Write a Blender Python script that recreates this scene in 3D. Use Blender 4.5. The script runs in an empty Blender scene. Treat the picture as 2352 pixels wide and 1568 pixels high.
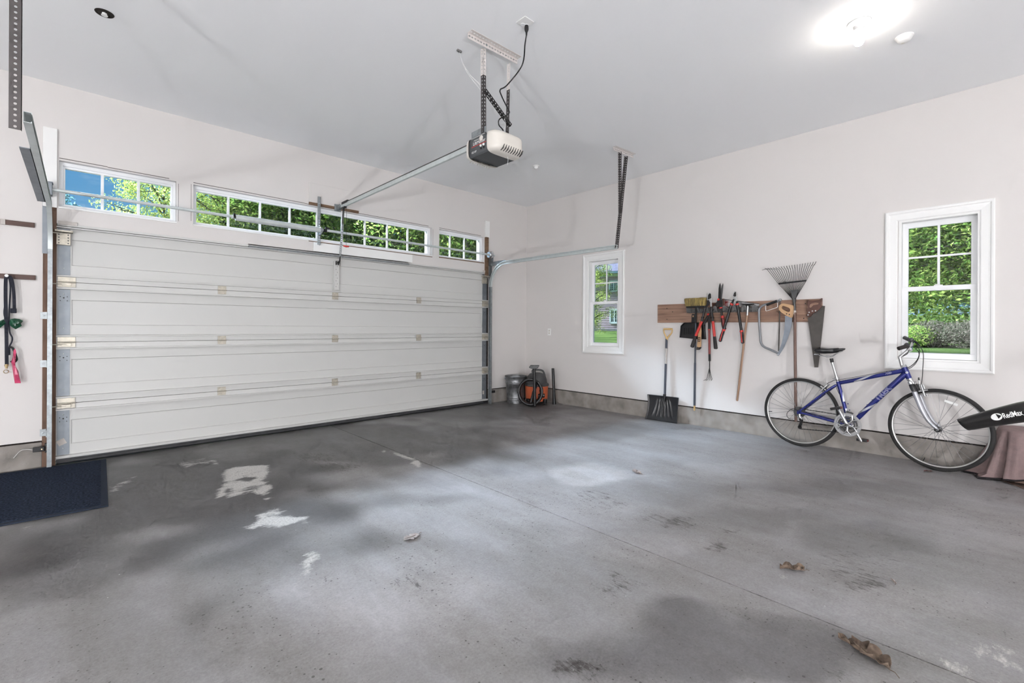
# A two-car garage: sectional door, transom windows, tool wall, bicycle. Every object is built in mesh code.
BULB = 85.0
FILL_STRENGTH = 420.0
FILL_GLOBES = [((-9.6, -5.6, 0.42), 'unseen fill-light globe added on a black base beyond the mat behind the camera'), ((-5.4, -9.8, 0.42), 'unseen fill-light globe added on a black base near the back wall'), ((-8.8, -8.8, 0.42), 'unseen fill-light globe added on a black base in the back corner behind the camera')]
LAMPS = []
SUN = 55.0
SUNDIR = (0.28, -0.76, -0.62)
SKY = 1.0
EXPO = 0.0
import bpy, bmesh, math, random
from mathutils import Vector as V, Matrix, noise

random.seed(11)
rad = math.radians
SC = bpy.context.scene
COL = SC.collection

# ------------------------------------------------------------------ survey of the room
# X runs along the garage-door wall (y = 0), Y along the side wall (x = 0), Z up from the slab.
F, YAW, ROLL, CY, CX = 1051.766, 0.8142870, 0.0048610, 753.2266, 1176.0
CAM = V((-5.7239, -5.7036, 1.23))
HC = 3.365                                   # ceiling height
FW = V((math.cos(YAW), math.sin(YAW), 0)); RT = V((math.sin(YAW), -math.cos(YAW), 0)); UP = V((0, 0, 1))
_c, _s = math.cos(ROLL), math.sin(ROLL)


def ray(u, v):
    X, Y = u - CX, v - CY
    return FW * F + RT * (_c * X + _s * Y) - UP * (-_s * X + _c * Y)


def on(u, v, ax, val):
    d = ray(u, v)
    return CAM + d * ((val - CAM[ax]) / d[ax])


def dw(u, v, d=0.0): return on(u, v, 1, -d)      # point d in front of the door wall
def rw(u, v, d=0.0): return on(u, v, 0, -d)      # point d in front of the side wall
def fl(u, v, z=0.0): return on(u, v, 2, z)
def ce(u, v, d=0.0): return on(u, v, 2, HC - d)


def onp(u, v, P, N):
    d = ray(u, v)
    return CAM + d * ((P - CAM).dot(N) / d.dot(N))


# ------------------------------------------------------------------ materials
def lin(c):
    def f(x):
        x /= 255.0
        return x / 12.92 if x <= 0.04045 else ((x + 0.055) / 1.055) ** 2.4
    return (f(c[0]), f(c[1]), f(c[2]), 1.0)


class NT:
    """small wrapper round a node tree"""
    def __init__(s, tree): s.t = tree; s.n = tree.nodes; s.l = tree.links

    def node(s, typ, **kw):
        n = s.n.new(typ)
        for k, v in kw.items():
            if k == 'inp':
                for i, val in v.items():
                    if hasattr(val, 'is_linked'): s.l.new(val, n.inputs[i])
                    else: n.inputs[i].default_value = val
            else: setattr(n, k, v)
        return n

    def math(s, op, a, b=0.0, c=0.0, clamp=False):
        n = s.node('ShaderNodeMath', operation=op, use_clamp=clamp)
        for i, x in enumerate((a, b, c)):
            if hasattr(x, 'is_linked'): s.l.new(x, n.inputs[i])
            else: n.inputs[i].default_value = x
        return n.outputs[0]

    def mix(s, fac, a, b, mode='MIX'):
        n = s.node('ShaderNodeMix', data_type='RGBA', blend_type=mode)
        for i, x in ((0, fac), (6, a), (7, b)):
            if hasattr(x, 'is_linked'): s.l.new(x, n.inputs[i])
            else: n.inputs[i].default_value = x
        return n.outputs[2]

    def ramp(s, x, stops):
        n = s.node('ShaderNodeValToRGB')
        s.l.new(x, n.inputs[0])
        e = n.color_ramp.elements
        while len(e) < len(stops): e.new(0.5)
        for el, (p, c) in zip(e, stops):
            el.position = p
            el.color = c if len(c) == 4 else (*c, 1)
        return n.outputs[0]

    def noise(s, vec, scale, detail=3.0, rough=0.55, dist=0.0):
        n = s.node('ShaderNodeTexNoise', inp={'Scale': scale, 'Detail': detail, 'Roughness': rough, 'Distortion': dist})
        s.l.new(vec, n.inputs['Vector'])
        return n.outputs['Fac']


def newmat(name):
    m = bpy.data.materials.new(name)
    m.use_nodes = True
    t = NT(m.node_tree)
    b = t.n['Principled BSDF']
    return m, t, b


def mat(name, col, rough=0.5, metal=0.0, var=0.12, vscale=6.0, bump=0.0, bscale=60.0, stretch=None, col2=None, spec=0.5, coat=0.0):
    m, t, b = newmat(name)
    c = lin(col)
    tc = t.node('ShaderNodeTexCoord').outputs['Object']
    if stretch:
        mp = t.node('ShaderNodeMapping', inp={'Scale': stretch})
        t.l.new(tc, mp.inputs['Vector']); tc = mp.outputs['Vector']
    if var <= 0.021 and not bump and not col2:        # plain paints need no texture
        b.inputs['Base Color'].default_value = c; b.inputs['Roughness'].default_value = rough; b.inputs['Metallic'].default_value = metal
        b.inputs['Specular IOR Level'].default_value = spec
        return m
    c2 = lin(col2) if col2 else tuple(max(0, x * (1 - 2 * var)) for x in c[:3]) + (1,)
    f = t.noise(tc, vscale, 2)
    f = t.ramp(f, [(0.3, (0, 0, 0)), (0.7, (1, 1, 1))])
    t.l.new(t.mix(f, c2, c), b.inputs['Base Color'])
    b.inputs['Roughness'].default_value = rough
    b.inputs['Metallic'].default_value = metal
    b.inputs['Specular IOR Level'].default_value = spec
    if coat: b.inputs['Coat Weight'].default_value = coat
    if bump:
        bn = t.node('ShaderNodeBump', inp={'Strength': bump, 'Distance': 0.004, 'Height': t.noise(tc, bscale, 2)})
        t.l.new(bn.outputs[0], b.inputs['Normal'])
    return m


M = {}
M['wall'] = mat('wall_paint', (216, 212, 209), 0.85, var=0.012, vscale=1.2)
M['ceil'] = mat('ceiling_paint', (244, 245, 246), 0.9, var=0.008, vscale=0.8)
M['trim'] = mat('white_trim_paint', (238, 238, 236), 0.35, var=0.01)
M['vinyl'] = mat('white_vinyl', (243, 244, 245), 0.3, var=0.008)
M['door'] = mat('door_enamel', (200, 200, 197), 0.42, var=0.012, vscale=2)
M['galv'] = mat('galvanized_steel', (158, 164, 166), 0.38, 0.6, var=0.14, vscale=30)
M['galvlight'] = mat('pale_lit_galvanized', (206, 213, 212), 0.4, 0.25, var=0.06, vscale=20)  # window light on rails and shaft put into the paler colour
M['galvdull'] = mat('dull_galvanized_steel', (140, 146, 152), 0.5, 0.6, var=0.08, vscale=14)
M['zincdark'] = mat('dark_zinc', (92, 92, 92), 0.45, 0.7, var=0.1, vscale=20)
M['angle'] = mat('backlit_angle_steel', (84, 80, 79), 0.45, 0.5, var=0.08, vscale=20)  # darkened as if backlit, shade put into the colour
M['anglepaint'] = mat('painted_slotted_angle', (214, 208, 204), 0.5, 0.1, var=0.03)
M['hinge'] = mat('hinge_steel', (196, 190, 176), 0.4, 0.5, var=0.12, vscale=40)
M['rubber'] = mat('black_rubber', (34, 34, 35), 0.6, var=0.15, vscale=20)
M['seal'] = mat('door_seal_rubber', (58, 59, 61), 0.6, var=0.2, vscale=8)
M['black'] = mat('black_plastic', (26, 26, 28), 0.35, var=0.1)
M['blackmatte'] = mat('matte_black', (22, 22, 23), 0.7, var=0.1)
M['crack'] = mat('dusty_crack', (96, 90, 86), 0.9, var=0.1)
M['darkgap'] = mat('painted_gap_shade', (38, 30, 24), 0.9, var=0.2)  # shade of gaps and recesses put into the colour
M['jamb'] = mat('raw_brown_jamb', (118, 92, 76), 0.8, var=0.22, vscale=4, stretch=(9, 9, 1.2))
M['rawwood'] = mat('raw_wood_edge', (122, 96, 74), 0.85, var=0.25, vscale=9, stretch=(1, 6, 6))
M['curb'] = mat('curb_concrete', (158, 152, 146), 0.9, var=0.16, vscale=5, bump=0.35, bscale=70, col2=(118, 113, 108))
M['board'] = mat('cedar_board', (158, 126, 106), 0.7, var=0.13, vscale=3.0, stretch=(14, 1.0, 14), col2=(122, 94, 78), bump=0.1, bscale=14)
M['strip'] = mat('dark_brown_wood', (92, 68, 60), 0.6, var=0.15, vscale=4, stretch=(1.5, 10, 14))
M['pole'] = mat('worn_wood_pole', (176, 142, 118), 0.55, var=0.14, vscale=4, stretch=(12, 12, 1.5))
M['poledark'] = mat('dark_wood_pole', (118, 92, 82), 0.55, var=0.14, vscale=4, stretch=(12, 12, 1.5))
M['woodpale'] = mat('pale_varnished_wood', (214, 178, 118), 0.4, var=0.08, vscale=8)
M['ply'] = mat('plywood', (196, 158, 118), 0.6, var=0.1, vscale=12)
M['walnut'] = mat('old_brown_handle', (94, 60, 48), 0.45, var=0.2, vscale=12)
M['bluegrey'] = mat('blue_grey_sleeve', (56, 62, 76), 0.45, var=0.1)
M['redp'] = mat('red_paint', (206, 52, 46), 0.35, var=0.08)
M['redd'] = mat('dark_red_paint', (132, 44, 42), 0.4, var=0.1)
M['grip'] = mat('dark_grip', (46, 42, 42), 0.75, var=0.1)
M['steel'] = mat('bright_steel', (196, 198, 198), 0.3, 0.8, var=0.1, vscale=20)
M['steelblue'] = mat('saw_steel', (150, 158, 168), 0.35, 0.75, var=0.12, vscale=10)
M['sawdark'] = mat('tarnished_saw_steel', (82, 78, 74), 0.55, 0.4, var=0.14, vscale=14)
M['blade'] = mat('black_blade', (52, 50, 50), 0.4, 0.5, var=0.1)
M['greytube'] = mat('grey_enamel_tube', (134, 136, 140), 0.4, 0.3, var=0.08)
M['rackgrey'] = mat('grey_rack_plastic', (108, 107, 106), 0.5, var=0.06)
M['bristle'] = mat('straw_bristle', (168, 146, 80), 0.85, var=0.3, vscale=70, stretch=(1, 1, 0.2), col2=(96, 84, 58), bump=0.8, bscale=160)
M['bristledark'] = mat('grey_bristle', (58, 52, 48), 0.9, var=0.3, vscale=90, bump=0.6, bscale=160)
M['orange'] = mat('orange_plastic', (196, 98, 62), 0.45, var=0.05)
M['vacgrey'] = mat('dark_grey_plastic', (70, 70, 71), 0.5, var=0.08)
M['white'] = mat('white_plastic', (236, 236, 234), 0.4, var=0.01)
M['cream'] = mat('frosted_lens_plastic', (214, 209, 200), 0.35, var=0.03, vscale=9)
M['openergrey'] = mat('opener_dark_grey', (72, 75, 77), 0.45, var=0.04)
M['mat'] = mat('blue_black_carpet', (50, 60, 78), 0.95, var=0.25, vscale=75, bump=1.0, bscale=200, col2=(14, 18, 26), spec=0.1)
M['matedge'] = mat('mat_rubber_edge', (36, 44, 58), 0.8, var=0.08, spec=0.2)
M['blue'] = mat('metallic_blue_paint', (30, 40, 118), 0.25, 0.35, var=0.05, coat=0.6)
M['silverp'] = mat('silver_paint', (188, 190, 196), 0.3, 0.5, var=0.04)
M['alloy'] = mat('polished_alloy', (206, 207, 208), 0.22, 0.9, var=0.05)
M['rim'] = mat('alloy_rim', (190, 190, 188), 0.28, 0.85, var=0.06)
M['tire'] = mat('tire_rubber', (40, 39, 39), 0.8, var=0.12, bump=0.5, bscale=240)
M['spoke'] = mat('spoke_steel', (128, 128, 130), 0.35, 0.7, var=0.03)
M['saddle'] = mat('black_vinyl', (32, 32, 34), 0.3, var=0.08)
M['redtext'] = mat('red_print', (190, 60, 50), 0.5, var=0.01)
M['whiteprint'] = mat('white_print', (228, 228, 226), 0.5, var=0.01)
M['greyprint'] = mat('silver_print', (176, 180, 196), 0.4, 0.2, var=0.01)
M['tubeblack'] = mat('blower_tube_plastic', (30, 29, 29), 0.22, var=0.05)
M['cloth'] = mat('mauve_brown_blanket', (138, 118, 116), 0.95, var=0.1, vscale=20, bump=0.3, bscale=220)
M['clothhem'] = mat('black_blanket_hem', (40, 34, 36), 0.9, var=0.1)
M['card'] = mat('brown_cardboard', (124, 102, 90), 0.9, var=0.18, vscale=12)
M['leaf'] = mat('dead_oak_leaf', (120, 103, 88), 0.85, var=0.2, vscale=45, col2=(74, 61, 52))
M['leafpale'] = mat('pale_dead_leaf', (172, 162, 158), 0.85, var=0.12, vscale=40)
M['leafred'] = mat('reddish_dead_leaf', (122, 86, 82), 0.85, var=0.15, vscale=40)
M['greenbag'] = mat('green_film', (24, 78, 54), 0.3, var=0.2, vscale=30)
M['pinkbag'] = mat('pink_film', (206, 70, 110), 0.35, var=0.18, vscale=40)
M['navy'] = mat('navy_webbing', (34, 36, 48), 0.85, var=0.15, vscale=60)
M['brass'] = mat('brass_clip', (176, 158, 120), 0.35, 0.8, var=0.1)
M['sticker'] = mat('paper_sticker', (196, 190, 184), 0.7, var=0.05, vscale=40)
M['redhandle'] = mat('red_pull', (206, 66, 62), 0.4, var=0.04)
M['bark'] = mat('tree_bark', (92, 84, 74), 0.9, var=0.3, vscale=8, stretch=(4, 4, 1), bump=0.6, bscale=20)
M['siding'] = None


def emit(name, col, strength):
    m, t, b = newmat(name)
    b.inputs['Base Color'].default_value = (0.8, 0.8, 0.8, 1)
    b.inputs['Emission Color'].default_value = lin(col)
    b.inputs['Emission Strength'].default_value = strength
    return m


def glassmat():
    m = bpy.data.materials.new('window_glass'); m.use_nodes = True
    t = NT(m.node_tree); t.n.clear()
    o = t.node('ShaderNodeOutputMaterial')
    tr = t.node('ShaderNodeBsdfTransparent', inp={'Color': (0.96, 0.98, 0.98, 1)})
    gl = t.node('ShaderNodeBsdfGlossy', inp={'Roughness': 0.02})
    fr = t.node('ShaderNodeFresnel', inp={'IOR': 1.35})
    mx = t.node('ShaderNodeMixShader', inp={0: fr.outputs[0], 1: tr.outputs[0], 2: gl.outputs[0]})
    t.l.new(mx.outputs[0], o.inputs[0])
    return m


M['glass'] = glassmat()


def leafmat(name, c1, c2, c3):
    m = bpy.data.materials.new(name); m.use_nodes = True
    t = NT(m.node_tree); t.n.clear()
    o = t.node('ShaderNodeOutputMaterial')
    g = t.node('ShaderNodeNewGeometry').outputs['Random Per Island']
    col = t.ramp(g, [(0.0, lin(c1)), (0.55, lin(c2)), (1.0, lin(c3))])
    d = t.node('ShaderNodeBsdfDiffuse', inp={'Color': col})
    tr = t.node('ShaderNodeBsdfTranslucent', inp={'Color': col})
    mx = t.node('ShaderNodeMixShader', inp={0: 0.6, 1: d.outputs[0], 2: tr.outputs[0]})
    t.l.new(mx.outputs[0], o.inputs[0])
    return m


M['oakleaf'] = leafmat('oak_leaves', (110, 128, 62), (148, 160, 78), (184, 184, 104))
M['mapleleaf'] = leafmat('maple_leaves', (84, 116, 52), (128, 152, 70), (178, 184, 100))
M['pineleaf'] = leafmat('pine_needles', (56, 86, 94), (78, 112, 118), (112, 138, 130))
M['shrubleaf'] = leafmat('shrub_leaves', (70, 76, 56), (98, 92, 78), (122, 108, 96))


# ------------------------------------------------------------------ mesh builder
def frame_of(d):
    d = d.normalized()
    a = V((0, 0, 1)) if abs(d.z) < 0.9 else V((1, 0, 0))
    x = d.cross(a).normalized()
    return x, d.cross(x).normalized(), d


class MB:
    def __init__(s): s.v = []; s.f = []; s.m = []; s.mi = 0

    def add(s, vs, fs):
        n = len(s.v)
        s.v.extend([tuple(x) for x in vs])
        for f in fs:
            s.f.append(tuple(i + n for i in f)); s.m.append(s.mi)
        return s

    def box(s, a, b):
        x0, x1 = sorted((a[0], b[0])); y0, y1 = sorted((a[1], b[1])); z0, z1 = sorted((a[2], b[2]))
        vs = [(x0, y0, z0), (x1, y0, z0), (x1, y1, z0), (x0, y1, z0), (x0, y0, z1), (x1, y0, z1), (x1, y1, z1), (x0, y1, z1)]
        return s.add(vs, [(0, 3, 2, 1), (4, 5, 6, 7), (0, 1, 5, 4), (1, 2, 6, 5), (2, 3, 7, 6), (3, 0, 4, 7)])

    def obox(s, c, ax, ay, az):
        """box about c with half-vectors ax, ay, az"""
        vs = [c + ax * i + ay * j + az * k for k in (-1, 1) for j in (-1, 1) for i in (-1, 1)]
        return s.add(vs, [(0, 2, 3, 1), (4, 5, 7, 6), (0, 1, 5, 4), (1, 3, 7, 5), (3, 2, 6, 7), (2, 0, 4, 6)])

    def bar(s, p, q, w, t, side):
        """rectangular bar from p to q, w wide along side, t thick"""
        d = (q - p); c = (p + q) / 2
        sd = (side - d.normalized() * side.dot(d.normalized())).normalized()
        th = d.normalized().cross(sd)
        return s.obox(c, d / 2, sd * w / 2, th * t / 2)

    def prism(s, pts, vec):
        n = len(pts)
        vs = list(pts) + [p + vec for p in pts]
        fs = [tuple(range(n - 1, -1, -1)), tuple(range(n, 2 * n))]
        fs += [(i, (i + 1) % n, n + (i + 1) % n, n + i) for i in range(n)]
        return s.add(vs, fs)

    def tube(s, pts, r, n=8, closed=False, cap=True, flat=None):
        pts = [V(p) for p in pts]
        k = len(pts)
        rs = list(r) if isinstance(r, (list, tuple)) else [r] * k
        if len(rs) != k:                                   # spread fewer radii over the finer path
            m_ = len(rs) - 1; old = rs; rs = []
            for i in range(k):
                x = i / (k - 1) * m_; j = min(int(x), m_ - 1); rs.append(old[j] + (old[j + 1] - old[j]) * (x - j))
        rings = []
        prev = None
        for i, p in enumerate(pts):
            if closed: d = pts[(i + 1) % k] - pts[i - 1]
            elif i == 0: d = pts[1] - p
            elif i == k - 1: d = p - pts[-2]
            else: d = (pts[i + 1] - p).normalized() + (p - pts[i - 1]).normalized()
            d.normalize()
            if prev is None: x, y, _ = frame_of(d)
            else:
                x = prev - d * prev.dot(d)
                if x.length < 1e-6: x = frame_of(d)[0]
                x.normalize(); y = d.cross(x)
            prev = x
            rings.append([p + (x * math.cos(2 * math.pi * j / n) + y * math.sin(2 * math.pi * j / n)) * rs[i] for j in range(n)])
        vs = [q for rg in rings for q in rg]
        fs = []
        for i in range(k if closed else k - 1):
            a, b = i * n, ((i + 1) % k) * n
            fs += [(a + j, a + (j + 1) % n, b + (j + 1) % n, b + j) for j in range(n)]
        if cap and not closed:
            fs += [tuple(range(n - 1, -1, -1)), tuple((k - 1) * n + j for j in range(n))]
        return s.add(vs, fs)

    def lathe(s, prof, org, axis=V((0, 0, 1)), n=32, ends=True):
        x, y, d = frame_of(V(axis))
        org = V(org)
        vs = []
        for r, h in prof:
            vs += [org + d * h + (x * math.cos(2 * math.pi * j / n) + y * math.sin(2 * math.pi * j / n)) * max(r, 1e-5) for j in range(n)]
        fs = []
        for i in range(len(prof) - 1):
            a, b = i * n, (i + 1) * n
            fs += [(a + j, a + (j + 1) % n, b + (j + 1) % n, b + j) for j in range(n)]
        if ends:
            fs += [tuple(range(n - 1, -1, -1)), tuple((len(prof) - 1) * n + j for j in range(n))]
        return s.add(vs, fs)

    def grid(s, fn, nu, nv, cu=False, cv=False):
        vs = [fn(i / (nu if cu else nu - 1), j / (nv if cv else nv - 1)) for i in range(nu) for j in range(nv)]
        fs = []
        for i in range(nu if cu else nu - 1):
            for j in range(nv if cv else nv - 1):
                a, b = i, (i + 1) % nu
                c, d = j, (j + 1) % nv
                fs.append((a * nv + c, b * nv + c, b * nv + d, a * nv + d))
        return s.add(vs, fs)

    def ball(s, c, rx, ry=None, rz=None, nu=20, nv=12):
        ry = ry or rx; rz = rz or rx
        prof = [(math.sin(math.pi * i / nv), -math.cos(math.pi * i / nv)) for i in range(nv + 1)]
        b = MB(); b.lathe(prof, (0, 0, 0), n=nu, ends=False)
        return s.add([(c[0] + x * rx, c[1] + y * ry, c[2] + z * rz) for x, y, z in b.v], b.f)

    def torus(s, c, axis, R, r, nR=48, nr=12, a0=0, a1=2 * math.pi):
        x, y, d = frame_of(V(axis))
        full = abs(a1 - a0 - 2 * math.pi) < 1e-6
        pts = [V(c) + (x * math.cos(a0 + (a1 - a0) * i / nR) + y * math.sin(a0 + (a1 - a0) * i / nR)) * R for i in range(nR + (0 if full else 1))]
        return s.tube(pts, r, nr, closed=full)

    def build(s, name, m, parent=None, smooth=True, bevel=0.0, origin=None, solid=0.0, angle=38, subsurf=0):
        me = bpy.data.meshes.new(name)
        o3 = V(origin) if origin is not None else V((0, 0, 0))
        me.from_pydata([(x - o3.x, y - o3.y, z - o3.z) for x, y, z in s.v], [], s.f)
        for mm in (m if isinstance(m, (list, tuple)) else [m]): me.materials.append(mm)
        me.polygons.foreach_set('material_index', s.m)
        bm = bmesh.new(); bm.from_mesh(me)
        bmesh.ops.remove_doubles(bm, verts=bm.verts, dist=1e-6)
        bmesh.ops.recalc_face_normals(bm, faces=bm.faces)
        bm.to_mesh(me); bm.free()
        if smooth:
            me.shade_smooth()
            me.set_sharp_from_angle(angle=rad(angle))
        ob = bpy.data.objects.new(name, me); COL.objects.link(ob)
        ob.location = o3
        if parent is not None:
            ob.parent = parent
            if parent.type == 'EMPTY': ob.matrix_parent_inverse = Matrix.Translation(-parent.location)
            elif parent.location.length > 0: ob.matrix_parent_inverse = Matrix.Translation(-parent.location)
        if solid:
            md = ob.modifiers.new('thickness', 'SOLIDIFY'); md.thickness = solid; md.offset = 0
        if bevel:
            md = ob.modifiers.new('edges', 'BEVEL'); md.width = bevel; md.segments = 2; md.limit_method = 'ANGLE'; md.angle_limit = rad(40)
        if subsurf:
            md = ob.modifiers.new('sub', 'SUBSURF'); md.levels = subsurf; md.render_levels = subsurf
        return ob


def perf(mb, O, L, W, T, pitch=0.032, hr=0.0055, elong=1.0):
    """slotted plate: from O along L, across W, T thick; a row of holes down the middle"""
    n = max(1, round(L.length / pitch))
    l = L / n
    ld, wd = l.normalized(), W.normalized()
    for i in range(n):
        c = O + l * (i + 0.5) + W * 0.5
        sq = [c + l * 0.5 * a + W * 0.5 * b for a, b in ((1, 0), (1, 1), (0, 1), (-1, 1), (-1, 0), (-1, -1), (0, -1), (1, -1))]
        oc = [c + ld * hr * elong * math.cos(k * math.pi / 4) + wd * hr * math.sin(k * math.pi / 4) for k in range(8)]
        vs = sq + oc + [p + T for p in sq] + [p + T for p in oc]
        fs = []
        for k in range(8):
            j = (k + 1) % 8
            fs += [(k, j, 8 + j, 8 + k), (16 + k, 24 + k, 24 + j, 16 + j), (8 + k, 8 + j, 24 + j, 24 + k)]
        fs += [(1, 2, 18, 17), (2, 3, 19, 18), (5, 6, 22, 21), (6, 7, 23, 22)]
        if i == n - 1: fs += [(0, 1, 17, 16), (7, 0, 16, 23)]
        if i == 0: fs += [(3, 4, 20, 19), (4, 5, 21, 20)]
        mb.add(vs, fs)
    return mb


def angle_iron(mb, O, L, A, B, pitch=0.032, hr=0.0055, elong=1.0, t=0.002):
    """slotted angle: two perforated legs A and B meeting along the line O..O+L"""
    perf(mb, O, L, A, B.normalized() * t, pitch, hr, elong)
    perf(mb, O, L, B, A.normalized() * t, pitch, hr, elong)
    return mb


def tag(o, label=None, cat=None, group=None, kind=None):
    if label: o['label'] = label
    if cat: o['category'] = cat
    if group: o['group'] = group
    if kind: o['kind'] = kind
    return o


def thing(name, loc, label, cat, group=None, kind=None):
    o = bpy.data.objects.new(name, None); COL.objects.link(o)
    o.empty_display_size = 0.1
    o.location = V(loc)
    return tag(o, label, cat, group, kind)


def copy_tree(o, parent=None):
    c = o.copy(); COL.objects.link(c)
    if parent is not None: c.parent = parent
    for ch in [x for x in bpy.data.objects if x.parent == o]: copy_tree(ch, c)
    return c


def text_mesh(body, size, extrude=0.0004, shear=0.0, offset=0.0, fine=0.0):
    """flat lettering as (verts, faces) in the XY plane, centred"""
    cu = bpy.data.curves.new('lettering', 'FONT')
    cu.body = body; cu.size = size; cu.extrude = extrude; cu.shear = shear; cu.offset = offset
    cu.align_x = 'CENTER'; cu.align_y = 'CENTER'
    ob = bpy.data.objects.new('lettering', cu); COL.objects.link(ob)
    dg = bpy.context.evaluated_depsgraph_get()
    me = bpy.data.meshes.new_from_object(ob.evaluated_get(dg))
    if fine:                                          # cut the letters small so they can hug a curved surface
        bm = bmesh.new(); bm.from_mesh(me)
        bmesh.ops.triangulate(bm, faces=bm.faces)
        for _ in range(5):
            e = [x for x in bm.edges if x.calc_length() > fine]
            if not e: break
            bmesh.ops.subdivide_edges(bm, edges=e, cuts=1)
            bmesh.ops.triangulate(bm, faces=bm.faces)
        bm.to_mesh(me); bm.free()
    vs = [v.co.copy() for v in me.vertices]; fs = [tuple(p.vertices) for p in me.polygons]
    bpy.data.objects.remove(ob); bpy.data.curves.remove(cu); bpy.data.meshes.remove(me)
    return vs, fs


def bez(p0, p1, p2, p3, n=12):
    out = []
    for i in range(n + 1):
        t = i / n; a = 1 - t
        out.append(p0 * a ** 3 + p1 * 3 * a * a * t + p2 * 3 * a * t * t + p3 * t ** 3)
    return out


def spline(pts, k=6):
    """Catmull-Rom through pts"""
    pts = [V(p) for p in pts]
    P = [pts[0] * 2 - pts[1]] + pts + [pts[-1] * 2 - pts[-2]]
    out = []
    for i in range(1, len(P) - 2):
        for j in range(k):
            t = j / k
            a, b, c, d = P[i - 1], P[i], P[i + 1], P[i + 2]
            out.append(0.5 * ((2 * b) + (c - a) * t + (2 * a - 5 * b + 4 * c - d) * t * t + (3 * b - a - 3 * c + d) * t ** 3))
    out.append(pts[-1])
    return out
# ================================================================== SETTING
GX0, GX1 = -5.872, -0.884        # garage door
XL, YB = -11.0, -11.0              # far sides of the garage
TRANS = [(-5.862, -5.018), (-4.876, -1.967), (-1.837, -0.975)]
TZ = (2.287, 2.697)
WINY = [(-5.605, -5.05), (-1.912, -1.346)]
WZ = (0.94, 2.28)


def struct(o, label, cat): return tag(o, label, cat, kind='structure')


# ---- floor with its saw-cut joint; zones mixing wear with painted window light, oil marks and chalky patches are stored on the slab itself
import numpy as np
JX = -3.4345


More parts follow.
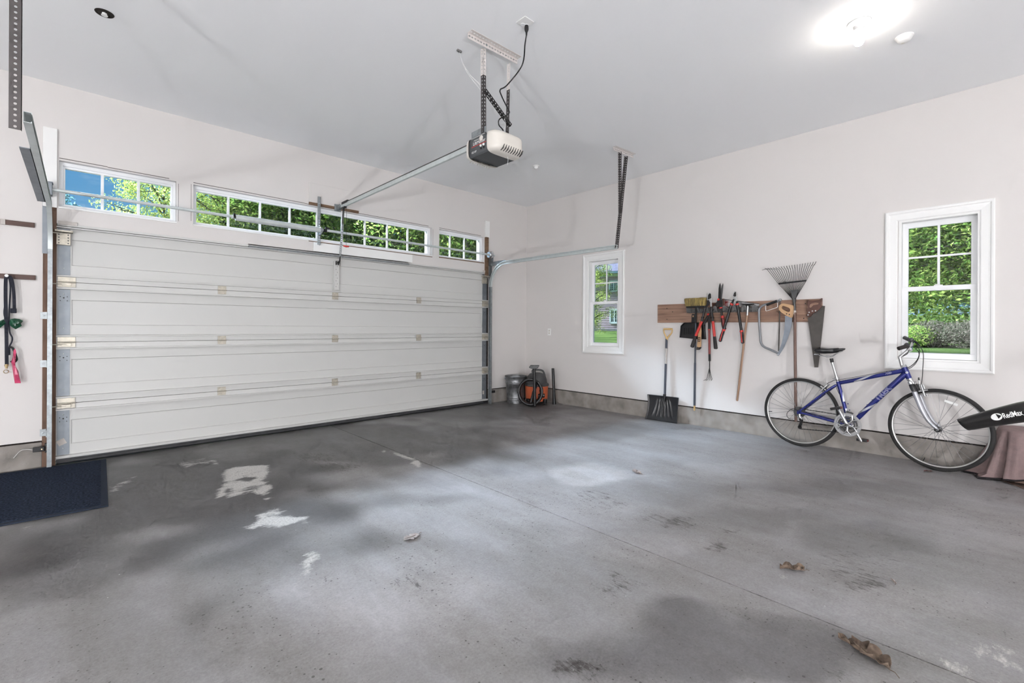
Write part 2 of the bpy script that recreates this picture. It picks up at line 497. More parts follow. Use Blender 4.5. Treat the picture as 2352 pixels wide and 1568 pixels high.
def slab():
    h = 0.02
    xs = sorted(set([XL - 0.1, 0.16, JX - 0.0042, JX - 0.0039, JX - 0.0018, JX + 0.0018, JX + 0.0039, JX + 0.0042] + [round(-7.0 + h * i, 4) for i in range(int(7.0 / h) + 1) if abs(-7.0 + h * i - JX) > 0.006]))
    ys = sorted(set([YB - 0.1, 0.2] + [round(-6.5 + h * i, 4) for i in range(int(6.5 / h) + 1)]))
    X, Y = np.meshgrid(np.array(xs), np.array(ys), indexing='ij')
    Z = np.where(np.abs(X - JX) < 0.0025, -0.012, 0.0)
    co = np.stack([X, Y, Z], -1).reshape(-1, 3)
    nx, ny = len(xs), len(ys)
    I, J = np.meshgrid(np.arange(nx - 1), np.arange(ny - 1), indexing='ij')
    q = (I * ny + J).reshape(-1)
    faces = np.stack([q, q + ny, q + ny + 1, q + 1], -1)
    me = bpy.data.meshes.new('floor')
    me.from_pydata(co.tolist(), [], faces.tolist())
    x, y = co[:, 0], co[:, 1]
    wx = np.zeros(len(x)); wy = np.zeros(len(x)); fx = np.zeros(len(x)); fy = np.zeros(len(x))
    for i in range(len(x)):                              # ragged warp of every outline
        p = V((x[i], y[i], 0.3))
        n_ = noise.noise_vector(p * 3.0); m_ = noise.noise_vector(p * 11.0)
        wx[i], wy[i] = n_.x, n_.y; fx[i], fy[i] = m_.x, m_.y

    def ell(u, v, ru, rv, tilt=0.0, warp=0.25):
        c = fl(u, v); e1 = (fl(u + ru, v + tilt * rv) - fl(u - ru, v - tilt * rv)) / 2; e2 = (fl(u, v + rv) - fl(u, v - rv)) / 2
        det = e1.x * e2.y - e1.y * e2.x; sz = math.sqrt(abs(det))
        px = x + wx * warp * sz + fx * 0.25 * warp * min(sz, 0.3) - c.x; py = y + wy * warp * sz + fy * 0.25 * warp * min(sz, 0.3) - c.y
        a_ = (px * e2.y - py * e2.x) / det; b_ = (-px * e1.y + py * e1.x) / det
        return a_ * a_ + b_ * b_

    wear_light = np.ones(len(x))
    for (u, v, ru, rv, k) in WEAR_LIGHT_TONES:  # lighter and darker zones put window light and sheen into the slab colour
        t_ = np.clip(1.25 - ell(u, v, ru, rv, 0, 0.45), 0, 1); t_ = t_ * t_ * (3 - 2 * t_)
        wear_light *= 1 + (k - 1) * t_
    oil = np.zeros(len(x))
    for (u, v, ru, rv, k) in OIL:
        t_ = np.clip((1.25 - ell(u, v, ru * 1.2, rv * 1.2, 0, 0.6)) / 1.5, 0, 1)
        oil = np.maximum(oil, k * t_)
    gro = np.abs(x - JX) < 0.0022
    oil[gro] = 1.6
    chalk = np.zeros(len(x))
    px, py = x + fx * 0.010 + wx * 0.012, y + fy * 0.010 + wy * 0.012
    for k, poly in CHALK:
        P = [fl(u, v) for u, v in poly]
        x0, x1 = min(p.x for p in P) - 0.15, max(p.x for p in P) + 0.15; y0, y1 = min(p.y for p in P) - 0.15, max(p.y for p in P) + 0.15
        sel = np.where((x > x0) & (x < x1) & (y > y0) & (y < y1))[0]
        ax, ay = px[sel], py[sel]
        ins = np.zeros(len(sel), bool); dist = np.full(len(sel), 9.0)
        for p, r in zip(P, P[1:] + P[:1]):
            dx, dy = r.x - p.x, r.y - p.y
            t_ = np.clip(((ax - p.x) * dx + (ay - p.y) * dy) / (dx * dx + dy * dy + 1e-12), 0, 1)
            dist = np.minimum(dist, np.hypot(ax - p.x - t_ * dx, ay - p.y - t_ * dy))
            cr_ = ((p.y > ay) != (r.y > ay)) & (ax < dx * (ay - p.y) / (dy if abs(dy) > 1e-9 else 1e-9) + p.x)
            ins ^= cr_
        sd_ = np.where(ins, dist, -dist)
        val = k * np.clip(sd_ / 0.07 + 0.55, 0, 1)
        chalk[sel] = np.maximum(chalk[sel], val) if k > 0 else np.maximum(0, chalk[sel] + val * (val < -0.05))
    for nm, arr in (('wear_light', wear_light), ('oil', oil), ('chalk', chalk)):
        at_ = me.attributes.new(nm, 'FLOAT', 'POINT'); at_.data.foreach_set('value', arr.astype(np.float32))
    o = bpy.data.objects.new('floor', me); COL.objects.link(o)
    return o


# (u, v) survey points of each mark
WEAR_LIGHT_TONES = [(330, 1120, 560, 120, 0.32), (820, 1010, 450, 52, 0.5), (1130, 945, 200, 26, 0.62), (60, 1300, 240, 100, 0.55), (1650, 1490, 420, 90, 0.56), (1560, 1130, 220, 24, 0.86), (1930, 1120, 260, 22, 0.78),
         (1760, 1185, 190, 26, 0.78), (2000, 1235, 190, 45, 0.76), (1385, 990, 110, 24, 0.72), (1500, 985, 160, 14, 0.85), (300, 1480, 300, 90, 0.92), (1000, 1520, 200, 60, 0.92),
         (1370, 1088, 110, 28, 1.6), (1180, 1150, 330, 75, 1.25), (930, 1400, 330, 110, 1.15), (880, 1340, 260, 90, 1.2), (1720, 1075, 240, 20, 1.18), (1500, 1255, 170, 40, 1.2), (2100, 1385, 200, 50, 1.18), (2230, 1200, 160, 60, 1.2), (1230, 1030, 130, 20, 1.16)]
OIL = [(735, 1052, 62, 10, 0.62), (770, 1075, 48, 12, 0.62), (345, 1120, 92, 16, 0.6), (430, 1098, 46, 12, 0.45), (1560, 1200, 40, 13, 0.8), (1500, 1190, 34, 7, 0.5), (1652, 1254, 26, 14, 0.85), (1672, 1218, 24, 5, 0.55),
       (1320, 1528, 50, 18, 0.95), (1372, 1535, 22, 12, 0.75), (1355, 1560, 22, 8, 0.6), (1415, 1328, 24, 12, 0.62), (1425, 1352, 60, 16, 0.5), (2000, 1340, 52, 22, 0.8), (1945, 1292, 90, 30, 0.35), (1930, 1545, 24, 12, 0.5),
       (1372, 1140, 56, 9, 0.42), (1410, 1155, 36, 8, 0.4), (925, 1330, 24, 9, 0.45), (960, 1345, 18, 7, 0.4), (1180, 1470, 26, 8, 0.4), (1580, 985, 34, 4, 0.5), (1690, 988, 30, 3, 0.6)]
CHALK = [(1.0, [(520, 1077), (536, 1073), (570, 1069), (615, 1068), (620, 1087), (604, 1103), (624, 1119), (608, 1137), (590, 1137), (572, 1130), (529, 1141), (519, 1137), (502, 1142), (502, 1123), (517, 1109), (511, 1096)]),
         (-0.9, [(545, 1102), (565, 1095), (586, 1097), (575, 1104)]), (-1.0, [(519, 1121), (528, 1121), (528, 1133), (520, 1131)]), (-0.5, [(540, 1127), (575, 1116), (602, 1112), (590, 1124), (560, 1130)]),
         (0.62, [(395, 1066), (440, 1056), (488, 1046), (470, 1055), (500, 1053), (502, 1068), (480, 1066), (455, 1066), (425, 1074), (410, 1070)]),
         (1.0, [(563, 1210), (586, 1201), (594, 1189), (586, 1184), (608, 1175), (642, 1166), (647, 1173), (651, 1184), (670, 1187), (704, 1187), (702, 1192), (679, 1198), (661, 1207), (635, 1212), (604, 1208), (581, 1214)]),
         (0.8, [(690, 1196), (698, 1194), (704, 1199), (696, 1202)]), (-0.45, [(612, 1180), (640, 1172), (650, 1184), (625, 1186)]),
         (0.92, [(687, 1276), (705, 1268), (724, 1267), (730, 1276), (719, 1289), (717, 1302), (707, 1314), (698, 1327), (687, 1343), (682, 1340), (695, 1325), (700, 1314), (689, 1310), (693, 1302), (691, 1289), (696, 1282)]),
         (0.55, [(250, 1126), (262, 1112), (290, 1102), (312, 1094), (300, 1106), (275, 1118), (254, 1134)]), (0.6, [(250, 1160), (256, 1150), (265, 1164), (263, 1173), (253, 1168)]),
         (1.0, [(876, 1037), (882, 1033), (887, 1037), (881, 1040)]), (0.9, [(896, 1036), (912, 1040), (935, 1047), (956, 1054), (953, 1057), (930, 1052), (908, 1043)]), (1.0, [(945, 1062), (951, 1057), (962, 1057), (967, 1066), (961, 1072), (949, 1067)]),
         (0.5, [(2085, 1488), (2140, 1500), (2230, 1535), (2300, 1568), (2200, 1568), (2150, 1522)]), (0.46, [(2170, 1468), (2290, 1478), (2352, 1500), (2352, 1540), (2260, 1510)]), (0.9, [(2208, 1560), (2222, 1557), (2226, 1562), (2212, 1565)]),
         (0.42, [(238, 1302), (263, 1286), (258, 1297), (234, 1314)]), (0.4, [(12, 1226), (60, 1205), (84, 1211), (30, 1223)]), (1.0, [(610, 1145), (626, 1141), (621, 1147), (608, 1150)]), (0.7, [(1786, 1320), (1794, 1319), (1794, 1324), (1787, 1323)])]


def floor_material():
    m, t, b = newmat('garage_concrete')
    P = t.node('ShaderNodeTexCoord').outputs['Object']
    def attr(nm): return t.node('ShaderNodeAttribute', attribute_name=nm).outputs['Fac']
    n2 = t.noise(P, 1.7, 5, 0.64); n4 = t.noise(P, 90, 3, 0.7); fine = t.noise(P, 24, 5, 0.75)
    mp = t.node('ShaderNodeMapping', inp={'Scale': (1.0, 0.30, 1)}); t.l.new(P, mp.inputs['Vector'])
    n5 = t.noise(mp.outputs['Vector'], 3.2, 5, 0.66)
    col = t.ramp(n2, [(0.28, lin((114, 111, 110))), (0.5, lin((142, 140, 142))), (0.72, lin((168, 167, 170)))])
    col = t.mix(0.6, col, t.ramp(n5, [(0.28, lin((96, 91, 87))), (0.45, lin((134, 131, 129))), (0.6, lin((152, 151, 153))), (0.74, lin((178, 178, 182)))]))
    col = t.mix(0.22, col, t.ramp(fine, [(0.3, lin((104, 101, 99))), (0.7, lin((172, 171, 171)))]))
    col = t.mix(0.13, col, t.ramp(n4, [(0.35, lin((84, 82, 80))), (0.65, lin((192, 191, 190)))]))
    vm = t.node('ShaderNodeVectorMath', operation='SCALE'); t.l.new(col, vm.inputs[0]); t.l.new(attr('wear_light'), vm.inputs['Scale'])
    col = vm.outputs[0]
    o = t.math('ADD', attr('oil'), t.math('MULTIPLY', t.math('SUBTRACT', t.noise(mp.outputs['Vector'], 34, 6, 0.85), 0.5), 4.2))
    o = t.math('MULTIPLY', t.math('MULTIPLY', t.math('SUBTRACT', o, 0.30, clamp=True), 1.8, clamp=True), 0.8)
    o = t.math('MULTIPLY', o, t.math('GREATER_THAN', attr('oil'), 0.01))
    col = t.mix(o, col, lin((62, 58, 55)))
    m2 = t.node('ShaderNodeMapping', inp={'Scale': (0.5, 1.25, 1)}); t.l.new(P, m2.inputs['Vector'])
    rag = t.noise(m2.outputs['Vector'], 15, 7, 0.78)
    k = t.math('ADD', attr('chalk'), t.math('MULTIPLY', t.math('SUBTRACT', rag, 0.5), 2.3))
    k = t.math('ADD', k, t.math('MULTIPLY', t.math('SUBTRACT', n5, 0.5), 0.9))
    k = t.math('MULTIPLY', t.math('SUBTRACT', k, 0.40), 2.4, clamp=True)
    k = t.math('MULTIPLY', k, t.math('MULTIPLY', t.math('GREATER_THAN', attr('chalk'), 0.02), 0.92))
    col = t.mix(k, col, t.mix(t.ramp(n4, [(0.35, (0, 0, 0)), (0.6, (1, 1, 1))]), lin((176, 173, 169)), lin((214, 212, 208))))
    # scattered grit: tiny dark crumbs and a few pale chips
    vo = t.node('ShaderNodeTexVoronoi', inp={'Scale': 15.0, 'Randomness': 1.0}); t.l.new(P, vo.inputs['Vector'])
    sepc = t.node('ShaderNodeSeparateColor'); t.l.new(vo.outputs['Color'], sepc.inputs[0])
    dk = t.math('LESS_THAN', vo.outputs['Distance'], t.math('MULTIPLY', t.math('POWER', sepc.outputs[0], 2.6), 0.066))
    col = t.mix(t.math('MULTIPLY', dk, 0.85), col, lin((48, 45, 44)))
    lt = t.math('LESS_THAN', vo.outputs['Distance'], t.math('MULTIPLY', t.math('POWER', sepc.outputs[2], 22.0), 0.045))
    col = t.mix(t.math('MULTIPLY', lt, 0.7), col, lin((214, 214, 214)))
    vo2 = t.node('ShaderNodeTexVoronoi', inp={'Scale': 55.0}); t.l.new(P, vo2.inputs['Vector'])
    sep2 = t.node('ShaderNodeSeparateColor'); t.l.new(vo2.outputs['Color'], sep2.inputs[0])
    zone = t.math('MULTIPLY', t.math('SUBTRACT', 0.62, n5, clamp=True), 4.5, clamp=True)
    dk2 = t.math('LESS_THAN', vo2.outputs['Distance'], t.math('MULTIPLY', t.math('MULTIPLY', t.math('POWER', sep2.outputs[1], 2.4), zone), 0.34))
    col = t.mix(t.math('MULTIPLY', dk2, 0.65), col, lin((66, 62, 60)))
    t.l.new(col, b.inputs['Base Color'])
    b.inputs['Specular IOR Level'].default_value = 0.3
    t.l.new(t.ramp(n2, [(0.3, (0.34,) * 3), (0.7, (0.52,) * 3)]), b.inputs['Roughness'])
    bn = t.node('ShaderNodeBump', inp={'Strength': 0.3, 'Distance': 0.004, 'Height': fine})
    t.l.new(bn.outputs[0], b.inputs['Normal'])
    return m


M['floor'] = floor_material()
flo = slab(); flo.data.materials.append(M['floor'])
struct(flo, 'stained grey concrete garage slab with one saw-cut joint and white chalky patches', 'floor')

c = MB().box((XL - 0.1, YB - 0.1, HC), (0.16, 0.16, HC + 0.12))
struct(c.build('ceiling', M['ceil'], smooth=False), 'smooth white painted garage ceiling lit by a bare bulb', 'ceiling')


def holed(mb, axis, a0, a1, z0, z1, d0, d1, holes):
    xs = sorted({a0, a1} | {h[0] for h in holes} | {h[1] for h in holes})
    zs = sorted({z0, z1} | {max(z0, h[2]) for h in holes} | {h[3] for h in holes})
    for i in range(len(xs) - 1):
        for k in range(len(zs) - 1):
            cx, cz = (xs[i] + xs[i + 1]) / 2, (zs[k] + zs[k + 1]) / 2
            if any(h[0] < cx < h[1] and h[2] < cz < h[3] for h in holes): continue
            if axis == 1: mb.box((xs[i], d0, zs[k]), (xs[i + 1], d1, zs[k + 1]))
            else: mb.box((d0, xs[i], zs[k]), (d1, xs[i + 1], zs[k + 1]))


ZB = 0.232                                     # underside of the drywall
w = MB(); holed(w, 1, XL, 0.16, ZB, HC, 0.0, 0.16, [(GX0 - 0.012, GX1 + 0.012, 0, 2.135)] + [(a, b_, TZ[0], TZ[1]) for a, b_ in TRANS])
struct(w.build('wall_front', M['wall'], smooth=False), 'white drywall holding the wide garage door and the row of transom windows', 'wall')
w = MB(); holed(w, 0, YB, 0.0, ZB, HC, 0.0, 0.16, [(a, b_, WZ[0], WZ[1]) for a, b_ in WINY])
struct(w.build('wall_right', M['wall'], smooth=False), 'white drywall with the garden tool board and two double-hung windows', 'wall')
w = MB().box((XL - 0.12, YB, 0), (XL, 0.16, HC))
struct(w.build('wall_left', M['wall'], smooth=False), 'plain white side wall beyond the dark door mat', 'wall')
w = MB().box((XL - 0.12, YB - 0.12, 0), (0.16, YB, HC))
struct(w.build('wall_back', M['wall'], smooth=False), 'plain white wall behind the camera', 'wall')


def curb(name, lo, hi, label):
    k = MB().box(lo, hi)
    o = struct(k.build(name, M['curb'], smooth=False, bevel=0.006), label, 'concrete curb')
    return o


KT = 0.2172
o = curb('baseboard_right', (0.003, YB, -0.02), (0.16, 0.16, KT), 'low grey concrete footing under the tool wall')
MB().box((0.022, YB, KT - 0.004), (0.15, 0.15, ZB + 0.006)).build('gap_light_block', M['darkgap'], o, smooth=False)  # dark backing added to shade the gap and keep daylight out
o = curb('baseboard_front', (GX1 + 0.02, 0.003, -0.02), (0.003, 0.16, KT), 'short grey concrete footing between door track and bucket corner')
MB().box((GX1 + 0.02, 0.022, KT - 0.004), (0.003, 0.15, ZB + 0.006)).build('gap_light_block', M['darkgap'], o, smooth=False)
o = curb('baseboard_left', (XL, 0.003, -0.02), (GX0 - 0.088, 0.16, KT), 'grey concrete footing behind the dark mat')
MB().box((XL, 0.022, KT - 0.004), (GX0 - 0.088, 0.15, ZB + 0.006)).build('gap_light_block', M['darkgap'], o, smooth=False)


# ---- transom windows
def frame_rect(mb, axis, a0, a1, z0, z1, wd, d0, d1, wb=None, wt=None):
    wb = wb or wd; wt = wt or wd
    parts = [(a0, a1, z1 - wt, z1), (a0, a1, z0, z0 + wb), (a0, a0 + wd, z0 + wb, z1 - wt), (a1 - wd, a1, z0 + wb, z1 - wt)]
    for p in parts:
        if axis == 1: mb.box((p[0], d0, p[2]), (p[1], d1, p[3]))
        else: mb.box((d0, p[0], p[2]), (d1, p[1], p[3]))


MULS = [[dw(235, 440, -0.09).x, dw(318, 440, -0.09).x], [-4.545, -4.23, -3.911, -3.591, -3.275, -2.965, -2.641, -2.321], [-1.583, -1.307]]
LB = ['short transom window with clouds and blue sky in its first pane', 'long eight-muntin transom window behind the opener rail', 'short transom window full of yellow-green maple near the corner']
for i, (a, b_) in enumerate(TRANS):
    t = thing('window_%d' % (i + 1), ((a + b_) / 2, 0.09, TZ[0]), LB[i], 'window', kind='structure')
    k = MB(); frame_rect(k, 1, a, b_, TZ[0], TZ[1], 0.024, 0.05, 0.16, 0.022, 0.03)
    k.build('frame', M['vinyl'], t, smooth=False, bevel=0.002)
    k = MB(); frame_rect(k, 1, a + 0.02, b_ - 0.02, TZ[0] + 0.018, TZ[1] - 0.026, 0.018, 0.075, 0.105, 0.02, 0.022)
    k.build('sash', M['vinyl'], t, smooth=False, bevel=0.002)
    for x in MULS[i]:
        MB().box((x - 0.011, 0.08, TZ[0] + 0.03), (x + 0.011, 0.1, TZ[1] - 0.04)).build('muntin', M['vinyl'], t, smooth=False, bevel=0.002)
    MB().box((a + 0.03, 0.088, TZ[0] + 0.03), (b_ - 0.03, 0.092, TZ[1] - 0.04)).build('pane', M['glass'], t, smooth=False)
    # sill lip under the opening and the drywall gap above it
    MB().box((a - 0.004, -0.008, TZ[0] - 0.014), (b_ + 0.004, 0.05, TZ[0])).build('sill', M['rawwood'] if i == 2 else M['trim'], t, smooth=False, bevel=0.002)
    k = MB()
    for x0, x1, dz in ((a + 0.0, a + (b_ - a) * 0.38, 0.016), (a + (b_ - a) * 0.38, b_ - 0.06, 0.012)):
        k.box((x0, -0.0012, TZ[1] + dz), (x1, 0.002, TZ[1] + dz + 0.006))
    if i < 2: k.box((b_ + 0.016, -0.0012, TZ[0] + 0.01), (b_ + 0.019, 0.002, TZ[1] - 0.02))
    if i == 1: k.box((a - 0.02, -0.0012, TZ[0] + 0.03), (a - 0.017, 0.002, TZ[1]))
    k.build('drywall_gap', M['crack'], t, smooth=False)
    if i == 1:
        MB().box((-3.72, -0.009, TZ[0] - 0.022), (b_ + 0.004, 0.04, TZ[0] - 0.014)).build('raw_sill_edge', M['rawwood'], t, smooth=False)


# ---- double-hung side windows
def casing(mb, y0, y1, z0, z1):
    """mitred moulded casing round an opening on the side wall (outer rectangle given)"""
    prof = [(0.0, 0.0), (0.0, 0.020), (0.010, 0.024), (0.022, 0.022), (0.030, 0.015), (0.040, 0.013), (0.084, 0.010), (0.092, 0.006), (0.092, 0.0)]
    n = len(prof)
    rings = []
    for cy, cz, sy, sz in ((y0, z0, 1, 1), (y1, z0, -1, 1), (y1, z1, -1, -1), (y0, z1, 1, -1)):
        rings.append([V((-d, cy + sy * a, cz + sz * a)) for a, d in prof])
    vs = [p for r in rings for p in r]
    fs = [(i * n + j, i * n + j + 1, ((i + 1) % 4) * n + j + 1, ((i + 1) % 4) * n + j) for i in range(4) for j in range(n - 1)]
    mb.add(vs, fs)


LB = ['double-hung window behind the bicycle handlebar with garden view', 'double-hung window near the corner showing a neighbouring house']
OUT = [(-5.690, -4.951), (-2.006, -1.262)]
for i, (a, b_) in enumerate(WINY):
    t = thing('window_%d' % (i + 4), (0.08, (a + b_) / 2, WZ[0]), LB[i], 'window', kind='structure')
    k = MB(); casing(k, OUT[i][0], OUT[i][1], 0.855, 2.368); k.build('casing', M['trim'], t, smooth=False)
    k = MB(); frame_rect(k, 0, a, b_, WZ[0], WZ[1], 0.022, 0.0, 0.15, 0.02, 0.022); k.build('frame', M['trim'], t, smooth=False, bevel=0.002)
    ya, yb = a + 0.022, b_ - 0.022
    zm = 1.62
    # upper sash (outer), lower sash (inner)
    k = MB(); frame_rect(k, 0, ya, yb, zm - 0.02, WZ[1] - 0.022, 0.042, 0.085, 0.115, 0.03, 0.05); o = k.build('upper_sash', M['vinyl'], t, smooth=False, bevel=0.003)
    ym = (ya + yb) / 2; zq = (zm + 0.015 + WZ[1] - 0.07) / 2
    MB().box((0.092, ym - 0.009, zm), (0.108, ym + 0.009, WZ[1] - 0.06)).build('muntin', M['vinyl'], o, smooth=False)
    MB().box((0.0935, ya + 0.03, zq - 0.0085), (0.1065, yb - 0.03, zq + 0.0085)).build('muntin', M['vinyl'], o, smooth=False)
    MB().box((0.099, ya + 0.03, zm), (0.102, yb - 0.03, WZ[1] - 0.06)).build('pane', M['glass'], o, smooth=False)
    k = MB(); frame_rect(k, 0, ya, yb, WZ[0] + 0.02, zm + 0.022, 0.045, 0.05, 0.083, 0.055, 0.042); o = k.build('lower_sash', M['vinyl'], t, smooth=False, bevel=0.003)
    MB().box((0.064, ya + 0.035, WZ[0] + 0.06), (0.067, yb - 0.035, zm)).build('pane', M['glass'], o, smooth=False)
    k = MB().box((0.052, ym - 0.03, zm + 0.02), (0.08, ym + 0.03, zm + 0.03)); k.box((0.056, ym - 0.012, zm + 0.03), (0.072, ym + 0.022, zm + 0.038))
    k.build('sash_lock', M['white'], o, bevel=0.002)

# ---- jamb boards, header pad
struct(MB().box((GX0 - 0.088, -0.004, 0.0), (GX0 - 0.004, 0.1, 2.27)).build('trim_1', M['jamb'], smooth=False), 'raw brown wooden jamb beside the dark mat side of the door', 'door jamb')
k = MB().box((-5.962, -0.022, 2.27), (-5.874, -0.0, 2.962))
struct(k.build('trim_2', M['trim'], smooth=False, bevel=0.002), 'white painted pad board above the brown jamb by the first transom', 'board')
k = MB().box((GX1 - 0.002, 0.01, 0.0), (GX1 + 0.012, 0.1, 2.2))  # jamb darkened to stand for the shaded gap beside the track
struct(k.build('trim_3', M['darkgap'], smooth=False), 'jamb strip painted dark as the shaded gap on the corner side of the door', 'door jamb')
k = MB().box((-0.958, -0.03, 2.08), (-0.898, 0.0, 2.70))
struct(k.build('trim_4', M['rawwood'], smooth=False), 'raw wooden bearing block beside the last transom', 'board')
k = MB().box((-0.958, -0.018, 2.70), (-0.866, 0.0, 2.965))
struct(k.build('trim_5', M['trim'], smooth=False, bevel=0.002), 'white painted pad board above the raw bearing block', 'board')
t = thing('trim_6', (-3.41, 0, 2.71), 'white header pad with a torn brown lower edge behind the opener rail', 'board', kind='structure')
MB().box((-3.722, -0.02, 2.738), (-3.1, 0.0, 2.972)).build('pad', M['wall'], t, smooth=False, bevel=0.002)
MB().box((-3.722, -0.021, 2.706), (-3.1, 0.0, 2.738)).build('torn_edge', M['rawwood'], t, smooth=False)
k = MB().box((-3.66, -0.016, 2.15), (-2.3, 0.0, 2.262)); k.box((-3.667, -0.016, 2.15), (-3.66, 0.0, 2.262))
struct(k.build('trim_7', M['trim'], smooth=False, bevel=0.002), 'white filler board under the long transom behind the red pull', 'board')

# ================================================================== GARAGE DOOR
DOOR = thing('door_1', ((GX0 + GX1) / 2, 0.02, 0.0), 'closed white four-section sectional garage door', 'garage door', kind='structure')
JO = [0.035, 0.54, 1.085, 1.620, 2.112]
SL, SR = dw(160, 900, -0.03).x, dw(1107, 850, -0.03).x
for s in range(4):
    z0, z1 = JO[s] + 0.002, JO[s + 1] - 0.002
    k = MB()
    lo = 0.03 if s == 0 else 0.052
    hi = 0.002 if s == 3 else 0.052
    a = 0.1
    P1 = [(z0, 0.004), (z0 + lo - 0.006, 0.004), (z0 + lo - 0.004, -0.012), (z0 + lo + 0.007, -0.012), (z0 + lo + 0.009, 0.03),
          (z0 + lo + a, 0.03), (z0 + lo + a + 0.006, 0.042), (z1 - hi - a - 0.006, 0.042), (z1 - hi - a, 0.03),
          (z1 - hi - 0.009, 0.03), (z1 - hi - 0.007, -0.012), (z1 - hi + 0.004, -0.012), (z1 - hi + 0.006 if s < 3 else z1 - hi + 0.005, 0.004), (z1, 0.004), (z1, 0.055), (z0, 0.055)]
    P2 = [(z, 0.03 if y > 0.035 and y < 0.05 else y) for z, y in P1]
    n = len(P1)
    for (x0, x1, Pr) in ((GX0 - 0.004, SL + 0.01, P2), (SL + 0.01, SR - 0.006, P1), (SR - 0.006, GX1 + 0.006, P2)):
        vs = [V((x0, y, z)) for z, y in Pr] + [V((x1, y, z)) for z, y in Pr]
        fs = [(i, (i + 1) % n, n + (i + 1) % n, n + i) for i in range(n)] + [tuple(range(n - 1, -1, -1)), tuple(range(n, 2 * n))]
        k.add(vs, fs)
    sec = k.build('door_section', M['door'], DOOR, smooth=False)
    for x0, x1 in ((GX0 + 0.002, SL), (SR, GX1 - 0.004)):
        q = MB().box((x0, 0.0265, z0 + lo + 0.011), (x1, 0.0305, z1 - hi - 0.011))
        q.build('end_stile', M['galvdull'], sec, smooth=False)
        xm = (x0 + x1) / 2
        q = MB()
        for zz in (z0 + lo + 0.07, z1 - hi - 0.05):
            q.lathe([(0.0, -0.003), (0.004, -0.002), (0.005, 0)], (xm, 0.0262, zz), V((0, 1, 0)), 8)
        q.build('rivet', M['steel'], sec)
        q = MB()
        for dx, dz in ((-0.028, 0.075), (0, 0.085), (0.028, 0.075), (-0.028, 0.11), (0.028, 0.11)):
            q.lathe([(0.0, -0.0004), (0.004 if dx else 0.006, -0.0004), (0.004 if dx else 0.006, 0)], (xm + dx * 0.8, 0.0264, z1 - hi - dz), V((0, 1, 0)), 8)
        q.build('punched_holes', M['blackmatte'], sec)

MB().box((GX0 - 0.004, 0.0555, 0.02), (GX1 + 0.006, 0.06, 2.13)).build('light_block_sheet', M['door'], DOOR, smooth=False)  # sheet added behind the sections to stop light leaking through the joints
# hinges along the joints
def hinge(x, z, wd=0.075):
    k = MB()
    k.box((x - wd / 2, -0.004, z + 0.006), (x + wd / 2, 0.004, z + 0.045))
    k.box((x - wd / 2, -0.004, z - 0.042), (x + wd / 2, 0.004, z - 0.006))
    k.tube([(x - wd / 2 - 0.006, -0.009, z), (x + wd / 2 + 0.006, -0.009, z)], 0.006, 8)
    for sx in (-1, 1):
        for zz in (0.034, -0.030):
            k.lathe([(0.006, 0), (0.006, -0.004), (0.0, -0.005)], (x + sx * wd * 0.32, -0.004, z + zz), V((0, 1, 0)), 8)
    h = k.build('hinge', M['hinge'], DOOR, bevel=0.001)
    MB().box((x - wd / 2 - 0.004, -0.0042, z - 0.005), (x + wd / 2 + 0.004, 0.003, z + 0.001)).build('hinge_slot', M['blackmatte'], h, smooth=False)


for j in JO[1:4]:
    for px in (510, 770, 962): hinge(dw(px, 700).x, j)
    for x, sgn in ((GX0 + 0.062, -1), (GX1 - 0.062, 1)):
        k = MB()
        k.box((x - 0.058, -0.004, j + 0.006), (x + 0.058, 0.004, j + 0.045)); k.box((x - 0.058, -0.006, j - 0.043), (x + 0.058, 0.004, j - 0.004))
        k.tube([(x - 0.06, -0.012, j), (x + 0.06, -0.012, j)], 0.007, 8)
        k.tube([(x, -0.03, j - 0.02), (x + sgn * 0.105, -0.03, j - 0.02)], 0.0055, 8)
        k.box((x - 0.03, -0.034, j - 0.034), (x + 0.03, -0.002, j - 0.008))
        k.lathe([(0.004, -0.006), (0.019, -0.006), (0.021, 0), (0.019, 0.006), (0.004, 0.006)], (x + sgn * 0.098, -0.03, j - 0.02), V((1, 0, 0)), 14)
        k.build('roller_hinge', M['hinge'], DOOR, bevel=0.001)
# top roller brackets
for x, sgn in ((dw(146, 545).x, -1), (dw(1114, 645).x, 1)):
    k = MB().box((x - 0.045, -0.006, 1.95), (x + 0.045, 0.028, 2.055))
    k.box((x - 0.055, -0.05, 2.06), (x + 0.06, 0.028, 2.075))
    k.tube([(x, -0.045, 2.045), (x + sgn * 0.09, -0.045, 2.045)], 0.0055, 8)
    o = k.build('top_bracket', M['hinge'], DOOR, bevel=0.001)
    q = MB()
    for dx in (-0.03, 0.03):
        for z in (1.965, 1.99, 2.015, 2.04): q.lathe([(0, -0.001), (0.006, -0.001), (0.006, 0.0)], (x + dx, -0.0062, z), V((0, 1, 0)), 8)
    q.build('slot', M['zincdark'], o)
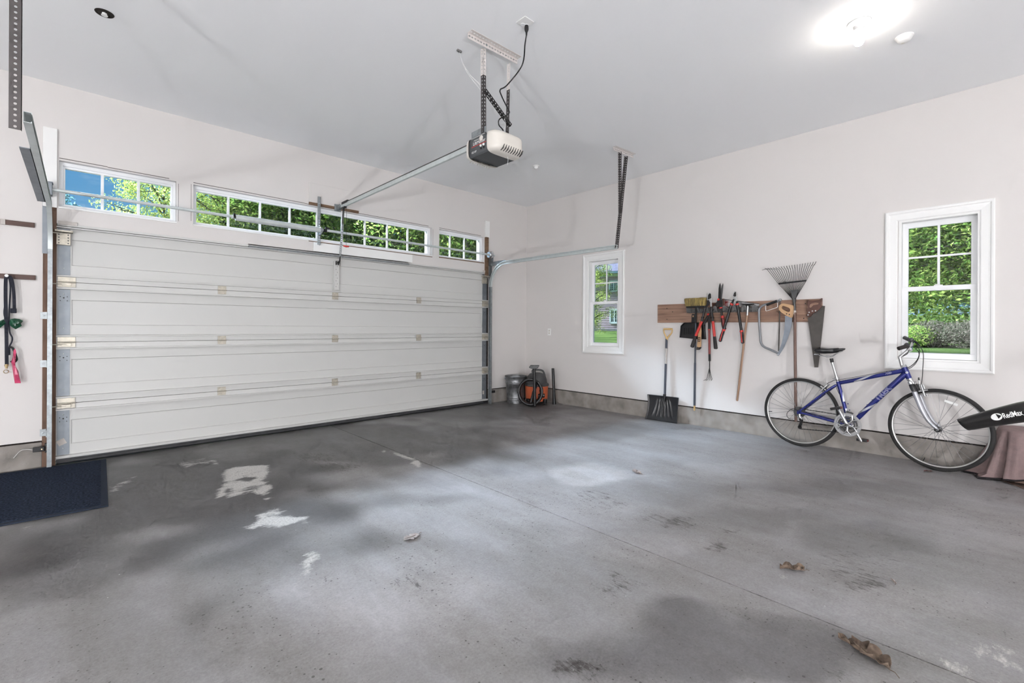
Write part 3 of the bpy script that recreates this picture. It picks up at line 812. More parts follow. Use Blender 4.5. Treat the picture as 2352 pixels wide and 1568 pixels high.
# strut along the top, operator bracket, bottom seal
k = MB().box((-4.372, -0.03, 2.118), (-2.36, 0.02, 2.122)); k.box((-4.372, -0.03, 2.108), (-2.36, -0.026, 2.13)); k.box((-4.372, 0.0, 2.12), (-2.36, 0.004, 2.15))
k.build('operator_strut', M['galv'], DOOR, smooth=False)
xo = -3.378
k = MB().box((xo - 0.033, -0.002, 1.70), (xo + 0.033, 0.028, 2.06)); k.box((xo - 0.042, 0.02, 1.69), (xo + 0.042, 0.029, 1.80))
o = k.build('operator_bracket', M['door'], DOOR, bevel=0.002)
k = MB()
for i in range(8): k.lathe([(0.0, -0.001), (0.004, -0.001), (0.004, 0)], (xo + (0.008 if i % 2 else -0.008), -0.0022, 1.74 + i * 0.036), V((0, 1, 0)), 8)
k.build('slot', M['zincdark'], o)
k = MB()
for sx in (-0.014, 0.014): k.obox(V((xo + sx, -0.025, 2.035)), V((0.002, 0, 0)), V((0, 0.024, 0)), V((0, 0, 0.024)))
k.tube([(xo - 0.026, -0.035, 2.035), (xo + 0.026, -0.035, 2.035)], 0.006, 8)
k.torus((xo + 0.02, -0.05, 2.02), V((1, 0.2, 0)), 0.018, 0.002, 16, 6)
k.build('clevis', M['zincdark'], DOOR, bevel=0.001)
k = MB().box((GX0, 0.0, 0.03), (GX1, 0.052, 0.05))
k.grid(lambda a, b_: V((GX0 + (GX1 - GX0) * a, 0.022 + 0.034 * math.cos(2 * math.pi * b_), 0.023 + 0.021 * math.sin(2 * math.pi * b_))), 2, 16, cv=True)
k.build('bottom_seal', M['seal'], DOOR)
k = MB().box((GX0, -0.012, 0.02), (GX0 + 0.09, 0.0, 0.05)); k.box((GX1 - 0.09, -0.012, 0.02), (GX1, 0.0, 0.05)); k.build('seal_clip', M['black'], DOOR, smooth=False)
c = dw(141, 1015, -0.026)
a = rad(25)
MB().obox(c + V((0, -0.001, 0)), V((math.cos(a), 0, math.sin(a))) * 0.028, V((0, 0.0006, 0)), V((-math.sin(a), 0, math.cos(a))) * 0.026).build('warning_sticker', M['sticker'], DOOR, smooth=False)
c = dw(1110, 901, -0.026)
MB().box((c.x - 0.015, c.y - 0.002, c.z - 0.03), (c.x + 0.015, c.y, c.z + 0.03)).build('warning_sticker', M['sticker'], DOOR, smooth=False)
for x0, x1 in ((-5.868, -5.745), (-1.0, -0.93)):
    MB().box((x0, -0.016, 2.128), (x1, 0.0, 2.16)).build('stop_block', M['sticker'], DOOR, smooth=False)
# top weather strip over the gap
MB().box((GX0, -0.008, 2.118), (GX1, 0.03, 2.14)).build('top_strip', M['door'], DOOR, smooth=False, bevel=0.002)
# ================================================================== DOOR TRACKS
def sweep_channel(mb, xw, sgn, path, half=0.026, lip=0.03, t=0.0025):
    """C channel with its web at x = xw, opening towards sgn, along path [(y, z)]"""
    prof = [(lip, -half + 0.008), (lip, -half), (0, -half), (0, half), (lip, half), (lip, half - 0.008)]
    prof2 = [(lip - t, -half + 0.008), (lip - t, -half + t), (t, -half + t), (t, half - t), (lip - t, half - t), (lip - t, half - 0.008)]
    ring = prof + prof2[::-1]
    n = len(ring); vs = []
    for i, p in enumerate(path):
        q0 = path[max(0, i - 1)]; q1 = path[min(len(path) - 1, i + 1)]
        d = V((0, q1[0] - q0[0], q1[1] - q0[1])).normalized()
        nn = V((0, -d.z, d.y))
        for a, b_ in ring: vs.append(V((xw + sgn * a, p[0], p[1])) + nn * b_)
    fs = []
    for i in range(len(path) - 1):
        for j in range(n): fs.append((i * n + j, i * n + (j + 1) % n, (i + 1) * n + (j + 1) % n, (i + 1) * n + j))
    fs += [tuple(range(n)), tuple((len(path) - 1) * n + j for j in range(n))]
    mb.add(vs, fs)


YT, RC, ZH = -0.062, 0.36, 2.255
curve = [(YT - RC + RC * math.cos(rad(a)), ZH - RC + RC * math.sin(rad(a))) for a in range(0, 91, 6)]
TR = {}
for side, xw, sg in (('mat', -5.928, 1), ('corner', -0.868, -1)):
    lab = 'galvanized door track with slotted hanger above the dark mat' if side == 'mat' else 'galvanized door track curving towards the side wall near the corner'
    t = thing('door_track', (xw, YT, 0), lab, 'door track', 'tracks of the garage door')
    TR[side] = t
    k = MB(); sweep_channel(k, xw, sg, [(YT, 0.0), (YT, 1.0)] + [(YT, ZH - RC - 0.001)]); k.build('vertical_rail', M['galv'], t, smooth=False)
    k = MB(); sweep_channel(k, xw, sg, curve); k.build('curved_rail', M['galvlight'], t, angle=30)
    k = MB(); sweep_channel(k, xw, sg, [(curve[-1][0] - 0.001, ZH), (-2.46, ZH - 0.01)]); k.build('horizontal_rail', M['galvlight'], t, smooth=False)  # window light put into the rail colour, unlike the vertical rail
    for z in (0.30, 0.90, 1.32):
        k = MB().box((xw - sg * 0.002, YT - 0.02, z - 0.03), (xw - sg * 0.006, 0.0, z + 0.03)); k.box((xw - sg * 0.045, -0.006, z - 0.03), (xw - sg * 0.004, -0.002, z + 0.03))
        k.lathe([(0.009, 0), (0.009, -0.006), (0, -0.007)], (xw - sg * 0.026, -0.006, z), V((0, 1, 0)), 10)
        k.build('track_bracket', M['galv'], t, smooth=False)
# the mat-side track: flag plate low on the curve, stiffening angle, hanger to the ceiling
xw = -5.928
k = MB().box((xw - 0.005, -0.075, 1.86), (xw - 0.002, 0, 2.32)); k.box((xw - 0.036, -0.008, 1.86), (xw - 0.004, -0.004, 2.32)); k.build('flag_bracket', M['galvdull'], TR['mat'], smooth=False)
k = MB().box((xw - 0.048, -1.93, ZH - 0.022), (xw - 0.002, -0.40, ZH - 0.018)); k.box((xw - 0.006, -1.93, ZH - 0.022), (xw - 0.002, -0.40, ZH + 0.022))
k.build('stiffening_angle', M['galvdull'], TR['mat'], smooth=False)
k = MB(); angle_iron(k, V((xw - 0.003, -2.475, 2.17)), V((0, 0, 0.90)), V((-0.043, 0, 0)), V((0, 0.013, 0)), 0.0275, 0.0062, 1.0)
k.build('hanger_angle', M['angle'], TR['mat'], smooth=False)
k = MB(); angle_iron(k, V((xw + 0.002, -2.482, 2.92)), V((0.02, 0, HC - 2.92)), V((-0.050, 0, 0)), V((0, 0.02, 0)), 0.0275, 0.0062, 1.0)
k.lathe([(0.009, 0), (0.009, -0.006), (0, -0.007)], (xw - 0.024, -2.482, 2.965), V((0, 1, 0)), 10)
k.build('hanger_angle', M['angle'], TR['mat'], smooth=False)
MB().box((xw - 0.2, -2.5, HC - 0.035), (xw + 0.2, -2.465, HC)).build('ceiling_angle', M['anglepaint'], TR['mat'], smooth=False)
# the corner-side track
xw = -0.868
k = MB().box((xw + 0.002, -0.075, 1.85), (xw + 0.005, 0, 2.4)); k.box((xw - 0.02, -0.075, 2.24), (xw + 0.06, -0.02, 2.30)); k.box((xw + 0.002, -0.40, 2.235), (xw + 0.004, 0, 2.30))
k.build('flag_bracket', M['galv'], TR['corner'], smooth=False)
k = MB(); angle_iron(k, V((xw + 0.004, -2.44, 2.225)), V((-0.014, -0.14, 1.105)), V((0, -0.032, 0)), V((-0.032, 0, 0)), 0.0275, 0.006, 1.0)
k.build('hanger_angle', M['angle'], TR['corner'], smooth=False)
k = MB(); angle_iron(k, V((-0.885, -2.50, 2.66)), V((-0.145, -0.09, 0.68)), V((0, -0.03, 0)), V((-0.026, 0, 0)), 0.0275, 0.006, 1.0)
k.build('hanger_angle', M['angle'], TR['corner'], smooth=False)
k = MB(); angle_iron(k, V((-1.175, -2.60, HC)), V((0.385, -0.03, 0)), V((0, -0.04, 0)), V((0, 0, -0.04)), 0.0275, 0.006, 1.6)
k.build('ceiling_angle', M['anglepaint'], TR['corner'], smooth=False)

# ================================================================== TORSION SPRING ASSEMBLY
YS, ZS = -0.098, 2.400
t = thing('torsion_spring_assembly', (-3.4, YS, ZS), 'torsion shaft with a galvanized spring tube crossing the transom windows', 'door spring')
MB().tube([(-5.97, YS, ZS + 0.006), (-0.83, YS, ZS + 0.006)], 0.0155, 12).build('shaft', M['galvlight'], t)
k = MB(); k.tube([(-4.515, YS, ZS), (-3.6, YS, ZS)], 0.0325, 20); k.tube([(-4.55, YS, ZS + 0.003), (-4.5, YS, ZS + 0.003)], 0.020, 14); k.build('spring_tube', M['galvlight'], t)
k = MB().lathe([(0.016, -0.012), (0.021, -0.012), (0.021, 0.012), (0.016, 0.012)], (-4.525, YS, ZS + 0.004), V((1, 0, 0)), 12); k.box((-4.535, YS - 0.008, ZS + 0.02), (-4.515, YS + 0.008, ZS + 0.042)); k.build('winding_cone', M['blackmatte'], t)
k = MB().lathe([(0.016, -0.02), (0.020, -0.02), (0.020, 0.02), (0.016, 0.02)], (-3.565, YS, ZS + 0.003), V((1, 0, 0)), 12); k.box((-3.56, YS - 0.008, ZS + 0.018), (-3.51, YS + 0.008, ZS + 0.045)); k.build('winding_cone', M['blackmatte'], t)
k = MB(); angle_iron(k, V((-3.60, -0.055, 2.228)), V((0, 0, 0.585)), V((-0.036, 0, 0)), V((0, 0.05, 0)), 0.0275, 0.0055, 1.0)
k.build('centre_bracket', M['galv'], t, smooth=False)
k = MB().box((-3.625, YS - 0.03, ZS - 0.055), (-3.615, YS + 0.09, ZS + 0.03)); k.lathe([(0.014, -0.012), (0.034, -0.012), (0.036, 0), (0.034, 0.012), (0.014, 0.012)], (-3.615, YS, ZS - 0.0), V((1, 0, 0)), 18)
k.build('bearing_plate', M['galv'], t, bevel=0.002)
k = MB().box((-5.968, YS - 0.055, ZS - 0.05), (-5.90, YS + 0.03, ZS + 0.055)); k.box((-5.94, YS, ZS - 0.06), (-5.93, 0.0, ZS + 0.06)); k.box((-5.975, YS - 0.058, ZS + 0.05), (-5.895, YS + 0.03, ZS + 0.062)); k.build('end_bearing', M['galvdull'], t, bevel=0.003)
k = MB().lathe([(0.013, -0.028), (0.046, -0.028), (0.052, -0.02), (0.040, -0.012), (0.040, 0.018), (0.058, 0.026), (0.058, 0.034), (0.013, 0.034)], (-0.93, YS, ZS + 0.006), V((1, 0, 0)), 28)
k.build('cable_drum', M['alloy'], t)
k = MB().box((-0.885, YS - 0.03, ZS - 0.12), (-0.88, 0.0, ZS + 0.05)); k.build('bearing_plate', M['galv'], t)
MB().tube([(-0.915, YS + 0.04, ZS), (-0.915, -0.045, 0.08)], 0.0016, 6).build('lift_cable', M['zincdark'], t)

# ================================================================== OPENER
XC = -3.366
OPEN = thing('garage_door_opener', (XC, -2.98, 2.55), 'grey ceiling-hung garage door opener with frosted light lenses and long rail', 'garage door opener')
x0, x1, y0, y1, z0, z1 = -3.518, -3.222, -3.100, -2.870, 2.552, 2.698
k = MB()
pts = [V((x0 + 0.012, y1, z1)), V((x0, y1, z1 - 0.012)), V((x0, y1, z0 + 0.01)), V((x0 + 0.012, y1, z0)), V((x1 - 0.012, y1, z0)), V((x1, y1, z0 + 0.01)), V((x1, y1, z1 - 0.012)), V((x1 - 0.012, y1, z1))]
k.prism(pts, V((0, y0 - y1, 0)))
k.build('motor_housing', M['openergrey'], OPEN, smooth=False, bevel=0.004)


def lens(sgn, ya, L):
    """bulging frosted cover closing the end of the housing"""
    def fn(a, b_):
        th = 2 * math.pi * b_
        w = (x1 - x0) / 2 + 0.012; h = (z1 - z0) / 2 + 0.012
        sh = math.cos(a * math.pi / 2) ** 0.42 if a < 1 else 0.0
        cx, sx = math.cos(th), math.sin(th)
        e = 0.38
        px = w * math.copysign(abs(cx) ** e, cx) * sh; pz = h * math.copysign(abs(sx) ** e, sx) * sh
        return V(((x0 + x1) / 2 + px, ya + sgn * L * math.sin(a * math.pi / 2), (z0 + z1) / 2 + pz))
    return MB().grid(fn, 16, 48, cv=True)


for sgn, ya, L in ((-1, y0 + 0.004, 0.10), (1, y1 - 0.004, 0.07)):
    o = lens(sgn, ya, L).build('light_lens', M['cream'], OPEN, angle=80)
    k = MB()
    for i in range(9):                                  # louvres along the lower edge of the end face
        x = x0 + 0.07 + i * 0.024
        yy = ya + sgn * L * 0.86
        k.obox(V((x, yy, z0 + 0.020)), V((0.0035, 0, 0)), V((0, 0.014, -0.006)), V((0.006, 0.0, 0.016)))
    k.build('louvre', M['zincdark'] if sgn < 0 else M['cream'], o, smooth=False)
k = MB().ball((x0 + 0.022, y0 - 0.035, z1 - 0.028), 0.026, 0.014, 0.016, 16, 10); k.build('lens_latch', M['blackmatte'], OPEN)
# printed face towards the mat side
def facetext(body, size, yc, zc, m, extra=0.0):
    vs, fs = text_mesh(body, size, 0.0004)
    mb = MB().add([V((x0 - 0.0006 - v.z, yc - v.x, zc + v.y)) for v in vs], fs)
    return mb.build('lettering', m, OPEN, smooth=False)
facetext('LiftMaster', 0.036, -2.992, 2.646, M['whiteprint'])
facetext('PROFESSIONAL', 0.0095, -2.96, 2.669, M['whiteprint'])
facetext('1/2 HP', 0.022, -2.93, 2.583, M['whiteprint'])
MB().box((x0 - 0.001, -3.075, 2.624), (x0 + 0.001, -2.9, 2.6285)).build('red_underline', M['redtext'], OPEN, smooth=False)
k = MB().lathe([(0.0, -0.004), (0.019, -0.003), (0.021, 0.0)], (x0, -3.016, 2.668), V((1, 0, 0)), 24); k.build('round_badge', M['cream'], OPEN)
for yy in (-3.012, -3.046):
    k = MB().lathe([(0.0, -0.006), (0.008, -0.006), (0.010, 0.0)], (x0, yy, 2.612), V((1, 0, 0)), 16); k.build('adjuster_knob', M['white'], OPEN)
    k = MB().lathe([(0.0, -0.0035), (0.0075, -0.0035), (0.0085, 0.0)], (x0, yy - 0.002, 2.592), V((1, 0, 0)), 14); k.build('adjuster_hole', M['blackmatte'], OPEN)
k = MB().box((x0 + 0.02, y0 + 0.03, z1), (x1 - 0.02, y0 + 0.07, z1 + 0.004)); k.box((x0 - 0.002, y0 + 0.03, z1), (x0 + 0.002, y1 - 0.03, z1 + 0.045)); k.box((x1 - 0.002, y0 + 0.03, z1), (x1 + 0.002, y0 + 0.1, z1 + 0.03))
k.build('mounting_strap', M['galv'], OPEN, smooth=False)
# hanging angles and ceiling bar
YH = -3.04
k = MB(); angle_iron(k, V((-3.530, YH - 0.012, 3.13)), V((-0.002, 0.0, HC - 0.035 - 3.13)), V((0.027, 0, 0)), V((0, 0.030, 0)), 0.0275, 0.0058, 1.0); k.build('painted_hanger_end', M['anglepaint'], OPEN, smooth=False)
k = MB(); angle_iron(k, V((-3.525, YH - 0.012, z1 + 0.0)), V((-0.005, 0.0, 3.13 - z1)), V((0.027, 0, 0)), V((0, 0.030, 0)), 0.0275, 0.0058, 1.0)
k.build('hanger_angle', M['angle'], OPEN, smooth=False)
k = MB(); perf(k, V((-3.259, YH - 0.012, 3.12)), V((0.005, 0, HC - 0.035 - 3.12)), V((0, 0.036, 0)), V((0.002, 0, 0)), 0.0275, 0.0045); k.build('painted_hanger_end', M['anglepaint'], OPEN, smooth=False)
k = MB(); perf(k, V((-3.268, YH - 0.012, z1 + 0.03)), V((0.009, -0.0, 3.12 - z1 - 0.03)), V((0, 0.036, 0)), V((0.002, 0, 0)), 0.0275, 0.0045); k.build('hanger_angle', M['angle'], OPEN, smooth=False)
k = MB(); perf(k, V((-3.525, YH - 0.024, 3.005)), V((0.275, 0.01, -0.18)), V((0.014, 0, 0.022)), V((0, -0.002, 0)), 0.0275, 0.0055)
perf(k, V((-3.525, YH - 0.024, 3.005)), V((0.275, 0.01, -0.18)), V((0.0, 0.022, 0)), V((0.001, 0, 0.002)), 0.0275, 0.0055); k.build('brace_angle', M['blade'], OPEN, smooth=False)
k = MB(); angle_iron(k, V((-3.692, YH - 0.03, HC)), V((0.485, -0.012, 0)), V((0, -0.05, 0)), V((0, 0, -0.042)), 0.0275, 0.0055, 1.7); k.build('ceiling_angle', M['anglepaint'], OPEN, smooth=False)
for x in (-3.52, -3.26): MB().lathe([(0.009, 0), (0.009, -0.007), (0, -0.008)], (x, YH - 0.032, HC - 0.02), V((0, 1, 0)), 6).build('bolt', M['galv'], OPEN)
# rail, header bracket, trolley
zr0, zr1 = 2.735, 2.725
xr = -3.378
k = MB(); k.obox(V((xr, -1.50, 2.722)), V((0.012, 0, 0)), V((0, 1.36, 0)), V((0, 0, 0.022))); k.build('rail', M['galvlight'], OPEN, smooth=False, bevel=0.002)  # sunlit look of the rail put into its pale colour
k = MB(); k.obox(V((xr, -1.56, 2.7445)), V((0.0145, 0, 0)), V((0, 1.30, 0)), V((0, 0, 0.004))); k.build('rail_cap', M['zincdark'], OPEN, smooth=False)
k = MB().box((xr - 0.02, -0.14, 2.695), (xr - 0.016, -0.0, 2.75)); k.box((xr + 0.016, -0.14, 2.695), (xr + 0.02, 0.0, 2.75)); k.box((xr - 0.04, -0.024, 2.68), (xr + 0.04, -0.02, 2.77))
k.tube([(xr - 0.025, -0.12, 2.722), (xr + 0.025, -0.12, 2.722)], 0.006, 8); k.build('header_bracket', M['galv'], OPEN, smooth=False)
k = MB().box((xr - 0.016, -0.34, 2.735), (xr + 0.016, -0.17, 2.765)); k.build('chain_sprocket_cover', M['blade'], OPEN, smooth=False, bevel=0.004)
yt = -0.21
k = MB().box((xr - 0.017, yt - 0.05, 2.688), (xr + 0.017, yt + 0.05, 2.702)); k.box((xr - 0.005, yt - 0.02, 2.655), (xr + 0.005, yt + 0.02, 2.69)); k.build('trolley', M['blade'], OPEN, bevel=0.003)
pA = V((xr, yt + 0.01, 2.66)); pB = V((xr - 0.012, -0.118, 2.085))
k = MB(); d = pB - pA; k.bar(pA, pA + d * 0.42, 0.022, 0.004, V((1, 0, 0))); k.build('straight_arm', M['zincdark'], OPEN, smooth=False)
k = MB(); o_ = pA + d * 0.28 + V((-0.012, -0.006, 0)); perf(k, o_, d * 0.70, V((0.026, 0, 0)), V((0, -0.004, 0)), 0.026, 0.0058); k.build('slotted_arm', M['galv'], OPEN, smooth=False)
k = MB().tube(bez(o_ + d * 0.70 + V((0.013, 0, 0.01)), o_ + d * 0.70 + V((0.013, 0.0, -0.05)), V((xo + 0.01, -0.075, 2.036)), V((xo, -0.035, 2.036)), 10), 0.0095, 8); k.build('curved_arm', M['blade'], OPEN)
# red emergency pull on its cord
pr = on(795, 566, 0, xr + 0.012)
pc = V((xr + 0.012, pr.y, 2.69))
o = MB().tube([pc, pr + V((0, 0, 0.01))], 0.0018, 6).build('release_cord', M['black'], OPEN)
k = MB().tube([pr + V((-0.034, 0, 0.0)), pr + V((-0.024, 0, 0.004)), pr, pr + V((0.024, 0, 0.004)), pr + V((0.034, 0, 0.0))], [0.007, 0.010, 0.011, 0.010, 0.007], 10); k.build('pull_handle', M['redhandle'], o)
MB().tube([pr + V((0, 0, -0.008)), pr + V((-0.01, 0.0, -0.05))], 0.0012, 5).build('knotted_cord_end', M['white'], o)
# power cord from the outlet plate, thin door wires
oc = ce(1209.3, 60, 0.012)
plug = V((oc.x, oc.y, HC - 0.045))
pts = [plug + V((0, 0, -0.028)), on(1206, 100, 1, -3.34), on(1199, 150, 1, -3.22), on(1165, 195, 1, -3.15), on(1149, 206, 1, -3.12), on(1152, 220, 1, -3.10), on(1163, 243, 1, -3.07), on(1170, 258, 1, -3.05), on(1161, 266, 1, -3.04), on(1147, 274, 1, -3.03), on(1146, 287, 1, -3.02), on(1156, 303, 1, -3.0), V((-3.33, -2.98, z1 - 0.01))]
cord = MB().tube(spline(pts, 8), 0.0048, 8).build('power_cord', M['black'], OPEN)
k = MB().lathe([(0.0, 0.036), (0.012, 0.036), (0.0145, 0.022), (0.0145, 0.008), (0.012, 0.0), (0.007, -0.012), (0.0055, -0.03)], plug, V((0, 0.0, 1)), 14); k.build('plug', M['black'], cord)
h0 = ce(1055, 119, 0.012)
for a, b_ in ((0.0, 0.0), (0.02, -0.05)):
    MB().tube(spline([h0, on(1064 - a * 60, 146, 1, -2.9), on(1080 - a * 100, 172 + a * 100, 1, -2.96), on(1103, 196 + a * 500, 1, -3.02), V((-3.512, -3.03, 2.98)), V((-3.51, -3.0, 2.72))], 6), 0.0012, 5).build('bell_wire', M['white'], OPEN)
MB().tube(spline([V((-3.50, -3.06, 2.98)), V((-3.38, -3.06, 2.93)), V((-3.30, -3.05, 2.84)), V((-3.31, -3.03, 2.76)), V((-3.30, -3.0, z1))], 6), 0.0012, 5).build('bell_wire', M['white'], OPEN)
MB().tube(spline([V((-3.35, -3.12, z0 + 0.006)), V((-3.345, -3.13, z0 - 0.03)), V((-3.35, -3.13, z0 - 0.075))], 5), 0.0011, 5).build('antenna_wire', M['white'], OPEN)

# ceiling outlet
t = thing('ceiling_outlet', ce(1206, 50), 'white ceiling outlet plate with a black plug', 'outlet')
cx = ce(1206, 50)
MB().box((cx.x - 0.046, cx.y - 0.046, HC - 0.006), (cx.x + 0.046, cx.y + 0.046, HC)).build('cover_plate', M['white'], t, bevel=0.003)
for rx, ry in ((ce(1201, 54).x, ce(1201, 54).y), (oc.x, oc.y)):
    k = MB().lathe([(0.0, -0.009), (0.0145, -0.009), (0.016, -0.004)], (rx, ry, HC), V((0, 0, 1)), 18); k.build('receptacle', M['vinyl'], t)
# hook for the bell wire
k = MB().box((h0.x - 0.02, h0.y - 0.008, HC - 0.012), (h0.x + 0.02, h0.y + 0.008, HC)); k.tube([(h0.x, h0.y, HC), (h0.x, h0.y, HC - 0.018)], 0.006, 8)
tag(k.build('wire_staple', M['rackgrey'], origin=h0), 'small grey ceiling staple holding the thin white bell wires', 'staple')
# small round sensor further back
p = ce(1231, 381)
k = MB().lathe([(0.045, 0), (0.045, -0.006), (0.03, -0.012), (0.026, -0.03), (0.014, -0.04), (0.0, -0.042)], p, V((0, 0, 1)), 24)
tag(k.build('ceiling_sensor', M['white'], origin=p), 'small white ceiling sensor near the far corner', 'sensor')
# sprinkler over a flat dark disc that paints a shaded recess
p = ce(240, 30)
t = thing('fire_sprinkler', p, 'white sprinkler head over a round dark disc painted as a shaded recess', 'sprinkler')
k = MB().lathe([(0.052, -0.001), (0.05, -0.004), (0.044, -0.004), (0.042, -0.0015), (0.0, -0.0015)], p, V((0, 0, 1)), 28); k.build('recess_shade_disc', M['darkgap'], t)
k = MB().lathe([(0.014, -0.002), (0.012, -0.012), (0.018, -0.014), (0.018, -0.018), (0.0, -0.018)], p, V((0, 0, 1)), 16); k.build('deflector', M['white'], t)

# lampholders and bulbs
M['bulb'] = emit('lit_bulb', (255, 246, 236), BULB)
def lamp(x, y, label):
    t = thing('ceiling_lampholder', (x, y, HC), label, 'ceiling light')
    k = MB().lathe([(0.068, 0), (0.068, -0.008), (0.062, -0.014), (0.04, -0.02), (0.032, -0.03), (0.030, -0.052), (0.021, -0.054), (0.0, -0.054)], (x, y, HC), V((0, 0, 1)), 36); k.build('porcelain_base', M['white'], t)
    k = MB().lathe([(0.0135, -0.054), (0.0135, -0.064), (0.020, -0.085), (0.0295, -0.108), (0.0315, -0.124), (0.029, -0.14), (0.021, -0.154), (0.010, -0.160), (0.0, -0.161)], (x, y, HC), V((0, 0, 1)), 16); k.build('bulb', M['bulb'], t, angle=80)
p = ce(1973, 52)
lamp(p.x, p.y, 'bare glowing bulb in a white lampholder beside the smoke detector')
for x, y, lab in LAMPS: lamp(x, y, lab)
p = ce(2077, 84)
t = thing('smoke_detector', p, 'white dome-shaped smoke detector beside the glowing bulb', 'smoke detector')
k = MB().lathe([(0.055, 0), (0.055, -0.008), (0.048, -0.012), (0.04, -0.03), (0.03, -0.038), (0.0, -0.04)], p, V((0, 0, 1)), 32); k.build('housing', M['white'], t)
k = MB().lathe([(0.0, -0.0405), (0.01, -0.0405), (0.012, -0.036)], p + V((0.012, 0.01, 0)), V((0, 0, 1)), 14); k.build('test_button', M['cream'], t)

# safety sensors at the foot of each track
for lab, xb, sg, u, v in (('black photo-eye with amber light beside the mat', -5.928, -1, 95, 1030), ('black photo-eye bracket beside the galvanized bucket', -0.868, 1, 1130, 899)):
    p = dw(u, v, 0.05)
    t = thing('photo_eye', (xb, -0.06, 0.0 + p.z), lab, 'safety sensor', 'photo eyes of the garage door')
    z = p.z
    k = MB().box((xb, -0.075, z - 0.035), (xb + sg * 0.012, -0.045, z - 0.022)); k.box((xb, -0.075, z + 0.022), (xb + sg * 0.012, -0.045, z + 0.045)); k.box((xb + sg * 0.006, -0.07, z - 0.035), (xb + sg * 0.012, -0.05, z + 0.045)); k.build('bracket', M['black'], t, bevel=0.002)
    k = MB().box((xb + sg * 0.012, -0.078, z - 0.020), (xb + sg * 0.085, -0.042, z + 0.020)); k.build('eye_housing', M['black'], t, bevel=0.005)
    if sg < 0:
        MB().lathe([(0.0, -0.002), (0.004, -0.002), (0.004, 0.002)], (xb - 0.03, -0.079, z), V((0, 1, 0)), 10).build('amber_light', emit('amber_led', (255, 190, 90), 2.0), t)
        MB().tube(spline([(xb - 0.085, -0.06, z), (xb - 0.12, -0.03, z + 0.005), (xb - 0.16, -0.012, z - 0.005), (xb - 0.2, -0.006, z - 0.06)], 6), 0.0016, 5).build('bell_wire', M['white'], t)
# wall outlet near the corner
p = rw(1262, 762)
t = thing('wall_outlet', p, 'small white wall outlet between the corner and the nearest window', 'outlet')
MB().box((-0.006, p.y - 0.036, p.z - 0.058), (0, p.y + 0.036, p.z + 0.058)).build('cover_plate', M['white'], t, bevel=0.003)
for dz in (-0.02, 0.02): MB().box((-0.0085, p.y - 0.016, p.z + dz - 0.013), (-0.005, p.y + 0.016, p.z + dz + 0.013)).build('receptacle', M['cream'], t, bevel=0.004)
# ================================================================== TOOL BOARD ON THE SIDE WALL
def pr(mb, pts, d, t):
    """outline on a plane d in front of the side wall, t thick (towards the wall)"""
    return mb.prism([rw(u, v, d) for u, v in pts], V((t, 0, 0)))


def tb(mb, pts, r, n=8, k=1):
    """tube through (u, v, d) points"""
    q = [rw(u, v, d) for u, v, d in pts]
    if k > 1: q = spline(q, k)
    return mb.tube(q, r, n)


RACKED = 'tools hanging on the tool board'
k = MB().box((-0.02, -4.433, 1.312), (0.0, -2.537, 1.556))
o = tag(k.build('tool_board', M['board'], smooth=False, bevel=0.003, origin=(0, -3.48, 1.312)), 'long reddish cedar board screwed to the wall carrying garden tools', 'board')
for u, v in ((1532, 708), (1532, 733), (1545, 716), (1850, 697), (1846, 731), (1862, 700)):
    MB().lathe([(0.006, 0), (0.006, -0.002), (0, -0.0022)], rw(u, v, 0.02), V((1, 0, 0)), 8).build('screw_head', M['blackmatte'], o)

ra, rb = -2.968, -3.812
t = thing('hook_rail', (-0.02, (ra + rb) / 2, 1.42), 'grey plastic hook rail with eight curved hooks on the cedar board', 'tool rack')
MB().box((-0.028, rb, 1.432), (-0.02, ra, 1.487)).build('backplate', M['rackgrey'], t, smooth=False, bevel=0.003)
n = 8
for i in range(n):
    yc = ra - 0.03 - (ra - rb - 0.06) * i / (n - 1)
    def hk(a, b_, yc=yc):
        s = (b_ - 0.5)                       # across
        z = 1.485 - 0.052 * (1 - abs(2 * a - 1) ** 2.0) + (0.012 if a > 0.5 else 0) * (2 * a - 1)
        return V((-0.024 - 0.062 * a, yc + s * 0.074 * (1 - 0.35 * a), z + 0.016 * (1 - (2 * s) ** 2)))
    MB().grid(hk, 12, 8).build('hook', M['rackgrey'], t, solid=0.006)
for i in range(7):
    yc = ra - 0.08 - (ra - rb - 0.16) * i / 6
    MB().lathe([(0.006, 0), (0.006, -0.002), (0, -0.0025)], (-0.028, yc, 1.444), V((1, 0, 0)), 8).build('screw_head', M['blackmatte'], t)

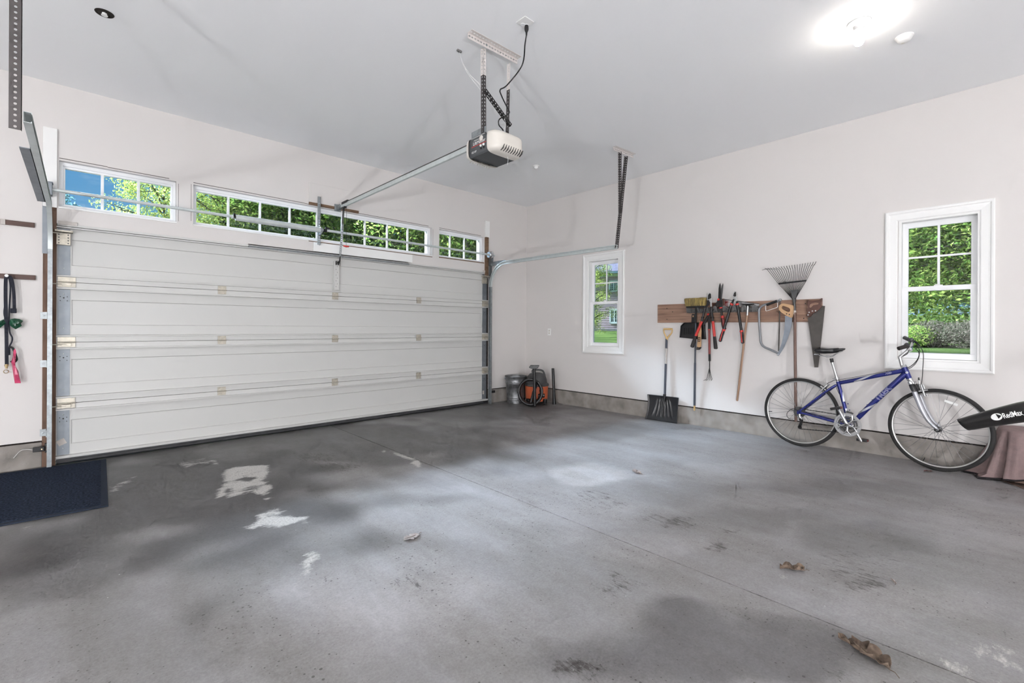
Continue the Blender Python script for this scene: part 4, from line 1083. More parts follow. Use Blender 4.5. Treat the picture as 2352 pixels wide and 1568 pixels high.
# 1 push broom
t = thing('push_broom', rw(1597, 780, 0.06), 'straw-bristled push broom hung head-up with a slim blue-grey handle', 'broom', RACKED)
p = rw(1600, 706, 0.075)
k = MB().box((p.x - 0.035, rw(1578, 706, 0.075).y, p.z - 0.004), (p.x + 0.025, rw(1623, 706, 0.075).y, p.z + 0.022)); k.build('head_block', M['black'], t, bevel=0.006)
ya, yb = rw(1573.5, 700, 0.075).y, rw(1624.5, 700, 0.075).y
zb, zt = p.z + 0.018, rw(1600, 684.5, 0.075).z
def br(a, b_):
    th = 2 * math.pi * b_
    e = 0.5
    cx, sx = math.copysign(abs(math.cos(th)) ** e, math.cos(th)), math.copysign(abs(math.sin(th)) ** e, math.sin(th))
    fl_ = 1.0 + 0.10 * min(1, a / 0.9)
    nz = 0.006 * noise.noise(V((a * 9, math.cos(th) * 12, math.sin(th) * 12)))
    tp = 1.0 if a < 0.93 else 0.92
    return V((p.x + 0.042 * sx * fl_ * tp + nz - 0.004, (ya + yb) / 2 + (ya - yb) / 2 * cx * fl_ / 1.10 * (tp * 0.5 + 0.5), zb + (zt - zb) * a + 0.006 * noise.noise(V((math.cos(th) * 8, math.sin(th) * 8, 3))) * (a > 0.9)))
k = MB().grid(br, 10, 60, cv=True)
top = [i for i in range(9 * 60, 10 * 60)]; k.f.append(tuple(top)); k.m.append(0)
k.build('bristles', M['bristle'], t, angle=70)
k = MB(); tb(k, [(1599, 706, 0.075), (1598, 725, 0.072), (1598, 742, 0.068)], [0.014, 0.013, 0.011]); k.build('socket', M['blackmatte'], t)
k = MB(); tb(k, [(1598, 738, 0.066), (1596.4, 833, 0.05)], 0.0105); k.build('upper_tube', M['bluegrey'], t)
k = MB(); tb(k, [(1596.4, 833, 0.05), (1595.2, 931, 0.032)], 0.0135); k.build('lower_sleeve', M['bluegrey'], t)
k = MB(); tb(k, [(1595.2, 930, 0.032), (1595, 941, 0.030), (1595, 942.5, 0.03)], [0.012, 0.012, 0.007]); k.build('wooden_tip', M['woodpale'], t)

# 2 dustpan
t = thing('dustpan', rw(1592, 760, 0.04), 'black plastic dustpan hanging behind the broom handle', 'dustpan', RACKED)
o2 = [(1563, 775), (1565.5, 748), (1568, 743), (1573, 741.5), (1617, 741), (1619.5, 744), (1620, 779), (1600, 778.5)]
k = MB(); pr(k, o2, 0.030, 0.012)
for a, b_ in (((1563, 775), (1565.5, 748)), ((1565.5, 748), (1573, 741.5)), ((1573, 741.5), (1617, 741)), ((1617, 741), (1620, 779))):
    p1, p2 = rw(*a, 0.035), rw(*b_, 0.035); k.bar(p1, p2, 0.05, 0.006, V((1, 0, 0)))
k.build('pan', M['black'], t, smooth=False, bevel=0.004)
k = MB()
for i in range(6): pr(k, [(1570 + i * 5, 753), (1572 + i * 5, 753), (1572 + i * 5, 767), (1570 + i * 5, 767)], 0.036, 0.008)
k.build('rib', M['blackmatte'], t, smooth=False)
k = MB(); pr(k, [(1588, 745), (1588.5, 722), (1590, 720.5), (1594, 720.5), (1595.5, 722), (1596, 745)], 0.040, 0.012); k.build('handle', M['black'], t, smooth=False, bevel=0.003)
k = MB(); pr(k, [(1590.6, 728), (1590.6, 724), (1593.4, 724), (1593.4, 728)], 0.0405, 0.004); k.build('hang_hole', M['ply'], t, smooth=False)

# 3 bench brush
t = thing('hand_brush', rw(1606, 770, 0.08), 'wooden hand brush with a stamped dark mark hanging between lopper handles', 'brush', RACKED)
k = MB(); pr(k, [(1603, 757), (1604.5, 742), (1606, 736), (1608.5, 736), (1610, 745), (1610.5, 760), (1609.6, 795), (1607, 798), (1602, 797.5), (1600.5, 794), (1602.5, 770)], 0.085, 0.02); k.build('handle', M['ply'], t, smooth=False, bevel=0.006)
k = MB(); pr(k, [(1600.5, 796), (1609.3, 797), (1607.5, 801), (1604, 803.5), (1599.5, 803)], 0.083, 0.03); k.build('bristles', M['bristledark'], t, smooth=False)
k = MB(); pr(k, [(1603, 774.5), (1608.6, 774), (1608.4, 784), (1602.8, 784.5)], 0.0858, 0.001); k.build('stamped_mark', M['blade'], t, smooth=False)
k = MB(); pr(k, [(1604.2, 776), (1607.4, 775.6), (1607.3, 778.2), (1604.1, 778.6)], 0.0863, 0.0006); pr(k, [(1604.2, 780), (1607.4, 779.6), (1607.3, 782.4), (1604.1, 782.8)], 0.0863, 0.0006); k.build('pale_print', M['ply'], t, smooth=False)

# 4 red bypass loppers
def seg(t, name, m, pts, r, d, nn=10):
    k = MB(); k.tube([rw(u, v, d) for u, v in pts], r, nn); return k.build(name, m, t)
t = thing('loppers', rw(1629, 735, 0.11), 'bypass loppers with a silver head and bright red tubes ending in long black grips', 'loppers', RACKED)
d = 0.105
k = MB(); pr(k, [(1623.4, 689), (1624, 680), (1626.5, 674), (1630, 671.5), (1632.6, 673), (1634, 680), (1634.6, 700), (1635.3, 706), (1631.5, 706), (1631, 694), (1628, 690)], d, 0.006); k.build('hook_blade', M['steel'], t, smooth=False, bevel=0.002)
k = MB(); pr(k, [(1625, 688), (1626.6, 677), (1630, 673), (1632.6, 675), (1633.3, 684), (1629.5, 686.5)], d + 0.006, 0.006); k.build('cutting_blade', M['blade'], t, smooth=False, bevel=0.001)
k = MB(); pr(k, [(1624, 690), (1629, 688), (1631, 696), (1626, 702), (1621, 708), (1618.5, 706), (1622.5, 699)], d - 0.002, 0.008); k.lathe([(0.012, 0), (0.012, -0.012), (0.0, -0.014)], rw(1627.3, 691, d), V((1, 0, 0)), 14); k.build('pivot_plate', M['blade'], t, smooth=False)
for a, tag_ in (([(1620, 706), (1611.8, 738)], 0), ([(1633.2, 704), (1637.3, 738)], 1)): seg(t, 'black_tube', M['black'], a, 0.013, d)
for a in ([(1611.8, 737.5), (1597.6, 772)], [(1637.3, 737.5), (1641.3, 773)]): seg(t, 'red_tube', M['redp'], a, 0.0165, d)
for a in ([(1597.8, 771), (1593.5, 784), (1589.8, 796), (1589.3, 797.5)], [(1641.2, 772.5), (1642.6, 786), (1644, 800), (1644, 801.5)]): seg(t, 'grip', M['grip'], a, [0.018, 0.021, 0.023, 0.014], d)
for u, v in ((1614, 729), (1636.3, 729)): MB().lathe([(0.014, -0.008), (0.017, -0.008), (0.017, 0.008), (0.014, 0.008)], rw(u, v, d), V((0, 0.2, 1)), 12).build('clamp_button', M['blackmatte'], t)

# 5 hand cultivator
t = thing('hand_cultivator', rw(1629, 790, 0.06), 'long dark-red cultivator hung upside down with five splayed wire tines', 'cultivator', RACKED)
seg(t, 'black_sleeve', M['grip'], [(1629.2, 722), (1629.0, 757)], 0.0155, 0.06); seg(t, 'collar', M['redp'], [(1629, 755.5), (1629.1, 757.5)], 0.017, 0.06)
seg(t, 'red_shaft', M['redd'], [(1629.1, 757), (1629.8, 813)], 0.0135, 0.055); seg(t, 'ferrule', M['blackmatte'], [(1629.8, 812), (1629.9, 829)], 0.0135, 0.05)
seg(t, 'neck', M['blade'], [(1629.9, 828), (1629.9, 846)], 0.006, 0.05)
for u1, u2, dd in ((1622, 1615.5, 0.05), (1626, 1621, 0.058), (1629, 1628.5, 0.065), (1632, 1634, 0.058), (1634.5, 1633, 0.05)):
    k = MB(); tb(k, [(1629.9, 842, 0.05), ((u1 + 1629.9) / 2, 858, 0.052), (u1 + 1, 870, dd), (u2, 873.5, dd + 0.012)], 0.0026, 6, 4); k.build('tine', M['blade'], t)

# 6 hedge shears
t = thing('hedge_shears', rw(1655, 705, 0.09), 'hedge shears with two long dark pointed blades opened upwards', 'shears', RACKED)
d = 0.09
k = MB(); pr(k, [(1649.5, 684), (1650.5, 662), (1652, 654), (1654, 649.5), (1655.2, 655), (1655.4, 668), (1655.8, 688), (1651, 690)], d, 0.004); k.build('blade', M['blade'], t, smooth=False)
k = MB(); pr(k, [(1655.6, 685), (1655.8, 664), (1657.6, 656), (1660.5, 650.3), (1661.3, 654), (1660.4, 664), (1657.5, 688), (1652.5, 690)], d + 0.005, 0.004); k.build('blade', M['zincdark'], t, smooth=False)
k = MB(); pr(k, [(1648.5, 686), (1658, 684), (1660, 694), (1659.6, 706), (1654, 707.5), (1650, 702), (1646.5, 703.5), (1641, 701), (1643, 697.5), (1646.5, 692)], d - 0.003, 0.008); k.build('body_plate', M['blade'], t, smooth=False, bevel=0.003)
k = MB().lathe([(0.013, 0), (0.013, -0.012), (0.008, -0.016), (0.0, -0.016)], rw(1650.6, 687.6, d), V((1, 0, 0)), 14); k.build('pivot_knob', M['redp'], t)
seg(t, 'shank', M['blade'], [(1655.5, 706), (1659, 728)], 0.012, d); seg(t, 'shank', M['blade'], [(1645, 702), (1631, 722)], 0.010, d - 0.02)
for u, v, u2, v2 in ((1655.6, 705.5, 1656, 708), (1659, 725, 1660, 730)): seg(t, 'collar', M['redp'], [(u, v), (u2, v2)], 0.019, d)
seg(t, 'grip', M['redd'], [(1660, 729), (1662, 745), (1665, 755), (1664, 757)], [0.016, 0.017, 0.018, 0.008], d); seg(t, 'grip_pad', M['grip'], [(1658.4, 730), (1660, 745), (1662.4, 756)], 0.0155, d - 0.002)
seg(t, 'grip', M['grip'], [(1629.5, 721), (1622, 735), (1615.5, 744.5)], [0.017, 0.0185, 0.015], d - 0.025); seg(t, 'collar', M['redp'], [(1629, 720), (1627, 724)], 0.0185, d - 0.025)

# 7 hand saw lying behind
t = thing('hand_saw', rw(1700, 695, 0.04), 'bright panel saw hung sideways behind the shears and second loppers', 'saw', RACKED)
k = MB(); pr(k, [(1655, 685.5), (1744.2, 697), (1744, 702.5), (1741, 703.5), (1690, 704.5), (1660, 703.5)], 0.034, 0.002); k.build('blade', M['steel'], t, smooth=False)
k = MB(); pr(k, [(1655, 685.5), (1744.2, 697), (1744, 698.2), (1655, 687)], 0.0345, 0.003); k.build('back_edge', M['blade'], t, smooth=False)
k = MB(); pr(k, [(1637, 697), (1645, 695), (1656, 686), (1663, 685.5), (1664, 703), (1654, 708), (1640, 709)], 0.040, 0.012); k.build('handle', M['walnut'], t, smooth=False, bevel=0.004)
k = MB()
for i in range(14): pr(k, [(1658.5 + i * 1.1, 689.5 + (i % 2)), (1659.1 + i * 1.1, 689.5), (1657.6 + i * 1.1, 703), (1657 + i * 1.1, 703)], 0.0348, 0.0006)
pr(k, [(1664.5, 694.4), (1667, 692), (1670, 692.3), (1672, 693.2), (1678, 693.6), (1678, 694.2), (1671, 694), (1669, 696.4), (1666, 696.8)], 0.0348, 0.0006); pr(k, [(1710, 698.6), (1722, 699.4), (1722, 701.4), (1712, 701)], 0.0348, 0.0006)
k.build('etched_mark', M['redd'], t, smooth=False)

# 8 second loppers
t = thing('loppers', rw(1688, 730, 0.10), 'bypass loppers with black tubes, red collars and a silver curved head', 'loppers', RACKED)
d = 0.10
k = MB(); pr(k, [(1682.5, 682), (1684, 674), (1687.5, 668), (1690.3, 672), (1691.5, 680), (1692.5, 692), (1696, 697), (1692, 699), (1688, 694), (1683.5, 690)], d, 0.006); k.build('hook_blade', M['steel'], t, smooth=False, bevel=0.002)
k = MB(); pr(k, [(1684, 679), (1686, 673), (1690, 669.5), (1690.8, 679.5), (1687, 681)], d + 0.005, 0.005); k.build('cutting_blade', M['blade'], t, smooth=False)
k = MB(); pr(k, [(1684, 684), (1690, 682), (1690.5, 690), (1686, 694), (1681, 692)], d + 0.004, 0.006); k.lathe([(0.010, 0), (0.010, -0.012), (0.0, -0.014)], rw(1687.6, 684, d), V((1, 0, 0)), 12); k.build('pivot_plate', M['steel'], t, smooth=False)
for a in ([(1686, 687), (1679.5, 700)], [(1692.5, 692), (1694.3, 701)]): seg(t, 'shank', M['blackmatte'], a, 0.012, d)
for a in ([(1681.5, 696.5), (1679.6, 700)], [(1693.2, 697), (1693.9, 700.6)]): seg(t, 'collar', M['redp'], a, 0.020, d)
for a in ([(1679.6, 699.5), (1662.5, 757)], [(1693.9, 700.5), (1703, 760)]): seg(t, 'black_tube', M['black'], a, 0.0155, d)
for a in ([(1663, 755.5), (1661.5, 759.5)], [(1702.6, 758.5), (1703.4, 762.5)]): seg(t, 'collar', M['redp'], a, 0.020, d)
for a in ([(1661.6, 759), (1657.5, 771), (1654.2, 783), (1654, 785)], [(1703.4, 762), (1705, 774), (1706, 787), (1706, 789)]): seg(t, 'grip', M['grip'], a, [0.0175, 0.0195, 0.0185, 0.009], d)
for a in ([(1660, 760), (1653.6, 782)], [(1702.3, 763), (1704.3, 786)]): seg(t, 'red_stripe', M['redp'], a, 0.006, d + 0.015)

# 9 squeegee on a wooden pole
t = thing('floor_squeegee', rw(1706, 800, 0.05), 'wooden-poled squeegee hung upside down beside the second loppers', 'squeegee', RACKED)
k = MB(); pr(k, [(1700, 697.5), (1729, 697), (1728.5, 699.4), (1722, 700), (1706, 700)], 0.085, 0.05); k.build('squeegee_blade', M['blackmatte'], t, smooth=False, bevel=0.003)
k = MB(); pr(k, [(1712, 699), (1723, 699), (1721, 704), (1714, 704)], 0.075, 0.02); k.build('clamp', M['blade'], t, smooth=False, bevel=0.003)
seg(t, 'ferrule', M['steel'], [(1717.8, 702), (1716.2, 724)], 0.012, 0.065)
k = MB(); tb(k, [(1716.4, 722, 0.062), (1693.2, 919, 0.02), (1693.0, 920.5, 0.02)], [0.0125, 0.0125, 0.008], 10); k.build('pole', M['pole'], t)

# 10 bow saw
t = thing('bow_saw', rw(1765, 750, 0.07), 'grey tubular bow saw with a wire knuckle guard', 'saw', RACKED)
d = 0.075
k = MB(); tb(k, [(1788, 692, d), (1776, 694.5, d), (1764, 697.5, d), (1753, 701, d), (1746, 707, d), (1743.4, 715, d), (1743.8, 740, d), (1746.5, 775, d), (1748.5, 788, d), (1755, 796, d), (1770, 803, d), (1787, 811, d)], 0.0125, 12, 5); k.build('tube_frame', M['greytube'], t)
k = MB(); pr(k, [(1790.2, 691), (1792.4, 691), (1791.6, 740), (1789.4, 806), (1786.6, 806)], d - 0.004, 0.0015)
for i in range(24):
    v = 746 + i * 2.4; u = 1791.2 - (v - 740) * 0.033
    k.add([rw(u - 0.4, v, d - 0.004), rw(u + 1.4, v + 0.8, d - 0.004), rw(u - 0.4, v + 1.8, d - 0.004)], [(0, 1, 2)])
k.build('blade', M['sawdark'], t, smooth=False)
k = MB(); tb(k, [(1761, 700, d + 0.004), (1785, 691, d + 0.004)], 0.0145, 10); k.build('grip', M['black'], t)
k = MB(); tb(k, [(1759, 697, d), (1758.3, 703, d), (1758.8, 713, d), (1760.5, 714, d), (1784.5, 706, d), (1786, 704, d), (1785.4, 690, d)], 0.0034, 6); k.build('knuckle_guard', M['trim'], t)
k = MB(); tb(k, [(1784, 691, d), (1795, 690, d)], 0.008, 8); k.lathe([(0.012, -0.01), (0.014, 0), (0.012, 0.01)], rw(1792, 688, d), V((0, 1, 0.1)), 10); tb(k, [(1786, 689, d + 0.01), (1794, 686.5, d + 0.01)], 0.004, 6); k.build('tension_lever', M['steel'], t)

# 11 curved pruning saw
t = thing('pruning_saw', rw(1806, 750, 0.085), 'curved pruning saw with a pale plywood closed handle', 'saw', RACKED)
d = 0.09
out = spline([rw(u, v, d) for u, v in ((1789, 711), (1789.5, 703), (1793, 698.5), (1799, 697), (1808, 698), (1820, 700.5), (1822.3, 705), (1821.5, 722), (1819.5, 728.5), (1815, 729), (1804, 723), (1795, 717.5))] + [rw(1789, 711, d)], 4)[:-1]
inn = spline([rw(u, v, d) for u, v in ((1795.5, 706), (1797, 703), (1800, 702.3), (1806, 704.5), (1813, 707.5), (1815, 711), (1813.8, 715), (1811, 716), (1804, 713.5), (1798, 710.5), (1796, 708.4), (1795.4, 707))] + [rw(1795.5, 706, d)], 4)[:-1]
k = MB(); n = len(out); vs = out + inn + [p + V((0.016, 0, 0)) for p in out] + [p + V((0.016, 0, 0)) for p in inn]
for i in range(n):
    j = (i + 1) % n
    k.add([vs[i], vs[j], vs[n + j], vs[n + i], vs[2 * n + i], vs[2 * n + j], vs[3 * n + j], vs[3 * n + i]], [(0, 1, 2, 3), (4, 7, 6, 5), (0, 4, 5, 1), (3, 2, 6, 7)])
hpr = k.build('handle', M['ply'], t, smooth=False)
k = MB()
for u, v in ((1806.5, 720.5), (1813, 722)): k.lathe([(0.006, 0), (0.006, -0.002), (0, -0.0025)], rw(u, v, d), V((1, 0, 0)), 8)
k.build('rivet', M['blackmatte'], hpr)
l = spline([rw(u, v, d - 0.006) for u, v in ((1803, 725), (1802, 750), (1799, 772), (1793, 795), (1783.8, 815.5))], 5)
r = spline([rw(u, v, d - 0.006) for u, v in ((1820, 728), (1818, 748), (1811, 772), (1801, 797), (1788.5, 817))], 5)
k = MB()
for i in range(len(l) - 1): k.prism([l[i], r[i], r[i + 1], l[i + 1]], V((0.0018, 0, 0)))
k.build('blade', M['steelblue'], t, smooth=False)
MB().lathe([(0.005, 0), (0.005, -0.001), (0, -0.001)], rw(1787, 813.6, d - 0.006), V((1, 0, 0)), 8).build('hang_hole', M['white'], t)

# 12 leaf rake standing head-up
pb = rw(1827.5, 934, 0.10)
t = thing('leaf_rake', (pb.x, pb.y, 0.0), 'wire leaf rake standing head-up against the board behind the rear bicycle wheel', 'rake', RACKED)
k = MB(); tb(k, [(1828.0, 968, 0.115), (1825.3, 712, 0.055)], 0.0145, 12); k.build('pole', M['poledark'], t)
k = MB(); tb(k, [(1825.3, 713, 0.055), (1825.2, 722, 0.056)], 0.0155, 12); k.build('paper_band', M['sticker'], t)
k = MB(); tb(k, [(1825.2, 713, 0.055), (1823.5, 685, 0.05)], [0.015, 0.014], 12); pr(k, [(1818.5, 686), (1827.5, 686), (1827, 693.5), (1822, 694)], 0.06, 0.02); k.build('ferrule', M['zincdark'], t)
NT_ = 21
for i in range(NT_):
    f_ = i / (NT_ - 1)
    u0 = 1819.5 + 7.5 * f_
    u1 = 1787.5 + (1852 - 1787.5) * f_; v1 = 650.5 - 7.0 * f_
    u2 = 1763.5 + (1868 - 1763.5) * f_; v2 = 620.5 - 10 * f_ + 3.0 * math.sin(math.pi * f_)
    u2b = u2 + (1875 - 1868) * (f_ - 0.5) * 2 * 0.5
    ang = -9 + 12 * f_
    tip = (u2 + (-13 + 19.5 * f_), v2 - 3.5 - 6.5 * f_ + (3.2 if i == 0 else 0) - 2.0 * math.sin(math.pi * f_))
    k = MB(); tb(k, [(u0, 686, 0.055), ((u0 + u1) / 2, (686 + v1) / 2, 0.06), (u1, v1, 0.07), (u2, v2, 0.085), ((u2 * 0.6 + tip[0] * 0.4), v2 - 2.2, 0.095), (tip[0], tip[1], 0.13)], 0.0024, 6, 3)
    k.build('tine', M['blade'], t)
k = MB(); pr(k, [(1787, 650), (1852, 642.6), (1851.4, 645.5), (1788.5, 653.2)], 0.075, 0.012); k.build('spreader_bar', M['blackmatte'], t, smooth=False)
k = MB(); pr(k, [(1816, 667), (1833, 665), (1828, 684), (1820, 685)], 0.062, 0.006); k.build('spring_plate', M['zincdark'], t, smooth=False)

# 13 big old hand saw
t = thing('hand_saw', rw(1873, 760, 0.04), 'large tarnished hand saw hanging point-down with an ornate brown handle', 'saw', RACKED)
k = MB(); pr(k, [(1855, 730), (1867, 722), (1880, 702.5), (1895, 702.5), (1885, 793), (1879.3, 843.5), (1870.5, 843.5), (1864, 793)], 0.040, 0.0022); k.build('blade', M['sawdark'], t, smooth=False)
oh = [(1852.5, 725.5), (1853, 718), (1852, 713), (1855.5, 705), (1853.6, 700), (1854, 692), (1855.5, 688), (1858, 689.5), (1866, 690), (1880, 689), (1884, 687), (1885.5, 684.5), (1888.8, 684.6), (1888, 692), (1885.5, 699), (1888, 703.5), (1880, 711.5), (1873, 717.5), (1867, 719), (1862.5, 726.5), (1857, 728)]
ih = [(1859, 704.5), (1860.5, 699), (1865, 696), (1872, 694.5), (1880, 695.5), (1879.5, 698.5), (1873, 699.5), (1868, 700.5), (1864, 705), (1861, 706.5)]
k = MB(); op = [rw(u, v, 0.052) for u, v in oh]; k.prism(op, V((0.02, 0, 0))); hdl = k.build('handle', M['walnut'], t, smooth=False, bevel=0.003)
k = MB(); pr(k, ih, 0.0535, 0.002); k.build('hand_opening', M['board'], t, smooth=False)
k = MB()
for u, v in ((1856, 723), (1858.5, 717), (1866, 714), (1873, 713.5)): k.lathe([(0.007, 0), (0.007, -0.002), (0, -0.003)], rw(u, v, 0.052), V((1, 0, 0)), 10)
k.build('rivet', M['steel'], t)

# ================================================================== SNOW SHOVEL
bl = [fl(1482, 962), fl(1555.5, 973)]
tl, tr_ = rw(1488, 905.5, 0.03), rw(1560, 913.5, 0.03)
t = thing('snow_shovel', (bl[0] + bl[1]) / 2, 'black scoop snow shovel with a yellow D-grip leaning on the footing', 'shovel')
mid = (bl[0] + bl[1] + tl + tr_) / 4
def scoop(a, b_, off=0.0):
    lo = bl[0].lerp(bl[1], a); hi = tl.lerp(tr_, a)
    p = lo.lerp(hi, b_)
    s = 2 * a - 1
    hollow = 0.055 * math.sin(math.pi * min(1, b_ * 0.9 + 0.08)) * (1 - 0.25 * s * s)
    narrow = 1 - 0.06 * math.sin(math.pi * b_)
    c = bl[0].lerp(bl[1], 0.5).lerp(tl.lerp(tr_, 0.5), b_)
    p = c + (p - c) * narrow
    rib = 0.0
    for q in (-0.72, -0.42, -0.14, 0.14, 0.42, 0.72):            # moulded ribs fanning from the socket
        x = s - q * (1.0 - 0.55 * b_)
        rib += math.exp(-(x / 0.05) ** 2) * max(0, min(1, (b_ - 0.12) * 6)) * max(0, min(1, (0.93 - b_) * 6))
    rim = max(0, abs(s) - 0.93) / 0.07
    return V((p.x + hollow * 0.55 - 0.012 * rib - 0.012 * rim - 0.004 + off, p.y, p.z + 0.003))
k = MB().grid(scoop, 70, 40); k.build('scoop', mat('glossy_black_plastic', (32, 32, 34), 0.28, var=0.08), t, solid=0.005, angle=60)
g0, g1 = rw(1526.8, 905, 0.045), rw(1531.2, 778, 0.03)
k = MB().tube([scoop(0.52, 0.18) + V((-0.012, 0, 0)), scoop(0.52, 0.6) + V((-0.014, 0, 0)), g0], [0.006, 0.012, 0.019], 12); k.build('socket', M['black'], t)
k = MB().tube([g0 + V((0, 0, -0.04)), g0.lerp(g1, 0.55)], 0.0145, 12); k.build('shaft', M['bluegrey'], t)
MB().tube([g0.lerp(g1, 0.55), g0.lerp(g1, 0.83)], 0.0142, 12).build('label_sleeve', M['sticker'], t)
MB().tube([g0.lerp(g1, 0.83), g1], 0.0146, 12).build('shaft_sleeve', M['bluegrey'], t)
k = MB()
for uu in (-1, 1): tb(k, [(1531.6, 780, 0.03), (1532.4 + uu * 2, 774, 0.03), (1534 + uu * 8.2, 765, 0.03), (1534.3 + uu * 9.6, 758, 0.03), (1534.3 + uu * 8.5, 755, 0.03)], [0.013, 0.0105, 0.0085, 0.0085, 0.0085], 10, 4)
tb(k, [(1524.5, 755.5, 0.03), (1544, 755.5, 0.03)], [0.012, 0.012], 12); k.build('d_grip', M['woodpale'], t)

# ================================================================== BUCKET
pc = V((-0.455, -0.222, 0))
t = thing('metal_bucket', pc, 'ribbed galvanized metal bucket in the corner by the door track', 'bucket')
prof = [(0.0, 0.018), (0.138, 0.018), (0.141, 0.0), (0.147, 0.0), (0.149, 0.05), (0.152, 0.052), (0.155, 0.06), (0.152, 0.068), (0.153, 0.078), (0.157, 0.086), (0.154, 0.094), (0.166, 0.31), (0.170, 0.313), (0.173, 0.322), (0.170, 0.331), (0.173, 0.338), (0.169, 0.344),
        (0.176, 0.425), (0.182, 0.43), (0.185, 0.437), (0.182, 0.444), (0.176, 0.441), (0.173, 0.425), (0.150, 0.06), (0.137, 0.024), (0.0, 0.024)]
b2 = mat('galvanized_bucket', (150, 152, 154), 0.42, 0.75, var=0.22, vscale=22, stretch=(1, 1, 0.5), bump=0.2, bscale=60)
MB().lathe(prof, pc, n=64, ends=False).build('pail', b2, t, angle=50)
k = MB(); h = [pc + V((0.18 * math.cos(a), 0.18 * math.sin(a), 0.40)) for a in (rad(150), rad(-30))]
side = V((math.cos(rad(-120)), math.sin(rad(-120)), 0))
k.tube([h[0] + (h[1] - h[0]) * ((1 - math.cos(math.pi * i / 24)) / 2) + side * 0.185 * math.sin(math.pi * i / 24) + V((0, 0, 0.036 * math.sin(math.pi * i / 24))) for i in range(25)], 0.0035, 8); k.build('bail_handle', M['galvdull'], t)
for p in h: MB().ball(p, 0.012, 0.012, 0.018, 12, 8).build('bail_ear', M['galvdull'], t)

# ================================================================== SHOP VACUUM
vc = V((-0.295, -0.545, 0))
t = thing('shop_vacuum', vc, 'orange and dark grey shop vacuum with a coiled black hose in the corner', 'vacuum cleaner')
MB().lathe([(0.0, 0.055), (0.165, 0.055), (0.172, 0.065), (0.178, 0.10), (0.186, 0.27), (0.188, 0.30), (0.18, 0.302), (0.0, 0.302)], vc, n=48).build('drum', M['orange'], t)
MB().lathe([(0.19, 0.295), (0.197, 0.30), (0.197, 0.325), (0.19, 0.332), (0.17, 0.345), (0.162, 0.40), (0.145, 0.455), (0.11, 0.49), (0.06, 0.505), (0.0, 0.508)], vc, n=48).build('motor_head', M['vacgrey'], t)
to = (V((CAM.x, CAM.y, 0)) - vc).normalized(); sd = V((to.y, -to.x, 0))      # sd: towards the mat side
hs = -sd
k = MB(); k.tube(spline([vc + sd * 0.07 + V((0, 0, 0.495)), vc + sd * 0.065 + V((0, 0, 0.545)), vc + hs * 0.03 + V((0, 0, 0.552)), vc + hs * 0.10 + V((0, 0, 0.535)), vc + hs * 0.135 + V((0, 0, 0.46))], 6), 0.014, 10); k.build('carry_handle', M['vacgrey'], t)
k = MB().lathe([(0.0, 0.01), (0.028, 0.01), (0.034, 0.0), (0.034, -0.02)], vc + to * 0.172 + hs * 0.075 + V((0, 0, 0.235)), (to + hs * 0.4), 20); k.build('drain_port', M['black'], t)
# front label
def wrapped(body, size, ang, zc, m, par, rr=0.1862):
    vs, fs = text_mesh(body, size, 0.0003)
    mb = MB()
    def put(v):
        a = ang + v.x / rr
        return vc + (to * math.cos(a) + hs * math.sin(a)) * (rr + v.z) + V((0, 0, zc + v.y))
    mb.add([put(v) for v in vs], fs); return mb.build('lettering', m, par, smooth=False)
k = MB(); R_ = 0.185
def lab(a, b_): 
    th = 0.12 + 0.66 * a
    return vc + (to * math.cos(th) + hs * math.sin(th)) * R_ + V((0, 0, 0.122 + 0.062 * b_))
k.grid(lab, 12, 2); o = k.build('label_plate', M['black'], t, solid=0.0015)
wrapped('RIDGID', 0.031, 0.45, 0.153, M['whiteprint'], o, 0.1872)
for i in range(4):
    a = rad(45 + 90 * i)
    q = vc + (to * math.cos(a) + sd * math.sin(a)) * 0.185
    k = MB().box((q.x - 0.03, q.y - 0.03, 0.03), (q.x + 0.03, q.y + 0.03, 0.10)); o = k.build('caster_foot', M['black'], t, bevel=0.012)
    MB().lathe([(0.0, -0.012), (0.02, -0.012), (0.024, -0.006), (0.024, 0.006), (0.02, 0.012), (0.0, 0.012)], (q.x + to.x * 0.012, q.y + to.y * 0.012, 0.0245), sd, 18).build('caster_wheel', M['black'], o)
# coiled hose leaning on the front
hc = vc + to * 0.262 + sd * 0.10 + V((0, 0, 0.228))
pts = []
for i in range(150):
    a = 2 * math.pi * i / 64 + 2.2
    rr = 0.198 - 0.012 * (i / 150)
    pts.append(hc + sd * math.cos(a) * rr * 0.93 + V((0, 0, 1)) * math.sin(a) * rr + to * (0.028 - 0.062 * i / 150 - 0.03 * math.sin(a)))
pts += spline([pts[-1], pts[-1] + (pts[-1] - pts[-2]) * 5, vc + to * 0.2 + sd * 0.02 + V((0, 0, 0.30)), vc + to * 0.17 + sd * 0.02 + V((0, 0, 0.31))], 6)[1:]
rs = [0.0225 + 0.0022 * (1 if i % 2 else -1) for i in range(len(pts))]
MB().tube(pts, rs, 12).build('hose', M['black'], t, angle=80)
